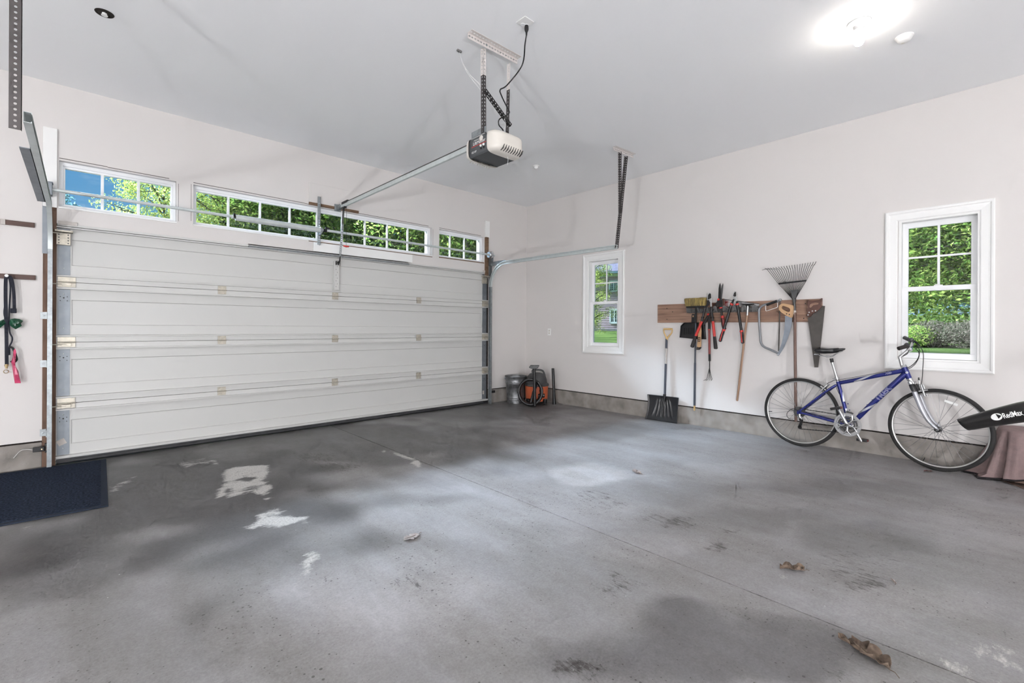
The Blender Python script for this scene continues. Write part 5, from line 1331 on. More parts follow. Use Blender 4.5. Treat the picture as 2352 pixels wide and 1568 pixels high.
# floor wand standing in front, extension tube at the side
w0 = vc + to * 0.33 + sd * 0.015; w0.z = 0.032
t = thing('vacuum_wand', w0, 'black vacuum wand with a wide floor nozzle standing nozzle-up before the hose', 'vacuum wand')
def wp(u, v): return onp(u, v, w0, to)
a_, b_ = wp(1228.5, 917), wp(1226.6, 846)
w1 = V((a_.x, a_.y, 0.022))
k = MB().tube([w1, V((a_.x, a_.y, 0.03)) , a_.lerp(b_, 0.35), a_.lerp(b_, 0.72), b_], [0.024, 0.024, 0.023, 0.021, 0.026], 16); k.build('tube', M['black'], t)
k = MB()
prof = [(1214.6, 843.8), (1218.4, 838.2), (1238.8, 838.6), (1236.0, 844.5), (1231, 846.8), (1222, 846.6)]
k.prism([wp(u, v) + to * 0.035 for u, v in prof], to * -0.07); k.build('floor_nozzle', M['black'], t, smooth=False, bevel=0.006)
k = MB().ball((w1.x, w1.y, 0.025), 0.022, 0.022, 0.025, 14, 8); k.build('end_cap', M['blackmatte'], t)
e0 = vc + hs * 0.225 + to * 0.035
def ep(u, v): return onp(u, v, e0, to)
a_, b_ = ep(1273.0, 924), ep(1270.0, 845.5)
t = thing('vacuum_extension_tube', V((a_.x, a_.y, 0)), 'plain black extension tube standing upright beside the orange vacuum', 'vacuum tube')
d_ = (b_ - a_) / (b_.z - a_.z)
k = MB().tube([a_ - d_ * a_.z, a_ + d_ * 0.16, b_], [0.030, 0.0235, 0.0215], 16); k.build('tube', M['black'], t)

# ================================================================== PEG RAILS AND LEASH
for (ua, ub, va, vb, lab) in ((0, 80, 505, 511, 'upper dark brown wooden rail on the wall beyond the door track'), (0, 82, 628.5, 632, 'lower dark brown wooden rail holding the dog leash')):
    z1_ = dw(40, (va + vb) / 2).z; x1_ = dw(ub, vb).x
    k = MB().box((-6.75, -0.018, z1_ - 0.04), (x1_, 0.0, z1_))
    o = tag(k.build('wall_rail', M['strip'], smooth=False, bevel=0.002, origin=(-6.4, 0, z1_)), lab, 'rail', 'brown wooden rails')
    if va < 600:
        c = dw(6, 513, 0.0); k = MB().box((c.x - 0.012, -0.021, z1_ - 0.042), (c.x + 0.016, -0.0, z1_ + 0.004)); k.build('tape_wrap', M['sticker'], o, smooth=False)
    else:
        c = dw(17, 634, 0.0); k = MB().lathe([(0.006, 0), (0.006, -0.03), (0.012, -0.034), (0.012, -0.042), (0.0, -0.045)], V((c.x, -0.018, c.z)), V((0, 1, 0)), 14); k.build('peg', M['white'], o)
def dp(u, v, d=0.045): return dw(u, v, d)
t = thing('dog_leash', dp(17, 634), 'black webbing dog leash with brass clip and plastic bags hanging from a peg', 'leash')
def web(name, m, pts, w_, d=0.045, tk=0.004):
    q = spline([dp(u, v, d) for u, v in pts], 6)
    k = MB()
    for a, b_ in zip(q, q[1:]): k.bar(a, b_ + (b_ - a) * 0.12, w_, tk, V((1, 0, 0)) if abs((b_ - a).normalized().x) < 0.8 else V((0, 0, 1)))
    return k.build(name, m, t, smooth=False)
web('strap', M['navy'], [(17, 632.5), (13.5, 640), (12.8, 680), (14, 730), (15, 780), (15.5, 836)], 0.022)
web('strap', M['navy'], [(17, 632.5), (24, 636), (29, 650), (32, 680), (33, 712)], 0.020, 0.05)
web('strap', M['navy'], [(20, 636), (24, 660), (21, 720), (22, 760), (28, 775), (27, 785), (22, 796), (22, 815)], 0.010, 0.04)
web('strap', M['navy'], [(12, 690), (9, 718), (12, 733)], 0.007, 0.04)
web('strap', M['blackmatte'], [(22, 796), (30, 800), (36, 816), (38, 826), (31, 832), (25, 829)], 0.016, 0.05)
k = MB().bar(dp(31, 708), dp(31, 719), 0.036, 0.012, V((1, 0, 0))); k.build('strap_end', M['navy'], t, bevel=0.004)
cp = dp(14, 843)
k = MB().tube([dp(15, 836), dp(14.6, 846)], 0.008, 8); k.torus(dp(14, 853), V((0, 1, 0)), 0.014, 0.003, 20, 6); k.torus(dp(15, 839), V((0, 1, 0)), 0.011, 0.0025, 16, 6); k.build('brass_clip', M['brass'], t)
def film(name, m, pts, d, seed):
    q = [dp(u, v, d) for u, v in pts]
    k = MB(); c = sum(q, V()) / len(q)
    n = len(q); vs = [c + V((0, -0.02, 0))] + [p + V((0, 0.012 * noise.noise(p * 40 + V((seed, 0, 0))), 0)) for p in q] + [c.lerp(p, 0.5) + V((0, -0.018 + 0.02 * noise.noise(p * 60), 0)) for p in q]
    fs = []
    for i in range(n):
        j = (i + 1) % n
        fs += [(0, 1 + n + i, 1 + n + j), (1 + n + i, 1 + i, 1 + j, 1 + n + j)]
    k.add(vs, fs); return k.build(name, m, t, solid=0.002, smooth=False)
film('green_bag', M['greenbag'], [(22, 742), (24, 733), (34, 731), (44, 732.5), (53, 737), (48, 743), (50, 748), (36, 756), (30, 752), (24, 748)], 0.05, 3)
film('green_bag', M['greenbag'], [(13, 742), (8, 733), (0, 737), (-12, 742), (-18, 752), (-8, 756), (0, 753), (6, 748)], 0.05, 5)
film('pink_bag', M['pinkbag'], [(26, 832), (29, 820), (31, 805), (34, 800), (37, 806), (34, 818), (33, 832), (36, 842), (42, 852), (47, 876), (48, 879.5), (34, 880), (31, 860), (28, 842)], 0.055, 9)
# ================================================================== BICYCLE
A0, B0 = fl(1841.5, 1024.5), fl(2150, 1079.5)
dB = (B0 - A0); dB.z = 0; dB.normalize()                 # forward
n0 = V((0, 0, 1)).cross(dB); n0 = n0 if n0.x > 0 else -n0  # horizontally towards the wall
LEAN = rad(3.0)
uB = UP * math.cos(LEAN) + n0 * math.sin(LEAN)
nB = n0 * math.cos(LEAN) - UP * math.sin(LEAN)           # plane normal, towards the wall
BIKE = thing('bicycle', A0.lerp(B0, 0.5), 'blue and silver hybrid bicycle leaning against the tool wall below the window', 'bicycle')


def bp(u, v, off=0.0):
    """point of the bicycle's plane seen at (u, v); off > 0 steps from it to the viewer's side"""
    return onp(u, v, A0 - nB * off, nB)


def bt(name, m, pts, r, n=12, k=1, par=None):
    q = spline(pts, k) if k > 1 else pts
    return MB().tube(q, r, n).build(name, m, par or BIKE)


def wheel(hub, R, ax, fwd, rear):
    up = fwd.cross(ax); up = up if up.z > 0 else -up
    rt_ = 0.0185
    k = MB()
    prof = [(R - 0.041, -0.011), (R - 0.038, -0.0125), (R - 0.026, -0.0125), (R - 0.024, -0.010), (R - 0.030, -0.006), (R - 0.030, 0.006), (R - 0.024, 0.010), (R - 0.026, 0.0125), (R - 0.038, 0.0125), (R - 0.041, 0.011), (R - 0.043, 0.0)]
    n = 96; vs = []
    for r, h in prof: vs += [hub + ax * h + (fwd * math.cos(2 * math.pi * j / n) + up * math.sin(2 * math.pi * j / n)) * r for j in range(n)]
    fs = [((i * n + j), (i * n + (j + 1) % n), (((i + 1) % len(prof)) * n + (j + 1) % n), (((i + 1) % len(prof)) * n + j)) for i in range(len(prof)) for j in range(n)]
    k.add(vs, fs)
    W = k.build('wheel', M['rim'], BIKE, angle=40)
    k = MB()
    k.tube([hub + (fwd * math.cos(2 * math.pi * j / n) + up * math.sin(2 * math.pi * j / n)) * (R - rt_) for j in range(n)], rt_, 14, closed=True)
    k.build('tire', M['tire'], W)
    k = MB()
    for i in range(32):
        a = 2 * math.pi * i / 32
        sd_ = 1 if i % 2 else -1
        tw = (1 if (i // 2) % 2 else -1) * rad(62)
        rim_p = hub + (fwd * math.cos(a) + up * math.sin(a)) * (R - 0.042)
        hp = hub + ax * sd_ * 0.028 + (fwd * math.cos(a + tw) + up * math.sin(a + tw)) * 0.021
        k.tube([hp, rim_p], 0.0013, 5)
    k.build('spokes', M['spoke'], W)
    k = MB().lathe([(0.005, -0.058), (0.008, -0.05), (0.012, -0.045), (0.022, -0.031), (0.022, -0.027), (0.014, -0.02), (0.014, 0.02), (0.022, 0.027), (0.022, 0.031), (0.012, 0.045), (0.008, 0.05), (0.005, 0.058)], hub, ax, 20)
    k.build('hub', M['zincdark'], W)
    c = hub + (fwd * math.cos(rad(55)) + up * math.sin(rad(55))) * (R - 0.085) if not rear else None
    if c is not None:
        rd = (fwd * math.cos(rad(72)) + up * math.sin(rad(72)))
        tg = ax.cross(rd)
        cc = hub + rd * (R - 0.10)
        k = MB().obox(cc, tg * 0.045, rd * 0.010, ax * 0.004); k.build('spoke_reflector', M['white'], W, smooth=False, bevel=0.002)
    vp = hub + (fwd * math.cos(rad(187 if rear else 252)) + up * math.sin(rad(187 if rear else 252))) * (R - 0.042)
    rd = (hub - vp).normalized()
    MB().tube([vp, vp + rd * 0.03, vp + rd * 0.036], [0.0038, 0.0035, 0.0025], 8).build('valve_stem', M['black'], W)
    return W


hubR, hubF = bp(1838.5, 945.8), bp(2155, 983.5)
RR = 0.357
hubR = A0 + uB * RR + dB * (hubR - A0).dot(dB); hubF = B0 + uB * RR + dB * (hubF - B0).dot(dB)
wheel(hubR, RR, nB, dB, True)
fd = (dB * math.cos(rad(6)) - n0 * math.sin(rad(6))).normalized()
fa = fd.cross(uB).normalized(); fa = fa if fa.dot(nB) > 0 else -fa
wheel(hubF, RR, fa, fd, False)

ST, BB = bp(1925.5, 879.5), bp(1951, 973.8)
HT, HB = bp(2077, 843.5), bp(2088.5, 869.5)
TT = bp(2073.5, 851.5); DT = bp(2080, 858)
sv = (ST - BB).normalized()
FR = bt('frame', M['blue'], [bp(1928, 879.2), bp(1960, 873.3), bp(2000, 865.6), bp(2040, 857.8), bp(2074, 851)], [0.019, 0.0185, 0.0185, 0.019, 0.021], 16)
def sub(name, pts, r, m='blue', n=14, k=1): return bt(name, M[m], pts, r, n, k, FR)
sub('down_tube', [DT, bp(2040, 893.5), bp(1995, 935), bp(1962, 968)], [0.025, 0.0245, 0.0235, 0.0215])
sub('seat_tube', [ST + sv * 0.015, BB], 0.0175)
sub('head_tube', [HT, HB], [0.0235, 0.0225], n=18)
sub('bottom_bracket', [BB + nB * 0.038, BB - nB * 0.038], 0.023, n=18)
brs = bp(1888, 900)
for s in (-1, 1):
    sub('seat_stay', [bp(1921, 884) + nB * 0.012 * s, bp(1900, 898) + nB * 0.034 * s, hubR + uB * 0.004 + nB * 0.058 * s], [0.0115, 0.0105, 0.0085], k=4)
    sub('chain_stay', [BB + nB * 0.022 * s - dB * 0.01, BB - dB * 0.10 + uB * 0.006 + nB * 0.038 * s, hubR + nB * 0.058 * s + dB * 0.012], [0.0125, 0.0115, 0.0095], k=4)
    k = MB().obox(hubR + nB * 0.060 * s + dB * 0.006, dB * 0.020, uB * 0.020, nB * 0.003); k.build('dropout', M['blue'], FR, bevel=0.004)
# silver swooshes painted on the tubes, as thin bands hugging them
def band(name, p, q, r, w0, w1, a0, a1, m='silverp'):
    d = (q - p); x = uB - d.normalized() * uB.dot(d.normalized()); x.normalize(); y = d.normalized().cross(x)
    y = y if y.dot(nB) < 0 else -y
    def fn(a, b_):
        th = a0 + (a1 - a0) * a + (w0 + (w1 - w0) * a) * (b_ - 0.5)
        return p + d * a + (y * math.cos(th) + x * math.sin(th)) * (r + 0.0006)
    MB().grid(fn, 24, 8).build(name, M[m], FR)
band('silver_swoosh', bp(1961, 873.1), bp(2016, 862.5), 0.0187, 1.1, 0.7, -1.1, 1.5)
band('silver_swoosh', bp(1976, 953), bp(2009, 922.5), 0.0242, 0.9, 0.8, 1.2, -1.2)
band('silver_swoosh', bp(1938.5, 922), bp(1933, 900), 0.0178, 1.1, 0.9, 0.2, 1.1)
band('silver_swoosh', bp(1949, 955), bp(1942, 938), 0.0178, 0.9, 1.1, -0.9, 0.7)
# lettering wrapped on the tubes
def tubetext(body, size, p, q, r, m, shear=0.0, off=0.0, lift=0.0008):
    d = (q - p).normalized(); x = uB - d * uB.dot(d); x.normalize(); y = -nB
    y = (y - d * y.dot(d)).normalized(); x = y.cross(d); x = x if x.dot(uB) > 0 else -x
    c = (p + q) / 2
    vs, fs = text_mesh(body, size, 0.0003, shear, off, 0.004)
    mb = MB().add([c + d * v.x + (y * math.cos(v.y / r) + x * math.sin(v.y / r)) * (r + lift + v.z) for v in vs], fs)
    return mb.build('lettering', M[m], FR, smooth=False)
tubetext('TREK', 0.070, bp(2001, 930), bp(2058, 876.5), 0.0248, 'greyprint', 0.0, 0.0016, 0.0006)
tubetext('TREK', 0.070, bp(2001, 930), bp(2058, 876.5), 0.0248, 'blue', 0.0, -0.0014, 0.0014)
tubetext('7300', 0.024, bp(2026, 860.5), bp(2056, 854.6), 0.0195, 'greyprint', 0.35)
k = MB()
for q in ((2003.8, 918.2), (1992, 929.2), (2048, 851.6), (2037, 853.9), (1947.6, 927), (1951.5, 941.5)): k.ball(bp(*q), 0.006, 0.006, 0.006, 8, 6)
k.build('cable_bosses', M['blue'], FR)
MB().lathe([(0.0, -0.003), (0.010, -0.002), (0.011, 0)], HT.lerp(HB, 0.45) - nB * 0.022 + dB * 0.006, nB, 14).build('head_badge', M['silverp'], FR)

# saddle, post
sp0, sp1 = bp(1922.5, 869.5), bp(1909, 824)
bt('seat_post', M['alloy'], [sp0 - (sp1 - sp0) * 0.15, sp1], 0.0135)
bt('post_boot', M['black'], [bp(1909.2, 823), bp(1911.5, 832)], 0.0165)
k = MB().tube([sp0 - sv * 0.004, sp0 + sv * 0.016], 0.0205, 16); k.tube([sp0 + nB * 0.02, sp0 - nB * 0.03, sp0 - nB * 0.034 - dB * 0.03], 0.005, 8); k.build('seat_clamp', M['alloy'], BIKE)
c0, c1 = bp(1870, 806), bp(1942.5, 803)
sl = (c1 - c0); slen = sl.length; sx = sl.normalized(); sz = uB
def sad(a, b_):
    th = 2 * math.pi * b_
    w = 0.016 + 0.062 * max(0.0, (1 - a / 0.62)) ** 0.9 if a < 0.62 else 0.016 + 0.004 * math.sin(math.pi * (a - 0.62) / 0.38)
    e = math.sin(math.pi * min(1, max(0, a))) ** 0.35 if 0 < a < 1 else 0.02
    top = 0.034 * (0.6 + 0.9 * max(0, 0.45 - a)) ; bot = 0.032 + 0.03 * max(0, 0.45 - a)
    dip = -0.010 * math.sin(math.pi * a) + 0.004
    cy, cz = math.cos(th), math.sin(th)
    h = top if cz > 0 else bot
    h *= (0.75 if a > 0.8 else 1)
    return c0 + sx * slen * a + nB * w * e * math.copysign(abs(cy) ** 0.75, cy) + sz * (h * cz * e + dip + 0.006)
MB().grid(sad, 32, 28, cv=True).build('saddle', M['saddle'], BIKE, angle=80)
k = MB()
for s in (-1, 1): k.tube(spline([bp(1876, 813) + nB * 0.022 * s, bp(1893, 818) + nB * 0.022 * s, bp(1910, 818) + nB * 0.022 * s, bp(1922, 811) + nB * 0.012 * s, bp(1936, 806)], 5), 0.0037, 8)
k.build('saddle_rails', M['alloy'], BIKE)
MB().obox(bp(1904, 818), sx * 0.024, uB * 0.009, nB * 0.02).build('saddle_clamp', M['alloy'], BIKE, bevel=0.004)
MB().obox(bp(1875, 813.5), sx * 0.012, uB * 0.006, nB * 0.035).build('saddle_rear_trim', M['silverp'], BIKE, bevel=0.003)

# drivetrain (viewer's side = -nB)
def ringplate(mb, c, R, r, off, t, n=64, teeth=0):
    vs = []
    for side in (0, 1):
        for rr in (R, r):
            for j in range(n):
                a = 2 * math.pi * j / n
                q = rr + (0.0025 if (teeth and rr == R and j % 2) else 0)
                vs.append(c - nB * (off + t * side) + (dB * math.cos(a) + uB * math.sin(a)) * q)
    fs = []
    for j in range(n):
        i = (j + 1) % n
        fs += [(j, i, n + i, n + j), (2 * n + j, 3 * n + j, 3 * n + i, 2 * n + i), (j, 2 * n + j, 2 * n + i, i), (n + j, n + i, 3 * n + i, 3 * n + j)]
    mb.add(vs, fs)
k = MB(); ringplate(k, BB, 0.112, 0.094, 0.060, 0.004, 96)
CR = None
crs = k.build('chain_guard', M['alloy'], BIKE, angle=30)
CR = crs
k = MB(); ringplate(k, BB, 0.095, 0.082, 0.052, 0.003, 88, 1); k.build('outer_chainring', M['alloy'], CR, smooth=False)
k = MB(); ringplate(k, BB, 0.078, 0.064, 0.045, 0.003, 72, 1); k.build('middle_chainring', M['zincdark'], CR, smooth=False)
k = MB(); ringplate(k, BB, 0.056, 0.042, 0.038, 0.003, 52, 1); k.build('inner_chainring', M['zincdark'], CR, smooth=False)
ca = (bp(1924.5, 935.4, 0.08) - (BB - nB * 0.08)); ca = (ca - nB * ca.dot(nB)).normalized()
k = MB()
for i in range(5):
    a = 2 * math.pi * i / 5 + 0.9
    d1 = dB * math.cos(a) + uB * math.sin(a); d2 = dB * math.cos(a + 0.32) + uB * math.sin(a + 0.32); d3 = dB * math.cos(a - 0.32) + uB * math.sin(a - 0.32)
    c_ = BB - nB * 0.062
    k.tube([c_ + d1 * 0.015, c_ + d1 * 0.062, c_ + d2 * 0.098], [0.011, 0.0075, 0.006], 8); k.tube([c_ + d1 * 0.055, c_ + d3 * 0.098], [0.007, 0.006], 8)
k.build('crank_spider', M['alloy'], CR)
k = MB(); a1 = BB - nB * 0.078; a2 = BB + ca * 0.172 - nB * 0.085
k.tube([a1 - ca * 0.016, a1, a1.lerp(a2, 0.5), a2, a2 + ca * 0.014], [0.012, 0.0185, 0.0135, 0.0135, 0.009], 14); k.build('crank_arm', M['alloy'], BIKE)
k = MB().lathe([(0.013, -0.004), (0.013, 0.012), (0.0, 0.013)], a1 - nB * 0.010, -nB, 16); k.build('crank_bolt', M['zincdark'], BIKE)
k = MB(); b1 = BB + nB * 0.075; b2 = BB - ca * 0.172 + nB * 0.082
k.tube([b1, b1.lerp(b2, 0.5), b2, b2 - ca * 0.014], [0.0185, 0.0135, 0.0135, 0.009], 14); k.build('crank_arm', M['alloy'], BIKE)
for q, s in ((a2, -1), (b2, 1)):
    pd = q + nB * s * 0.055
    pf = (dB * 0.9 + uB * 0.25).normalized() if s < 0 else dB
    pu = nB.cross(pf).normalized()
    k = MB().obox(pd, pf * 0.044, pu * 0.012, nB * 0.034); k.tube([q, pd + nB * s * 0.03], 0.008, 10); pdl = k.build('pedal', M['black'], BIKE, bevel=0.004)
    k = MB().obox(pd + pf * 0.044, pf * 0.002, pu * 0.008, nB * 0.022); k.build('pedal_reflector', M['redd'], pdl, smooth=False)
# cassette, derailleur, chain
k = MB()
for i, r in enumerate((0.026, 0.031, 0.036, 0.042, 0.048, 0.055)):
    ringplate(k, hubR, r, 0.016, 0.047 - 0.0045 * i, 0.002, 48, 1)
k.build('cassette', M['zincdark'], BIKE, smooth=False)
dr = hubR - nB * 0.062 + dB * 0.012 - uB * 0.045
j1, j2 = bp(1839.5, 962.5, 0.052), bp(1837, 980.5, 0.052)
k = MB().tube([dr + uB * 0.03, dr, j1 + dB * 0.01], [0.011, 0.014, 0.010], 10); k.tube([dr - dB * 0.02, dr + dB * 0.024], 0.009, 8); DR = k.build('rear_derailleur', M['alloy'], BIKE)
k = MB().bar(j1 + dB * 0.012, j2, 0.022, 0.010, dB)
for q in (j1, j2): k.lathe([(0.004, -0.005), (0.018, -0.005), (0.020, 0), (0.018, 0.005), (0.004, 0.005)], q, nB, 16)
k.build('jockey_cage', M['blackmatte'], DR)
co = 0.048
pts = [hubR - nB * co + uB * 0.040 + dB * 0.012, BB - nB * co + uB * 0.082 - dB * 0.02]
def chain(p, q):
    k = MB(); n = max(2, int((q - p).length / 0.0127)); d = (q - p) / n
    for i in range(n):
        k.obox(p + d * (i + 0.5), d * 0.46, uB * (0.0042 if i % 2 else 0.0032), nB * 0.0035)
    return k.build('chain', M['blackmatte'], BIKE, smooth=False)
chain(*pts); chain(j2 - uB * 0.018, BB - nB * co - uB * 0.084 - dB * 0.02)
bt('derailleur_cable_loop', M['black'], [hubR - nB * 0.06 + uB * 0.012, bp(1822, 938, 0.06), bp(1809.5, 946, 0.06), bp(1807.5, 955, 0.06), bp(1813, 961, 0.06), bp(1822, 962, 0.06)], 0.0028, 6, 6)
k = MB().obox(bp(1950, 948, 0.045), dB * 0.018, uB * 0.012, nB * 0.012); k.bar(bp(1944, 944, 0.05), bp(1960, 950, 0.05), 0.016, 0.003, uB); k.build('front_derailleur', M['zincdark'], BIKE, bevel=0.003)
# brakes
def vbrake(c, along, upd, lat, name):
    k = MB()
    for s in (-1, 1):
        q = c + lat * 0.034 * s
        k.tube([q - upd * 0.05, q, q + upd * 0.055 - lat * 0.006 * s], [0.009, 0.0085, 0.006], 10); k.obox(q + lat * -0.012 * s, along * 0.034, upd * 0.006, lat * 0.006)
    k.tube([c + upd * 0.055 - lat * 0.04, c + upd * 0.055 + lat * 0.04], 0.004, 8)
    k.build(name, M['alloy'], BIKE)
rdr = (bp(1892, 893) - hubR).normalized(); tg = nB.cross(rdr).normalized()
vbrake(hubR + rdr * (RR - 0.012), tg, rdr, nB, 'rear_brake')
bt('brake_noodle', M['black'], [hubR + rdr * (RR + 0.045) - nB * 0.02, bp(1901, 880, 0.02), bp(1910, 876, 0.02), bp(1917, 873, 0.02), bp(1930, 873.5, 0.02)], 0.003, 6, 5)
bt('shift_cable', M['black'], [bp(1926, 872, 0.018), bp(1960, 866.5, 0.02), bp(2010, 857.5, 0.02), bp(2060, 848.5, 0.02)], 0.0022, 6)
bt('shift_cable', M['black'], [bp(1921.5, 888, 0.02), bp(1923, 895, 0.022), bp(1928, 905, 0.022), bp(1931, 909, 0.02)], 0.0025, 6, 5)
frd = (bp(2118, 884) - hubF).normalized(); tg = fa.cross(frd).normalized()
vbrake(hubF + frd * (RR - 0.012), tg, frd, fa, 'front_brake')

# fork: crown, boots, legs
hd = (HB - HT).normalized()
CRN = HB + hd * 0.035
crown_c = bp(2096, 879)
k = MB().tube([HB, bp(2092, 874.5)], [0.0245, 0.021], 16); k.tube([bp(2092.5, 874.5), crown_c + nB * 0.0, crown_c + nB * 0.03], [0.018, 0.016, 0.014], 12); FK = k.build('fork', M['alloy'], BIKE)
for s in (-1, 1):
    l = fa * 0.052 * s
    def q(u, v): return onp(u, v, A0, nB) + l
    MB().tube([q(2094, 876), q(2097.5, 882.5)], [0.018, 0.016], 14).build('crown_shoulder', M['alloy'], FK)
    MB().tube([q(2097, 882), q(2101, 890), q(2105.5, 899.5)], [0.019, 0.021, 0.0195], 14).build('fork_boot', M['black'], FK)
    MB().tube(spline([q(2104.5, 898), q(2112, 917), q(2120, 936), q(2128, 951.5), q(2139, 968), hubF + l + uB * 0.012, hubF + l - uB * 0.006], 4), [0.0195] * 4 + [0.0195] * 4 + [0.0185] * 4 + [0.017] * 4 + [0.0145] * 4 + [0.012] * 4 + [0.012], 14).build('fork_leg', M['silverp'], FK)
    MB().lathe([(0.013, -0.004), (0.013, 0.008), (0.006, 0.012), (0.0, 0.013)], hubF + l + fa * 0.006 * s, fa * s, 14).build('axle_nut', M['zincdark'], FK)
MB().tube([bp(2110.6, 873.5), bp(2110.2, 866.5)], [0.007, 0.006], 8).build('brake_arm_boot', M['black'], FK)
MB().tube([bp(2111.5, 890), bp(2110.6, 873)], [0.006, 0.005], 8).build('brake_arm_link', M['alloy'], FK)

# steerer, stem, handlebar
bt('head_spacer', M['alloy'], [HT - hd * 0.002, HT - hd * 0.022], [0.025, 0.021], 16)
s0, s1, s2 = bp(2072.5, 842.5), bp(2066.5, 820), bp(2089.5, 802)
bt('stem', M['alloy'], [s0, s1.lerp(s0, 0.15), s1, s1.lerp(s2, 0.25), s2], [0.0145, 0.0145, 0.017, 0.0145, 0.0135], 14)
MB().lathe([(0.019, -0.024), (0.021, -0.015), (0.021, 0.015), (0.019, 0.024)], s2, nB, 18).build('stem_clamp', M['alloy'], BIKE)
HW = 0.185
back = -dB
def gp(u, v, x): return onp(u, v, s2 + nB * x, nB)
near = [s2, s2 - nB * 0.05 + uB * 0.006, gp(2087, 796, -0.10), gp(2083, 795, -0.125)]
far = [s2, s2 + nB * 0.05 + uB * 0.015, gp(2096, 787, 0.10), gp(2094.5, 783, 0.125)]
k = MB().tube(spline(near, 6), 0.0115, 12); k.tube(spline(far, 6), 0.0115, 12); k.build('handlebar', M['alloy'], BIKE)
for nm, pts in (('near', [gp(2084, 795, -0.125), gp(2077, 796.3, -0.145), gp(2069, 798.6, -0.165), gp(2063.5, 800.3, -0.18)]), ('far', [gp(2095, 783, 0.12), gp(2088, 780, 0.138), gp(2081, 776.8, 0.155), gp(2077, 775, 0.165)])):
    MB().tube(pts, [0.016, 0.0175, 0.0175, 0.0175], 14).build('grip', M['grip'] if nm == 'near' else M['vacgrey'], BIKE)
MB().ball(gp(2083, 793.5, -0.118), 0.024, 0.022, 0.026, 16, 12).build('shifter', M['zincdark'], BIKE)
MB().ball(gp(2093, 781, 0.118), 0.022, 0.02, 0.024, 16, 12).build('shifter', M['vacgrey'], BIKE)
bt('brake_lever', M['black'], [gp(2098, 782.5, 0.09), gp(2104, 786, 0.10), gp(2112.5, 794.5, 0.12)], [0.010, 0.008, 0.006], 10)
bt('brake_lever', M['alloy'], [gp(2090, 797, -0.09), gp(2081, 806, -0.12), gp(2071, 814.5, -0.14)], [0.009, 0.007, 0.006], 10)
bt('control_cable', M['black'], [gp(2100, 793, 0.06), gp(2108, 797, 0.05), gp(2112, 806, 0.03), gp(2110, 819, 0.02), gp(2103, 831, 0.01), gp(2093, 840, 0.0), gp(2084, 844.5, -0.02)], 0.0030, 7, 6)
bt('control_cable', M['black'], [gp(2101, 800, -0.06), gp(2109, 806, -0.05), gp(2111, 818, -0.03), gp(2104, 833, -0.02), gp(2094, 843, -0.025), gp(2086, 846.5, -0.03)], 0.0030, 7, 6)
bt('control_cable', M['black'], [gp(2103, 801, 0.02), gp(2111, 797.5, 0.01), gp(2117, 801, 0.0), gp(2120.5, 811, 0.0), gp(2120.8, 826, 0.0), gp(2119.5, 848, 0.0), gp(2117.6, 874, 0.0), gp(2115.5, 884, -0.01)], 0.0030, 7, 6)
bt('control_cable', M['black'], [gp(2088, 803, -0.07), gp(2084, 812, -0.07), gp(2074, 818, -0.05)], 0.0028, 6, 6)
# ================================================================== MAT, BLANKET, BLOWER, LEAVES
m0, m1 = fl(246, 1056), fl(249, 1163); m2, m3 = fl(0, 1091), fl(0, 1209)
xe = -5.575; ya, yb = -0.085, -1.535
xo_ = -6.42
t = thing('door_mat', ((xe + xo_) / 2, (ya + yb) / 2, 0), 'dark blue-black carpet mat with a rubber border against the door', 'mat')
c1, c2 = V((-5.543, -0.078, 0)), V((-5.578, -1.548, 0)); c3, c4 = V((-6.40, -1.50, 0)), V((-6.37, -0.05, 0))
k = MB().prism([c1, c2, c3, c4], V((0, 0, 0.009))); k.build('rubber_backing', M['matedge'], t, smooth=False, bevel=0.003)
cen = (c1 + c2 + c3 + c4) / 4
q = []
for p in (c1, c2, c3, c4):
    q.append(V((p.x + (0.038 if p.x < cen.x else -0.038), p.y + (0.045 if p.y < cen.y else -0.045), 0.0085)))
k = MB().prism(q, V((0, 0, 0.004))); k.build('carpet_pile', M['mat'], t, smooth=False)

# blanket draped over a box at the end of the side wall
bx0, bx1, by0, by1, bz = -0.27, -0.04, -6.50, -5.745, 0.425
t = thing('blanket', ((bx0 + bx1) / 2, (by0 + by1) / 2, 0), 'mauve-brown blanket with black hem draped in folds to the floor beyond the front wheel', 'blanket')
per = [(bx1 + 0.02, by1 + 0.012), (-0.11, by1 + 0.02), (-0.18, by1 + 0.012), (-0.235, by1 - 0.03), (-0.275, by1 - 0.12), (-0.285, by1 - 0.30), (-0.28, by1 - 0.55), (-0.26, by0)]
perS = spline([V((x, y, 0)) for x, y in per], 16)
cxy = V((-0.10, (by0 + by1) / 2, 0))
NP = len(perS)
def drape(a, b_):
    i = a * (NP - 1); i0 = min(int(i), NP - 2); p = perS[i0].lerp(perS[i0 + 1], i - i0)
    tg = perS[min(i0 + 1, NP - 1)] - perS[max(i0 - 1, 0)]
    out = V((tg.y, -tg.x, 0)).normalized()
    if b_ < 0.2:                                    # over the top
        s = b_ / 0.2
        c = cxy.lerp(p, s)
        return V((c.x, c.y, bz + 0.02 - 0.022 * s * s + 0.006 * noise.noise(V((a * 6, s * 3, 1)))))
    s = (b_ - 0.2) / 0.8
    w = math.sin(a * 40.0 + 0.8) + 0.45 * math.sin(a * 71.0 + 1.0)
    front = max(0.0, min(1.0, (a - 0.18) / 0.25))
    flare = 0.012 + (0.135 * (1 - front) + 0.055 * front) * s ** 1.2
    q = p + out * (flare + 0.034 * w * s ** 0.8)
    hz = 0.008 + 0.05 * max(0.0, min(1.0, (a - 0.34) / 0.3))
    z = bz - 0.002 - (bz - 0.002 - hz) * s
    if s > 0.92 and a < 0.36: q += out * (s - 0.92) * 0.6
    return V((min(q.x, -0.008), q.y, max(z, 0.006)))
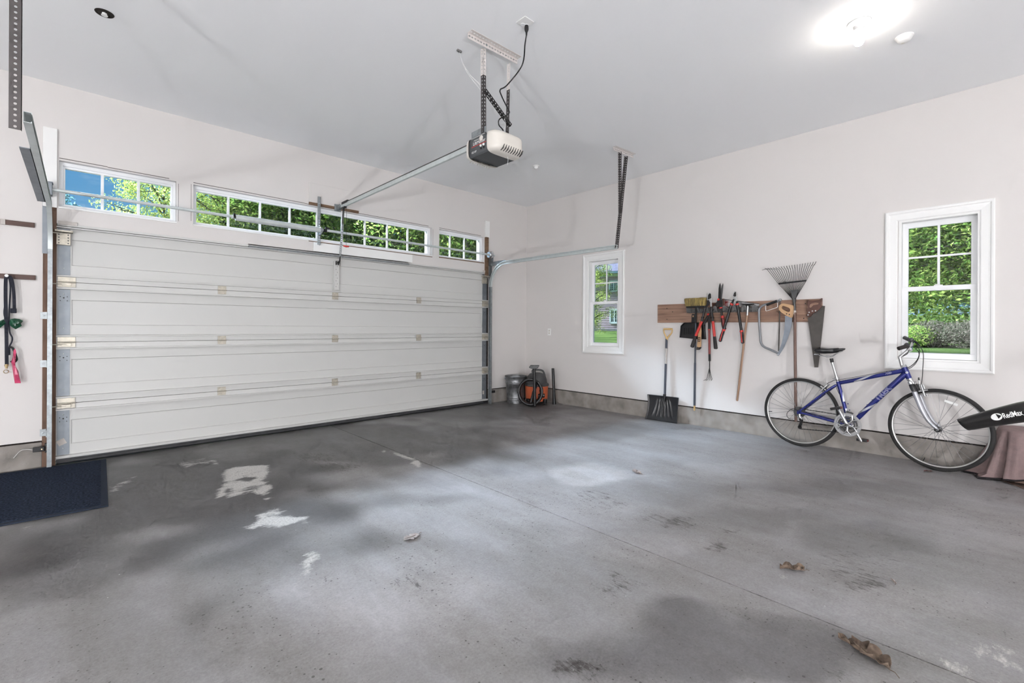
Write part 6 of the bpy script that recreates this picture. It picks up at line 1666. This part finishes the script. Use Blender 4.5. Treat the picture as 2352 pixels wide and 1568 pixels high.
k = MB().grid(drape, 150, 44); k.build('drape', M['cloth'], t, solid=0.004, angle=80)
hem = [drape(i / 149, 1.0) + V((0, 0, 0.003)) for i in range(150)]
k = MB().tube(hem, 0.0075, 8); k.build('hem', M['clothhem'], t)
tag(MB().box((bx0 + 0.045, by0 + 0.04, 0), (bx1 - 0.01, by1 - 0.06, bz - 0.015)).build('storage_box', M['card'], origin=((bx0 + bx1) / 2, (by0 + by1) / 2, 0), smooth=False), 'brown storage box hidden under the draped blanket', 'box')
k = MB().prism([fl(2283, 1096), fl(2420, 1150), fl(2460, 1112), fl(2306, 1088)], V((0, 0, 0.005)))
tag(k.build('cardboard_sheet', M['card'], smooth=False, origin=fl(2340, 1110)), 'flat scuffed brown cardboard sheet under the blanket edge', 'cardboard')

# leaf blower: its tube reaches into view from a stool
ax_d = FW.normalized()
def bd(u, v, D):
    d = ray(u, v); return CAM + d * (D / d.dot(FW))
p0, p1 = bd(2213.0, 975.0, 2.30), bd(2352.0, 951.0, 2.12)
ad = (p1 - p0).normalized()
r0, r1 = 0.0295, 0.0445
t = thing('leaf_blower', p1 + ad * 0.6, 'black leaf blower tube with white lettering reaching over the draped blanket', 'leaf blower')
# the cut end of the nozzle leans
pts, rs = [], []
L = (p1 - p0).length
x_ = UP - ad * UP.dot(ad); x_.normalize(); y_ = ad.cross(x_); y_ = y_ if y_.dot(FW) < 0 else -y_
prof = [(0.0, r0), (0.3, 0.0345), (0.6, 0.039), (1.0, r1), (2.2, 0.047), (3.3, 0.05)]
k = MB(); n = 40; vs = []
def rad_at(s):
    for (a, ra_), (b_, rb_) in zip(prof, prof[1:]):
        if s <= b_: return ra_ + (rb_ - ra_) * (s - a) / (b_ - a)
    return prof[-1][1]
NS = 34
for i in range(NS):
    s = 3.3 * i / (NS - 1); r = rad_at(s)
    for j in range(n):
        a = 2 * math.pi * j / n
        sk = -0.011 * math.sin(a) * max(0, 1 - s / 0.4)          # slanted mouth: longer at the top
        bow = x_ * (0.010 * math.sin(math.pi * min(1, s / 2)))
        vs.append(p0 + ad * (s * L + sk) + bow + (y_ * math.cos(a) + x_ * math.sin(a)) * r)
k.add(vs, [(i * n + j, i * n + (j + 1) % n, (i + 1) * n + (j + 1) % n, (i + 1) * n + j) for i in range(NS - 1) for j in range(n)])
k.build('blower_tube', M['tubeblack'], t, solid=0.003, angle=60)
def on_tube(body, size, s, h, m, sl=0.0):
    vs, fs = text_mesh(body, size, 0.0003, 0.0, 0.0006, 0.004)
    out = []
    for v in vs:
        ss = s + v.x * sl / L; r = rad_at(ss) + 0.0018
        a = (h + v.y) / r
        bow = x_ * (0.010 * math.sin(math.pi * min(1, ss / 2)))
        out.append(p0 + ad * (ss * L) + bow + (y_ * math.cos(a) + x_ * math.sin(a)) * (r + v.z))
    mb = MB().add(out, fs); return mb.build('lettering', m, t, smooth=False)
sgn = 1 if ad.dot(RT) > 0 else -1
on_tube('RedMax', 0.034, 0.885, -0.001, M['whiteprint'], 0.62)
def patch(name, m, s, h, lift, pts2, fs):
    out = []
    for vx, vy in pts2:
        ss = s + vx / L; r = rad_at(ss) + lift; a = (h + vy) / r
        bow = x_ * (0.010 * math.sin(math.pi * min(1, ss / 2)))
        out.append(p0 + ad * (ss * L) + bow + (y_ * math.cos(a) + x_ * math.sin(a)) * r)
    MB().add(out, fs).build(name, m, t, smooth=False)
RG, NA = 5, 40
rr = 0.0165
pts2 = [(rr * 1.25 * i / RG * math.cos(2 * math.pi * j / NA), rr * i / RG * math.sin(2 * math.pi * j / NA)) for i in range(RG + 1) for j in range(NA)]
patch('round_logo', M['whiteprint'], 0.635, 0.002, 0.0018, pts2, [(i * NA + j, i * NA + (j + 1) % NA, (i + 1) * NA + (j + 1) % NA, (i + 1) * NA + j) for i in range(RG) for j in range(NA)])
A_, B_, C_ = (0.001, rr * 0.9), (rr * 1.12, 0.001), (0.004, -rr * 0.62)      # dark wedge of the emblem
NW = 7
pts2 = []; idx = {}
for i in range(NW + 1):
    for j in range(NW + 1 - i):
        k_ = NW - i - j; idx[(i, j)] = len(pts2)
        pts2.append(tuple((A_[q] * i + B_[q] * j + C_[q] * k_) / NW for q in (0, 1)))
fs = []
for i in range(NW):
    for j in range(NW - i):
        fs.append((idx[(i, j)], idx[(i + 1, j)], idx[(i, j + 1)]))
        if i + j < NW - 1: fs.append((idx[(i + 1, j)], idx[(i + 1, j + 1)], idx[(i, j + 1)]))
patch('logo_wedge', M['tubeblack'], 0.635, 0.002, 0.0026, pts2, fs)
# body of the blower on its stool, past the edge of the view
pe = p0 + ad * (3.25 * L)
k = MB().obox(pe + ad * 0.16 - x_ * 0.02, ad * 0.15, x_ * 0.12, y_ * 0.13); k.build('engine_housing', M['orange'], t, bevel=0.04)
k = MB().tube(spline([pe + x_ * 0.09, pe + ad * 0.06 + x_ * 0.19, pe + ad * 0.22 + x_ * 0.19, pe + ad * 0.28 + x_ * 0.09], 6), 0.018, 10); k.build('carry_handle', M['black'], t)
be = pe + ad * 0.16; zt = be.z - 0.155
ts = thing('wooden_stool', (be.x, be.y, 0), 'wooden stool carrying the leaf blower at the edge of the room', 'stool')
MB().box((be.x - 0.2, be.y - 0.2, zt - 0.03), (be.x + 0.2, be.y + 0.2, zt)).build('seat', M['ply'], ts, smooth=False, bevel=0.006)
for sx_ in (-1, 1):
    for sy_ in (-1, 1): MB().bar(V((be.x + sx_ * 0.16, be.y + sy_ * 0.16, zt - 0.03)), V((be.x + sx_ * 0.19, be.y + sy_ * 0.19, 0)), 0.04, 0.04, V((1, 0, 0))).build('leg', M['ply'], ts, smooth=False)

# ---- dead leaves on the slab
def oak_leaf(name, c, ang, L_, m, label, lobes=4, curl=0.25, W_=0.42, seed=0, group='dead leaves on the slab'):
    rnd = random.Random(seed)
    half = []
    N = 44
    for i in range(N + 1):
        s = i / N
        env = math.sin(math.pi * min(1, s * 0.97 + 0.03)) ** 0.6
        lob = 0.42 + 0.58 * abs(math.sin(math.pi * (s * lobes + 0.15))) ** 0.7
        half.append((s, W_ * env * lob * (0.75 + 0.5 * s * (1 - s) * 2) / 2 + 0.004))
    ca_, sa_ = math.cos(ang), math.sin(ang)
    vs = []; ph = rnd.random() * 6
    for s, w_ in half:
        for q in (-1, -0.5, 0, 0.5, 1):
            x = (s - 0.5) * L_; y = q * w_ * L_ * (1 if q > 0 else 0.9)
            z = 0.004 + curl * L_ * (abs(q) ** 1.6) * (0.35 + 0.65 * abs(math.sin(s * 7 + ph + q))) * 0.5 + 0.02 * L_ * math.sin(s * 9 + ph) + 0.02 * L_
            vs.append(V((c.x + x * ca_ - y * sa_, c.y + x * sa_ + y * ca_, max(0.002, z))))
    k = MB()
    fs = [(i * 5 + j, (i + 1) * 5 + j, (i + 1) * 5 + j + 1, i * 5 + j + 1) for i in range(N) for j in range(4)]
    k.add(vs, fs)
    o = tag(k.build(name, m, solid=0.0006, angle=80, origin=(c.x, c.y, 0)), label, 'leaf', group)
    k = MB()
    st = V((c.x - ca_ * L_ * 0.5, c.y - sa_ * L_ * 0.5, 0.006)); en = V((c.x - ca_ * L_ * 0.80, c.y - sa_ * L_ * 0.80 + 0.01, 0.004))
    k.tube([V((c.x + ca_ * L_ * 0.4, c.y + sa_ * L_ * 0.4, 0.010 + 0.02 * L_)), V((c.x, c.y, 0.007 + 0.02 * L_)), st, st.lerp(en, 0.5) + V((0.004, 0.0, 0.004)), en], [0.0006, 0.0012, 0.0014, 0.0013, 0.0012], 6)
    k.build('stem', M['leaf'], o)
    return o


c = fl(1998, 1508); e = fl(1930, 1472); st = fl(2040, 1553)
dv = (e - st); oak_leaf('dead_leaf', c, math.atan2(dv.y, dv.x), 0.15, M['leaf'], 'large curled brown oak leaf lying beside the floor joint, closest to the viewer', 3, 0.40, 0.62, 3)
c2 = fl(1950, 1482)
oak_leaf('dead_leaf', c2, math.atan2(dv.y, dv.x) + 0.12, 0.085, M['leaf'], 'narrow rolled brown leaf touching the large curled oak leaf', 2, 0.55, 0.30, 12)
c = fl(1819, 1310); e = fl(1797, 1308); dv = e - fl(1845, 1312)
oak_leaf('dead_leaf', c, math.atan2(dv.y, dv.x), 0.115, M['leaf'], 'curled tan oak leaf with a hooked stem below the crank side of the bicycle', 3, 0.5, 0.5, 8)
c = fl(944, 1236); dv = fl(930, 1242) - fl(958, 1230)
oak_leaf('dead_leaf', c, math.atan2(dv.y, dv.x), 0.105, M['leafpale'], 'pale flattened leaf lying alone on the slab near the middle of the floor', 4, 0.15, 0.75, 21)
c = fl(1462, 1086); dv = fl(1450, 1083) - fl(1474, 1090)
oak_leaf('dead_leaf', c, math.atan2(dv.y, dv.x), 0.085, M['leafpale'], 'small pale shrivelled leaf out on the slab in front of the snow shovel', 4, 0.5, 0.8, 31)
c = fl(2131, 1083); dv = fl(2122, 1083) - fl(2140, 1084)
oak_leaf('dead_leaf', c, math.atan2(dv.y, dv.x), 0.06, M['leafred'], 'tiny reddish leaf scrap by the front tire of the bicycle', 2, 0.2, 0.6, 41)
c = fl(2052, 1337); oak_leaf('dead_leaf', c, 0.6, 0.045, M['leafpale'], 'thin pale leaf sliver at the edge of the dark oil smudge', 1, 0.3, 0.3, 51)

M['globe'] = emit('fill_glow', (250, 251, 255), FILL_STRENGTH)
# ---- unseen glowing globes added behind the camera as fill light
for (x, y, z), lab in FILL_GLOBES:
    wl = V((x, y, z))
    t = thing('added_fill_globe', (x, y, 0), lab, 'fill light', 'added fill-light globes behind the camera')
    MB().ball(wl, 0.17, 0.17, 0.17, 16, 9).build('globe', M['globe'], t)
    MB().lathe([(0.13, 0.0), (0.13, 0.012), (0.05, 0.02), (0.05, z - 0.165), (0.0, z - 0.165)], (x, y, 0), V((0, 0, 1)), 28).build('base', M['black'], t)
# ================================================================== OUTSIDE
def gz(x, y):
    d = math.hypot(max(x, 0), max(y, 0))
    return -0.15 + 0.036 * max(0.0, d - 1.0)


def az(a, D):
    """ground point seen at azimuth a (degrees from +Y towards +X) from the camera, D away"""
    p = V((CAM.x + math.sin(rad(a)) * D, CAM.y + math.cos(rad(a)) * D, 0)); p.z = gz(p.x, p.y)
    return p


M['lawn'] = mat('lawn', (64, 76, 38), 0.95, var=0.25, vscale=0.7, bump=0.8, bscale=30, col2=(38, 50, 24), spec=0.0)
k = MB()
def gr(a, b_):
    x = -60 + 190 * a; y = -40 + 170 * b_
    inside = x < 0.3 and y < 0.3
    return V((x, y, gz(x, y) + (0.05 * noise.noise(V((x * 0.3, y * 0.3, 0))) if max(x, y) > 3 else 0) - (0.2 if inside else 0)))
k.grid(gr, 96, 86)
tag(k.build('ground', M['lawn'], angle=180), 'mown green lawn rising away from the garage', 'lawn', kind='structure')


def foliage_mesh(name, blobs, count, size, m, rnd, flat=0.5, droop=0.0):
    """thousands of leaf blades scattered through ellipsoidal sprays"""
    vs, fs = [], []
    tot = sum(b[1].x * b[1].y for b in blobs)
    for c, r in blobs:
        nn = max(6, int(count * r.x * r.y / tot))
        for _ in range(nn):
            while True:
                q = V((rnd.uniform(-1, 1), rnd.uniform(-1, 1), rnd.uniform(-1, 1)))
                if 0.15 < q.length < 1: break
            p = c + V((q.x * r.x, q.y * r.y, q.z * r.z - droop * (q.x * q.x + q.y * q.y)))
            s = size * rnd.uniform(0.6, 1.3)
            n_ = V((rnd.gauss(0, 1), rnd.gauss(0, 1), rnd.gauss(0, 1) + flat * 3)).normalized()
            a = n_.cross(V((rnd.gauss(0, 1), rnd.gauss(0, 1), rnd.gauss(0, 1)))).normalized(); b_ = n_.cross(a)
            i = len(vs)
            vs += [p - a * s, p + b_ * s * 0.55 + n_ * s * 0.15, p + a * s, p - b_ * s * 0.55 + n_ * s * 0.15]
            fs.append((i, i + 1, i + 2, i + 3))
    me = bpy.data.meshes.new(name); me.from_pydata(vs, [], fs); me.materials.append(m)
    return me


def make_tree(kind, H, R, seed):
    """returns (trunk mesh, foliage mesh) about the origin"""
    rnd = random.Random(seed)
    mb = MB(); blobs = []
    top = H * (0.95 if kind == 'pine' else 0.8)
    ph = rnd.random() * 6
    trunk = [V((0.12 * math.sin(z * 0.8 + ph), 0.12 * math.cos(z * 0.7 + ph), z)) for z in [top * i / 8 for i in range(9)]]
    mb.tube(trunk, [max(0.03, H * 0.018 * (1 - 0.88 * i / 8)) for i in range(9)], 8)
    nb = {'oak': 26, 'maple': 24, 'pine': 34}[kind]
    for i in range(nb):
        f_ = (i + 0.5) / nb
        z = H * (0.16 + 0.66 * f_) if kind != 'pine' else H * (0.12 + 0.84 * f_)
        a = i * 2.4 + rnd.uniform(-0.4, 0.4)
        prof_ = math.sin(math.pi * (0.22 + 0.70 * f_)) if kind != 'pine' else (1.0 - 0.75 * f_)
        Lb = R * prof_ * rnd.uniform(0.75, 1.1)
        base = V((0.12 * math.sin(z * 0.8 + ph), 0.12 * math.cos(z * 0.7 + ph), z))
        d = V((math.cos(a), math.sin(a), rnd.uniform(0.15, 0.55) if kind != 'pine' else rnd.uniform(-0.12, 0.12)))
        end = base + d * Lb
        midp = base + d * Lb * 0.5 + V((0, 0, 0.12 * Lb * (1 if kind != 'pine' else -0.5)))
        br_ = bez(base, base.lerp(midp, 0.6), midp, end, 6)
        mb.tube(br_, [max(0.012, H * 0.006 * (1 - 0.8 * j / 6)) for j in range(7)], 5)
        nsub = 4 if kind == 'oak' else 5
        for j in range(nsub):
            t_ = 0.3 + 0.7 * (j + 0.5) / nsub
            q = br_[min(6, int(t_ * 6))]
            off = V((rnd.gauss(0, 0.22), rnd.gauss(0, 0.22), rnd.gauss(0, 0.10))) * Lb
            tip = q + off
            mb.tube([q, tip], [0.018, 0.008], 4)
            if kind == 'oak': rr = V((0.23, 0.23, 0.10)) * R * rnd.uniform(0.8, 1.3)
            elif kind == 'maple': rr = V((0.27, 0.27, 0.22)) * R * rnd.uniform(0.8, 1.3)
            else: rr = V((0.20, 0.20, 0.07)) * R * rnd.uniform(0.8, 1.3)
            blobs.append((tip, rr))
    return mb, blobs, rnd


PROTO = {}
def tree(kind, var, p, H, yaw, label, group='trees beyond the garage', wide=1.0):
    key = (kind, var)
    if key not in PROTO:
        h0 = {'oak': 9.0, 'maple': 8.0, 'pine': 12.0}[kind]; r0_ = {'oak': 3.6, 'maple': 3.0, 'pine': 2.9}[kind]
        mb, blobs, rnd = make_tree(kind, h0, r0_, {'oak': 4, 'maple': 9, 'pine': 17}[kind] + var)
        root = thing({'oak': 'oak_tree', 'maple': 'maple_tree', 'pine': 'pine_tree'}[kind], (0, 0, 0), label, 'tree', group)
        mb.build('trunk', M['bark'], root)
        me = foliage_mesh('foliage', blobs, {'oak': 26000, 'maple': 52000, 'pine': 40000}[kind], {'oak': 0.056, 'maple': 0.056, 'pine': 0.06}[kind], M[{'oak': 'oakleaf', 'maple': 'mapleleaf', 'pine': 'pineleaf'}[kind]], rnd, 0.5 if kind != 'pine' else 0.1, 0.15 if kind == 'pine' else 0.05)
        o = bpy.data.objects.new('foliage', me); COL.objects.link(o); o.parent = root
        PROTO[key] = (root, h0, False)
    root, h0, used = PROTO[key]
    if used: root = copy_tree(root)
    else: PROTO[key] = (root, h0, True)
    s = H / h0
    root.location = p; root.rotation_euler = (0, 0, yaw); root.scale = (s * wide, s * wide, s)
    tag(root, label, 'tree', group)
    return root


tree('pine', 0, az(-6.4, 19), 10.5, 0.3, 'dark pine reaching in from the outer edge of the cloud-filled first transom')
tree('oak', 0, az(6.2, 21), 8.4, 1.0, 'airy oak branching across the last two panes of the first transom', wide=0.62)
tree('oak', 1, az(11.8, 18), 7.6, 2.1, 'airy oak with bare boughs against blue sky in the long transom', wide=0.75)
tree('maple', 0, az(17.5, 17.5), 8.6, 0.4, 'leafy maple behind the spring tube in the long transom')
tree('maple', 1, az(22.5, 16.5), 8.4, 1.3, 'leafy maple behind the slotted spring bracket in the long transom')
tree('pine', 1, az(27.6, 22), 12.0, 2.0, 'blue-green pine behind the hanging opener arm')
tree('maple', 2, az(32.0, 15.5), 7.6, 2.6, 'leafy maple filling the corner end of the long transom')
tree('maple', 0, az(37.5, 12.5), 6.6, 3.6, 'sunlit maple filling the short transom near the corner')
tree('maple', 1, az(43.5, 17), 7.6, 4.1, 'leafy maple standing past the corner of the garage')
tree('oak', 0, az(53.0, 20), 5.0, 4.4, 'slender young tree in front of the neighbouring house', wide=0.6)
tree('maple', 2, az(82.2, 20), 8.8, 0.9, 'broad leafy maple over the garden lawn behind the handlebar window')
tree('maple', 1, az(90.3, 19), 8.8, 5.2, 'broad leafy maple at the far pane side of the handlebar window')
tree('maple', 0, az(82.8, 30), 11.0, 2.2, 'tall leafy maple closing the end of the garden lawn')
tree('pine', 0, az(79.0, 34), 13.0, 1.2, 'dark pine behind the maples of the garden lawn')
tree('pine', 1, az(90.0, 36), 13.0, 0.2, 'dark pine at the back of the garden')
tree('pine', 1, az(14.6, 31), 12.5, 3.1, 'dark pine standing behind the oak and maple of the long transom')
tree('maple', 2, az(20.0, 27), 10.5, 5.1, 'pale green maple in the second row behind the long transom')

# low shrubs at the edge of the garden lawn
for i, (a, D, r, lab) in enumerate([(85.3, 27.0, 1.0, 'greyish flowering shrub at the edge of the lawn by the handlebar'), (87.6, 25.5, 1.25, 'pinkish dry shrub on the lawn in the lower window pane'), (89.2, 26.5, 1.15, 'second pinkish shrub beside the first on the lawn'), (83.6, 26.0, 1.0, 'green shrub hidden by the window casing')]):
    p = az(a, D)
    rnd = random.Random(50 + i)
    bl_ = [(V((rnd.gauss(0, r * 0.45), rnd.gauss(0, r * 0.45), 0.45 * r)), V((r * 0.6, r * 0.6, r * 0.45))) for _ in range(6)]
    me = foliage_mesh('garden_shrub', bl_, 7000, 0.042, M['shrubleaf'] if i < 3 else M['mapleleaf'], rnd, 0.3)
    o = bpy.data.objects.new('garden_shrub', me); COL.objects.link(o); o.location = p
    tag(o, lab, 'shrub', 'shrubs at the edge of the lawn')

# wooded edge far behind everything
rnd = random.Random(77)
blobs = []
for i in range(150):
    a = -16 + 112 * i / 149 + rnd.uniform(-0.4, 0.4)
    D = 58 + rnd.uniform(-5, 8)
    if 50 < a < 60: continue
    p = az(a, D)
    hgt = (4.5 + rnd.uniform(0, 5.0)) if a > 14 else 2.5
    for kz in range(3): blobs.append((p + V((rnd.gauss(0, 1.2), rnd.gauss(0, 1.2), hgt * (0.25 + 0.3 * kz))), V((2.6, 2.6, hgt * 0.32))))
me = foliage_mesh('treeline', blobs, 60000, 0.22, M['mapleleaf'], rnd, 0.2)
o = bpy.data.objects.new('treeline', me); COL.objects.link(o)
tag(o, 'distant wooded edge behind the garden trees', 'woodland', kind='stuff')

# ---- neighbouring house
hc = az(55.0, 42); hc.z = 0.95
fwd_h = V((-0.95, -0.312, 0)).normalized(); sd_h = V((-fwd_h.y, fwd_h.x, 0))
sd_h = sd_h if sd_h.dot(RT) > 0 else -sd_h
t = thing('neighbour_house', hc, 'two-storey house with mauve lap siding and a lavender-grey shingle roof', 'house')


def sidingmat():
    m, tt, b = newmat('lap_siding')
    tc = tt.node('ShaderNodeTexCoord').outputs['Object']
    sp = tt.node('ShaderNodeSeparateXYZ'); tt.l.new(tc, sp.inputs[0])
    n_ = tt.noise(tc, 1.2, 3)
    tt.l.new(tt.mix(n_, lin((196, 162, 168)), lin((220, 186, 190))), b.inputs['Base Color'])
    b.inputs['Roughness'].default_value = 0.7
    return m


SD = sidingmat()
M['roof'] = mat('grey_shingles', (66, 61, 76), 0.95, var=0.2, vscale=6)
M['hglass'] = mat('dim_window_glass', (60, 74, 92), 0.1, var=0.1)
def hp(x, z, d=0.0): return hc + sd_h * x + fwd_h * d + V((0, 0, z))
eave = 5.25
W_ = 8.5
k = MB()
lap = 0.16
z = 0.25
while z < eave:
    k.add([hp(-W_, z, 0.035), hp(W_, z, 0.035), hp(W_, z + lap, 0.0), hp(-W_, z + lap, 0.0), hp(-W_, z, 0.0), hp(W_, z, 0.0)], [(0, 1, 2, 3), (0, 4, 5, 1)]); z += lap
k.add([hp(-W_, 0, -6), hp(W_, 0, -6), hp(W_, eave, -6), hp(-W_, eave, -6), hp(-W_, 0, 0), hp(W_, 0, 0), hp(W_, eave, 0), hp(-W_, eave, 0)], [(0, 1, 2, 3), (0, 4, 7, 3), (1, 2, 6, 5)])
k.build('wall', SD, t, smooth=False)
k = MB(); k.box((0, 0, 0), (0, 0, 0)); k = MB(); k.obox(hp(0, 0.1, 0.0), sd_h * W_, fwd_h * 0.05, V((0, 0, 0.18))); k.build('foundation', M['curb'], t, smooth=False)
k = MB().prism([hp(-W_ - 0.5, eave - 0.05, 0.55), hp(-W_ - 0.5, eave + 0.1, 0.55), hp(-W_ - 0.5, eave + 2.9, -4.0), hp(-W_ - 0.5, eave - 0.05, -6.5)], sd_h * (2 * W_ + 1)); k.build('roof', M['roof'], t, smooth=False)
k = MB().obox(hp(0, eave - 0.02, 0.58), sd_h * (W_ + 0.5), fwd_h * 0.06, V((0, 0, 0.09))); k.build('gutter', mat('teal_gutter', (112, 138, 146), 0.5), t, smooth=False)
k = MB().obox(hp(0, eave - 0.2, 0.03), sd_h * W_, fwd_h * 0.03, V((0, 0, 0.12))); k.build('frieze', M['trim'], t, smooth=False)
def hwin(u, v0, v1, wpx):
    a = onp(u, v0, hc, fwd_h); b_ = onp(u, v1, hc, fwd_h); e1_ = onp(u + wpx, v0, hc, fwd_h)
    w_ = (e1_ - a).length / 2; c_ = (a + b_) / 2; hh = abs(a.z - b_.z) / 2
    k = MB()
    for sx_ in (-1, 1): k.obox(c_ + sd_h * sx_ * w_ + fwd_h * 0.06, sd_h * 0.07, fwd_h * 0.04, V((0, 0, hh + 0.08)))
    for sz_ in (-1, 1): k.obox(c_ + V((0, 0, sz_ * hh)) + fwd_h * 0.06, sd_h * (w_ + 0.08), fwd_h * 0.04, V((0, 0, 0.08)))
    k.obox(c_ + fwd_h * 0.06, sd_h * 0.06, fwd_h * 0.035, V((0, 0, hh)))
    for q in (-0.5, 0.5): k.obox(c_ + sd_h * w_ * q + fwd_h * 0.055, sd_h * 0.02, fwd_h * 0.02, V((0, 0, hh)))
    for q in (-0.4, 0.0, 0.4): k.obox(c_ + V((0, 0, hh * q)) + fwd_h * 0.055, sd_h * w_, fwd_h * 0.02, V((0, 0, 0.02)))
    o = k.build('window', M['trim'], t, smooth=False)
    MB().obox(c_ + fwd_h * 0.045, sd_h * w_, fwd_h * 0.005, V((0, 0, hh))).build('pane', M['hglass'], o, smooth=False)
hwin(1411.5, 711, 741, 19); hwin(1410, 646, 668, 19); hwin(1350, 700, 738, 22); hwin(1350, 644, 668, 20); hwin(1455, 700, 738, 20)

# ================================================================== LIGHT AND CAMERA
def skyworld():
    w = bpy.data.worlds.new('sky'); SC.world = w; w.use_nodes = True
    t = NT(w.node_tree); t.n.clear()
    o = t.node('ShaderNodeOutputWorld')
    tc = t.node('ShaderNodeTexCoord').outputs['Generated']
    sp = t.node('ShaderNodeSeparateXYZ'); t.l.new(tc, sp.inputs[0])
    col = t.ramp(sp.outputs[2], [(0.0, (0.34, 0.52, 0.70)), (0.22, (0.12, 0.36, 0.66)), (0.6, (0.07, 0.22, 0.52))])
    mp = t.node('ShaderNodeMapping', inp={'Scale': (5.0, 5.0, 11.0), 'Location': (0.35, 0.1, 0.2)}); t.l.new(tc, mp.inputs['Vector'])
    n1 = t.noise(mp.outputs['Vector'], 1.0, 6, 0.55, 0.2)
    cl = t.math('MULTIPLY', t.math('SUBTRACT', n1, 0.56, clamp=True), 7.0, clamp=True)
    col = t.mix(t.math('MULTIPLY', cl, 0.8), col, (0.80, 0.83, 0.87, 1))
    bg = t.node('ShaderNodeBackground', inp={'Color': col, 'Strength': SKY})
    t.l.new(bg.outputs[0], o.inputs[0])


skyworld()
sd_ = bpy.data.lights.new('sun', 'SUN'); sd_.energy = SUN; sd_.angle = rad(20); sd_.color = (0.68, 0.82, 1.0)
so = bpy.data.objects.new('sun', sd_); COL.objects.link(so)
so.rotation_euler = V(SUNDIR).to_track_quat('-Z', 'Y').to_euler()

cd = bpy.data.cameras.new('camera'); cam = bpy.data.objects.new('camera', cd); COL.objects.link(cam)
cd.sensor_fit = 'HORIZONTAL'; cd.sensor_width = 36.0; cd.lens = 36.0 * F / 2352.0
cd.shift_x = 0.0; cd.shift_y = -(784.0 - CY) / 2352.0
cd.clip_start = 0.05; cd.clip_end = 500
xa = RT * _c + UP * _s; ya_ = UP * _c - RT * _s
cam.matrix_world = Matrix(((xa.x, ya_.x, -FW.x, CAM.x), (xa.y, ya_.y, -FW.y, CAM.y), (xa.z, ya_.z, -FW.z, CAM.z), (0, 0, 0, 1)))
SC.camera = cam
SC.view_settings.view_transform = 'Standard'
SC.view_settings.look = 'None'
SC.view_settings.gamma = 1.0
SC.view_settings.use_curve_mapping = False
SC.view_settings.exposure = EXPO
SC.cycles.max_bounces = 7
SC.cycles.diffuse_bounces = 5
SC.cycles.glossy_bounces = 3
SC.cycles.transmission_bounces = 4
SC.cycles.transparent_max_bounces = 8
SC.cycles.caustics_reflective = False
SC.cycles.caustics_refractive = False
SC.cycles.sample_clamp_indirect = 6.0
SC.cycles.use_denoising = True
SC.cycles.use_adaptive_sampling = True
SC.cycles.adaptive_threshold = 0.12
SC.cycles.use_light_tree = False
SC.cycles.adaptive_min_samples = 12
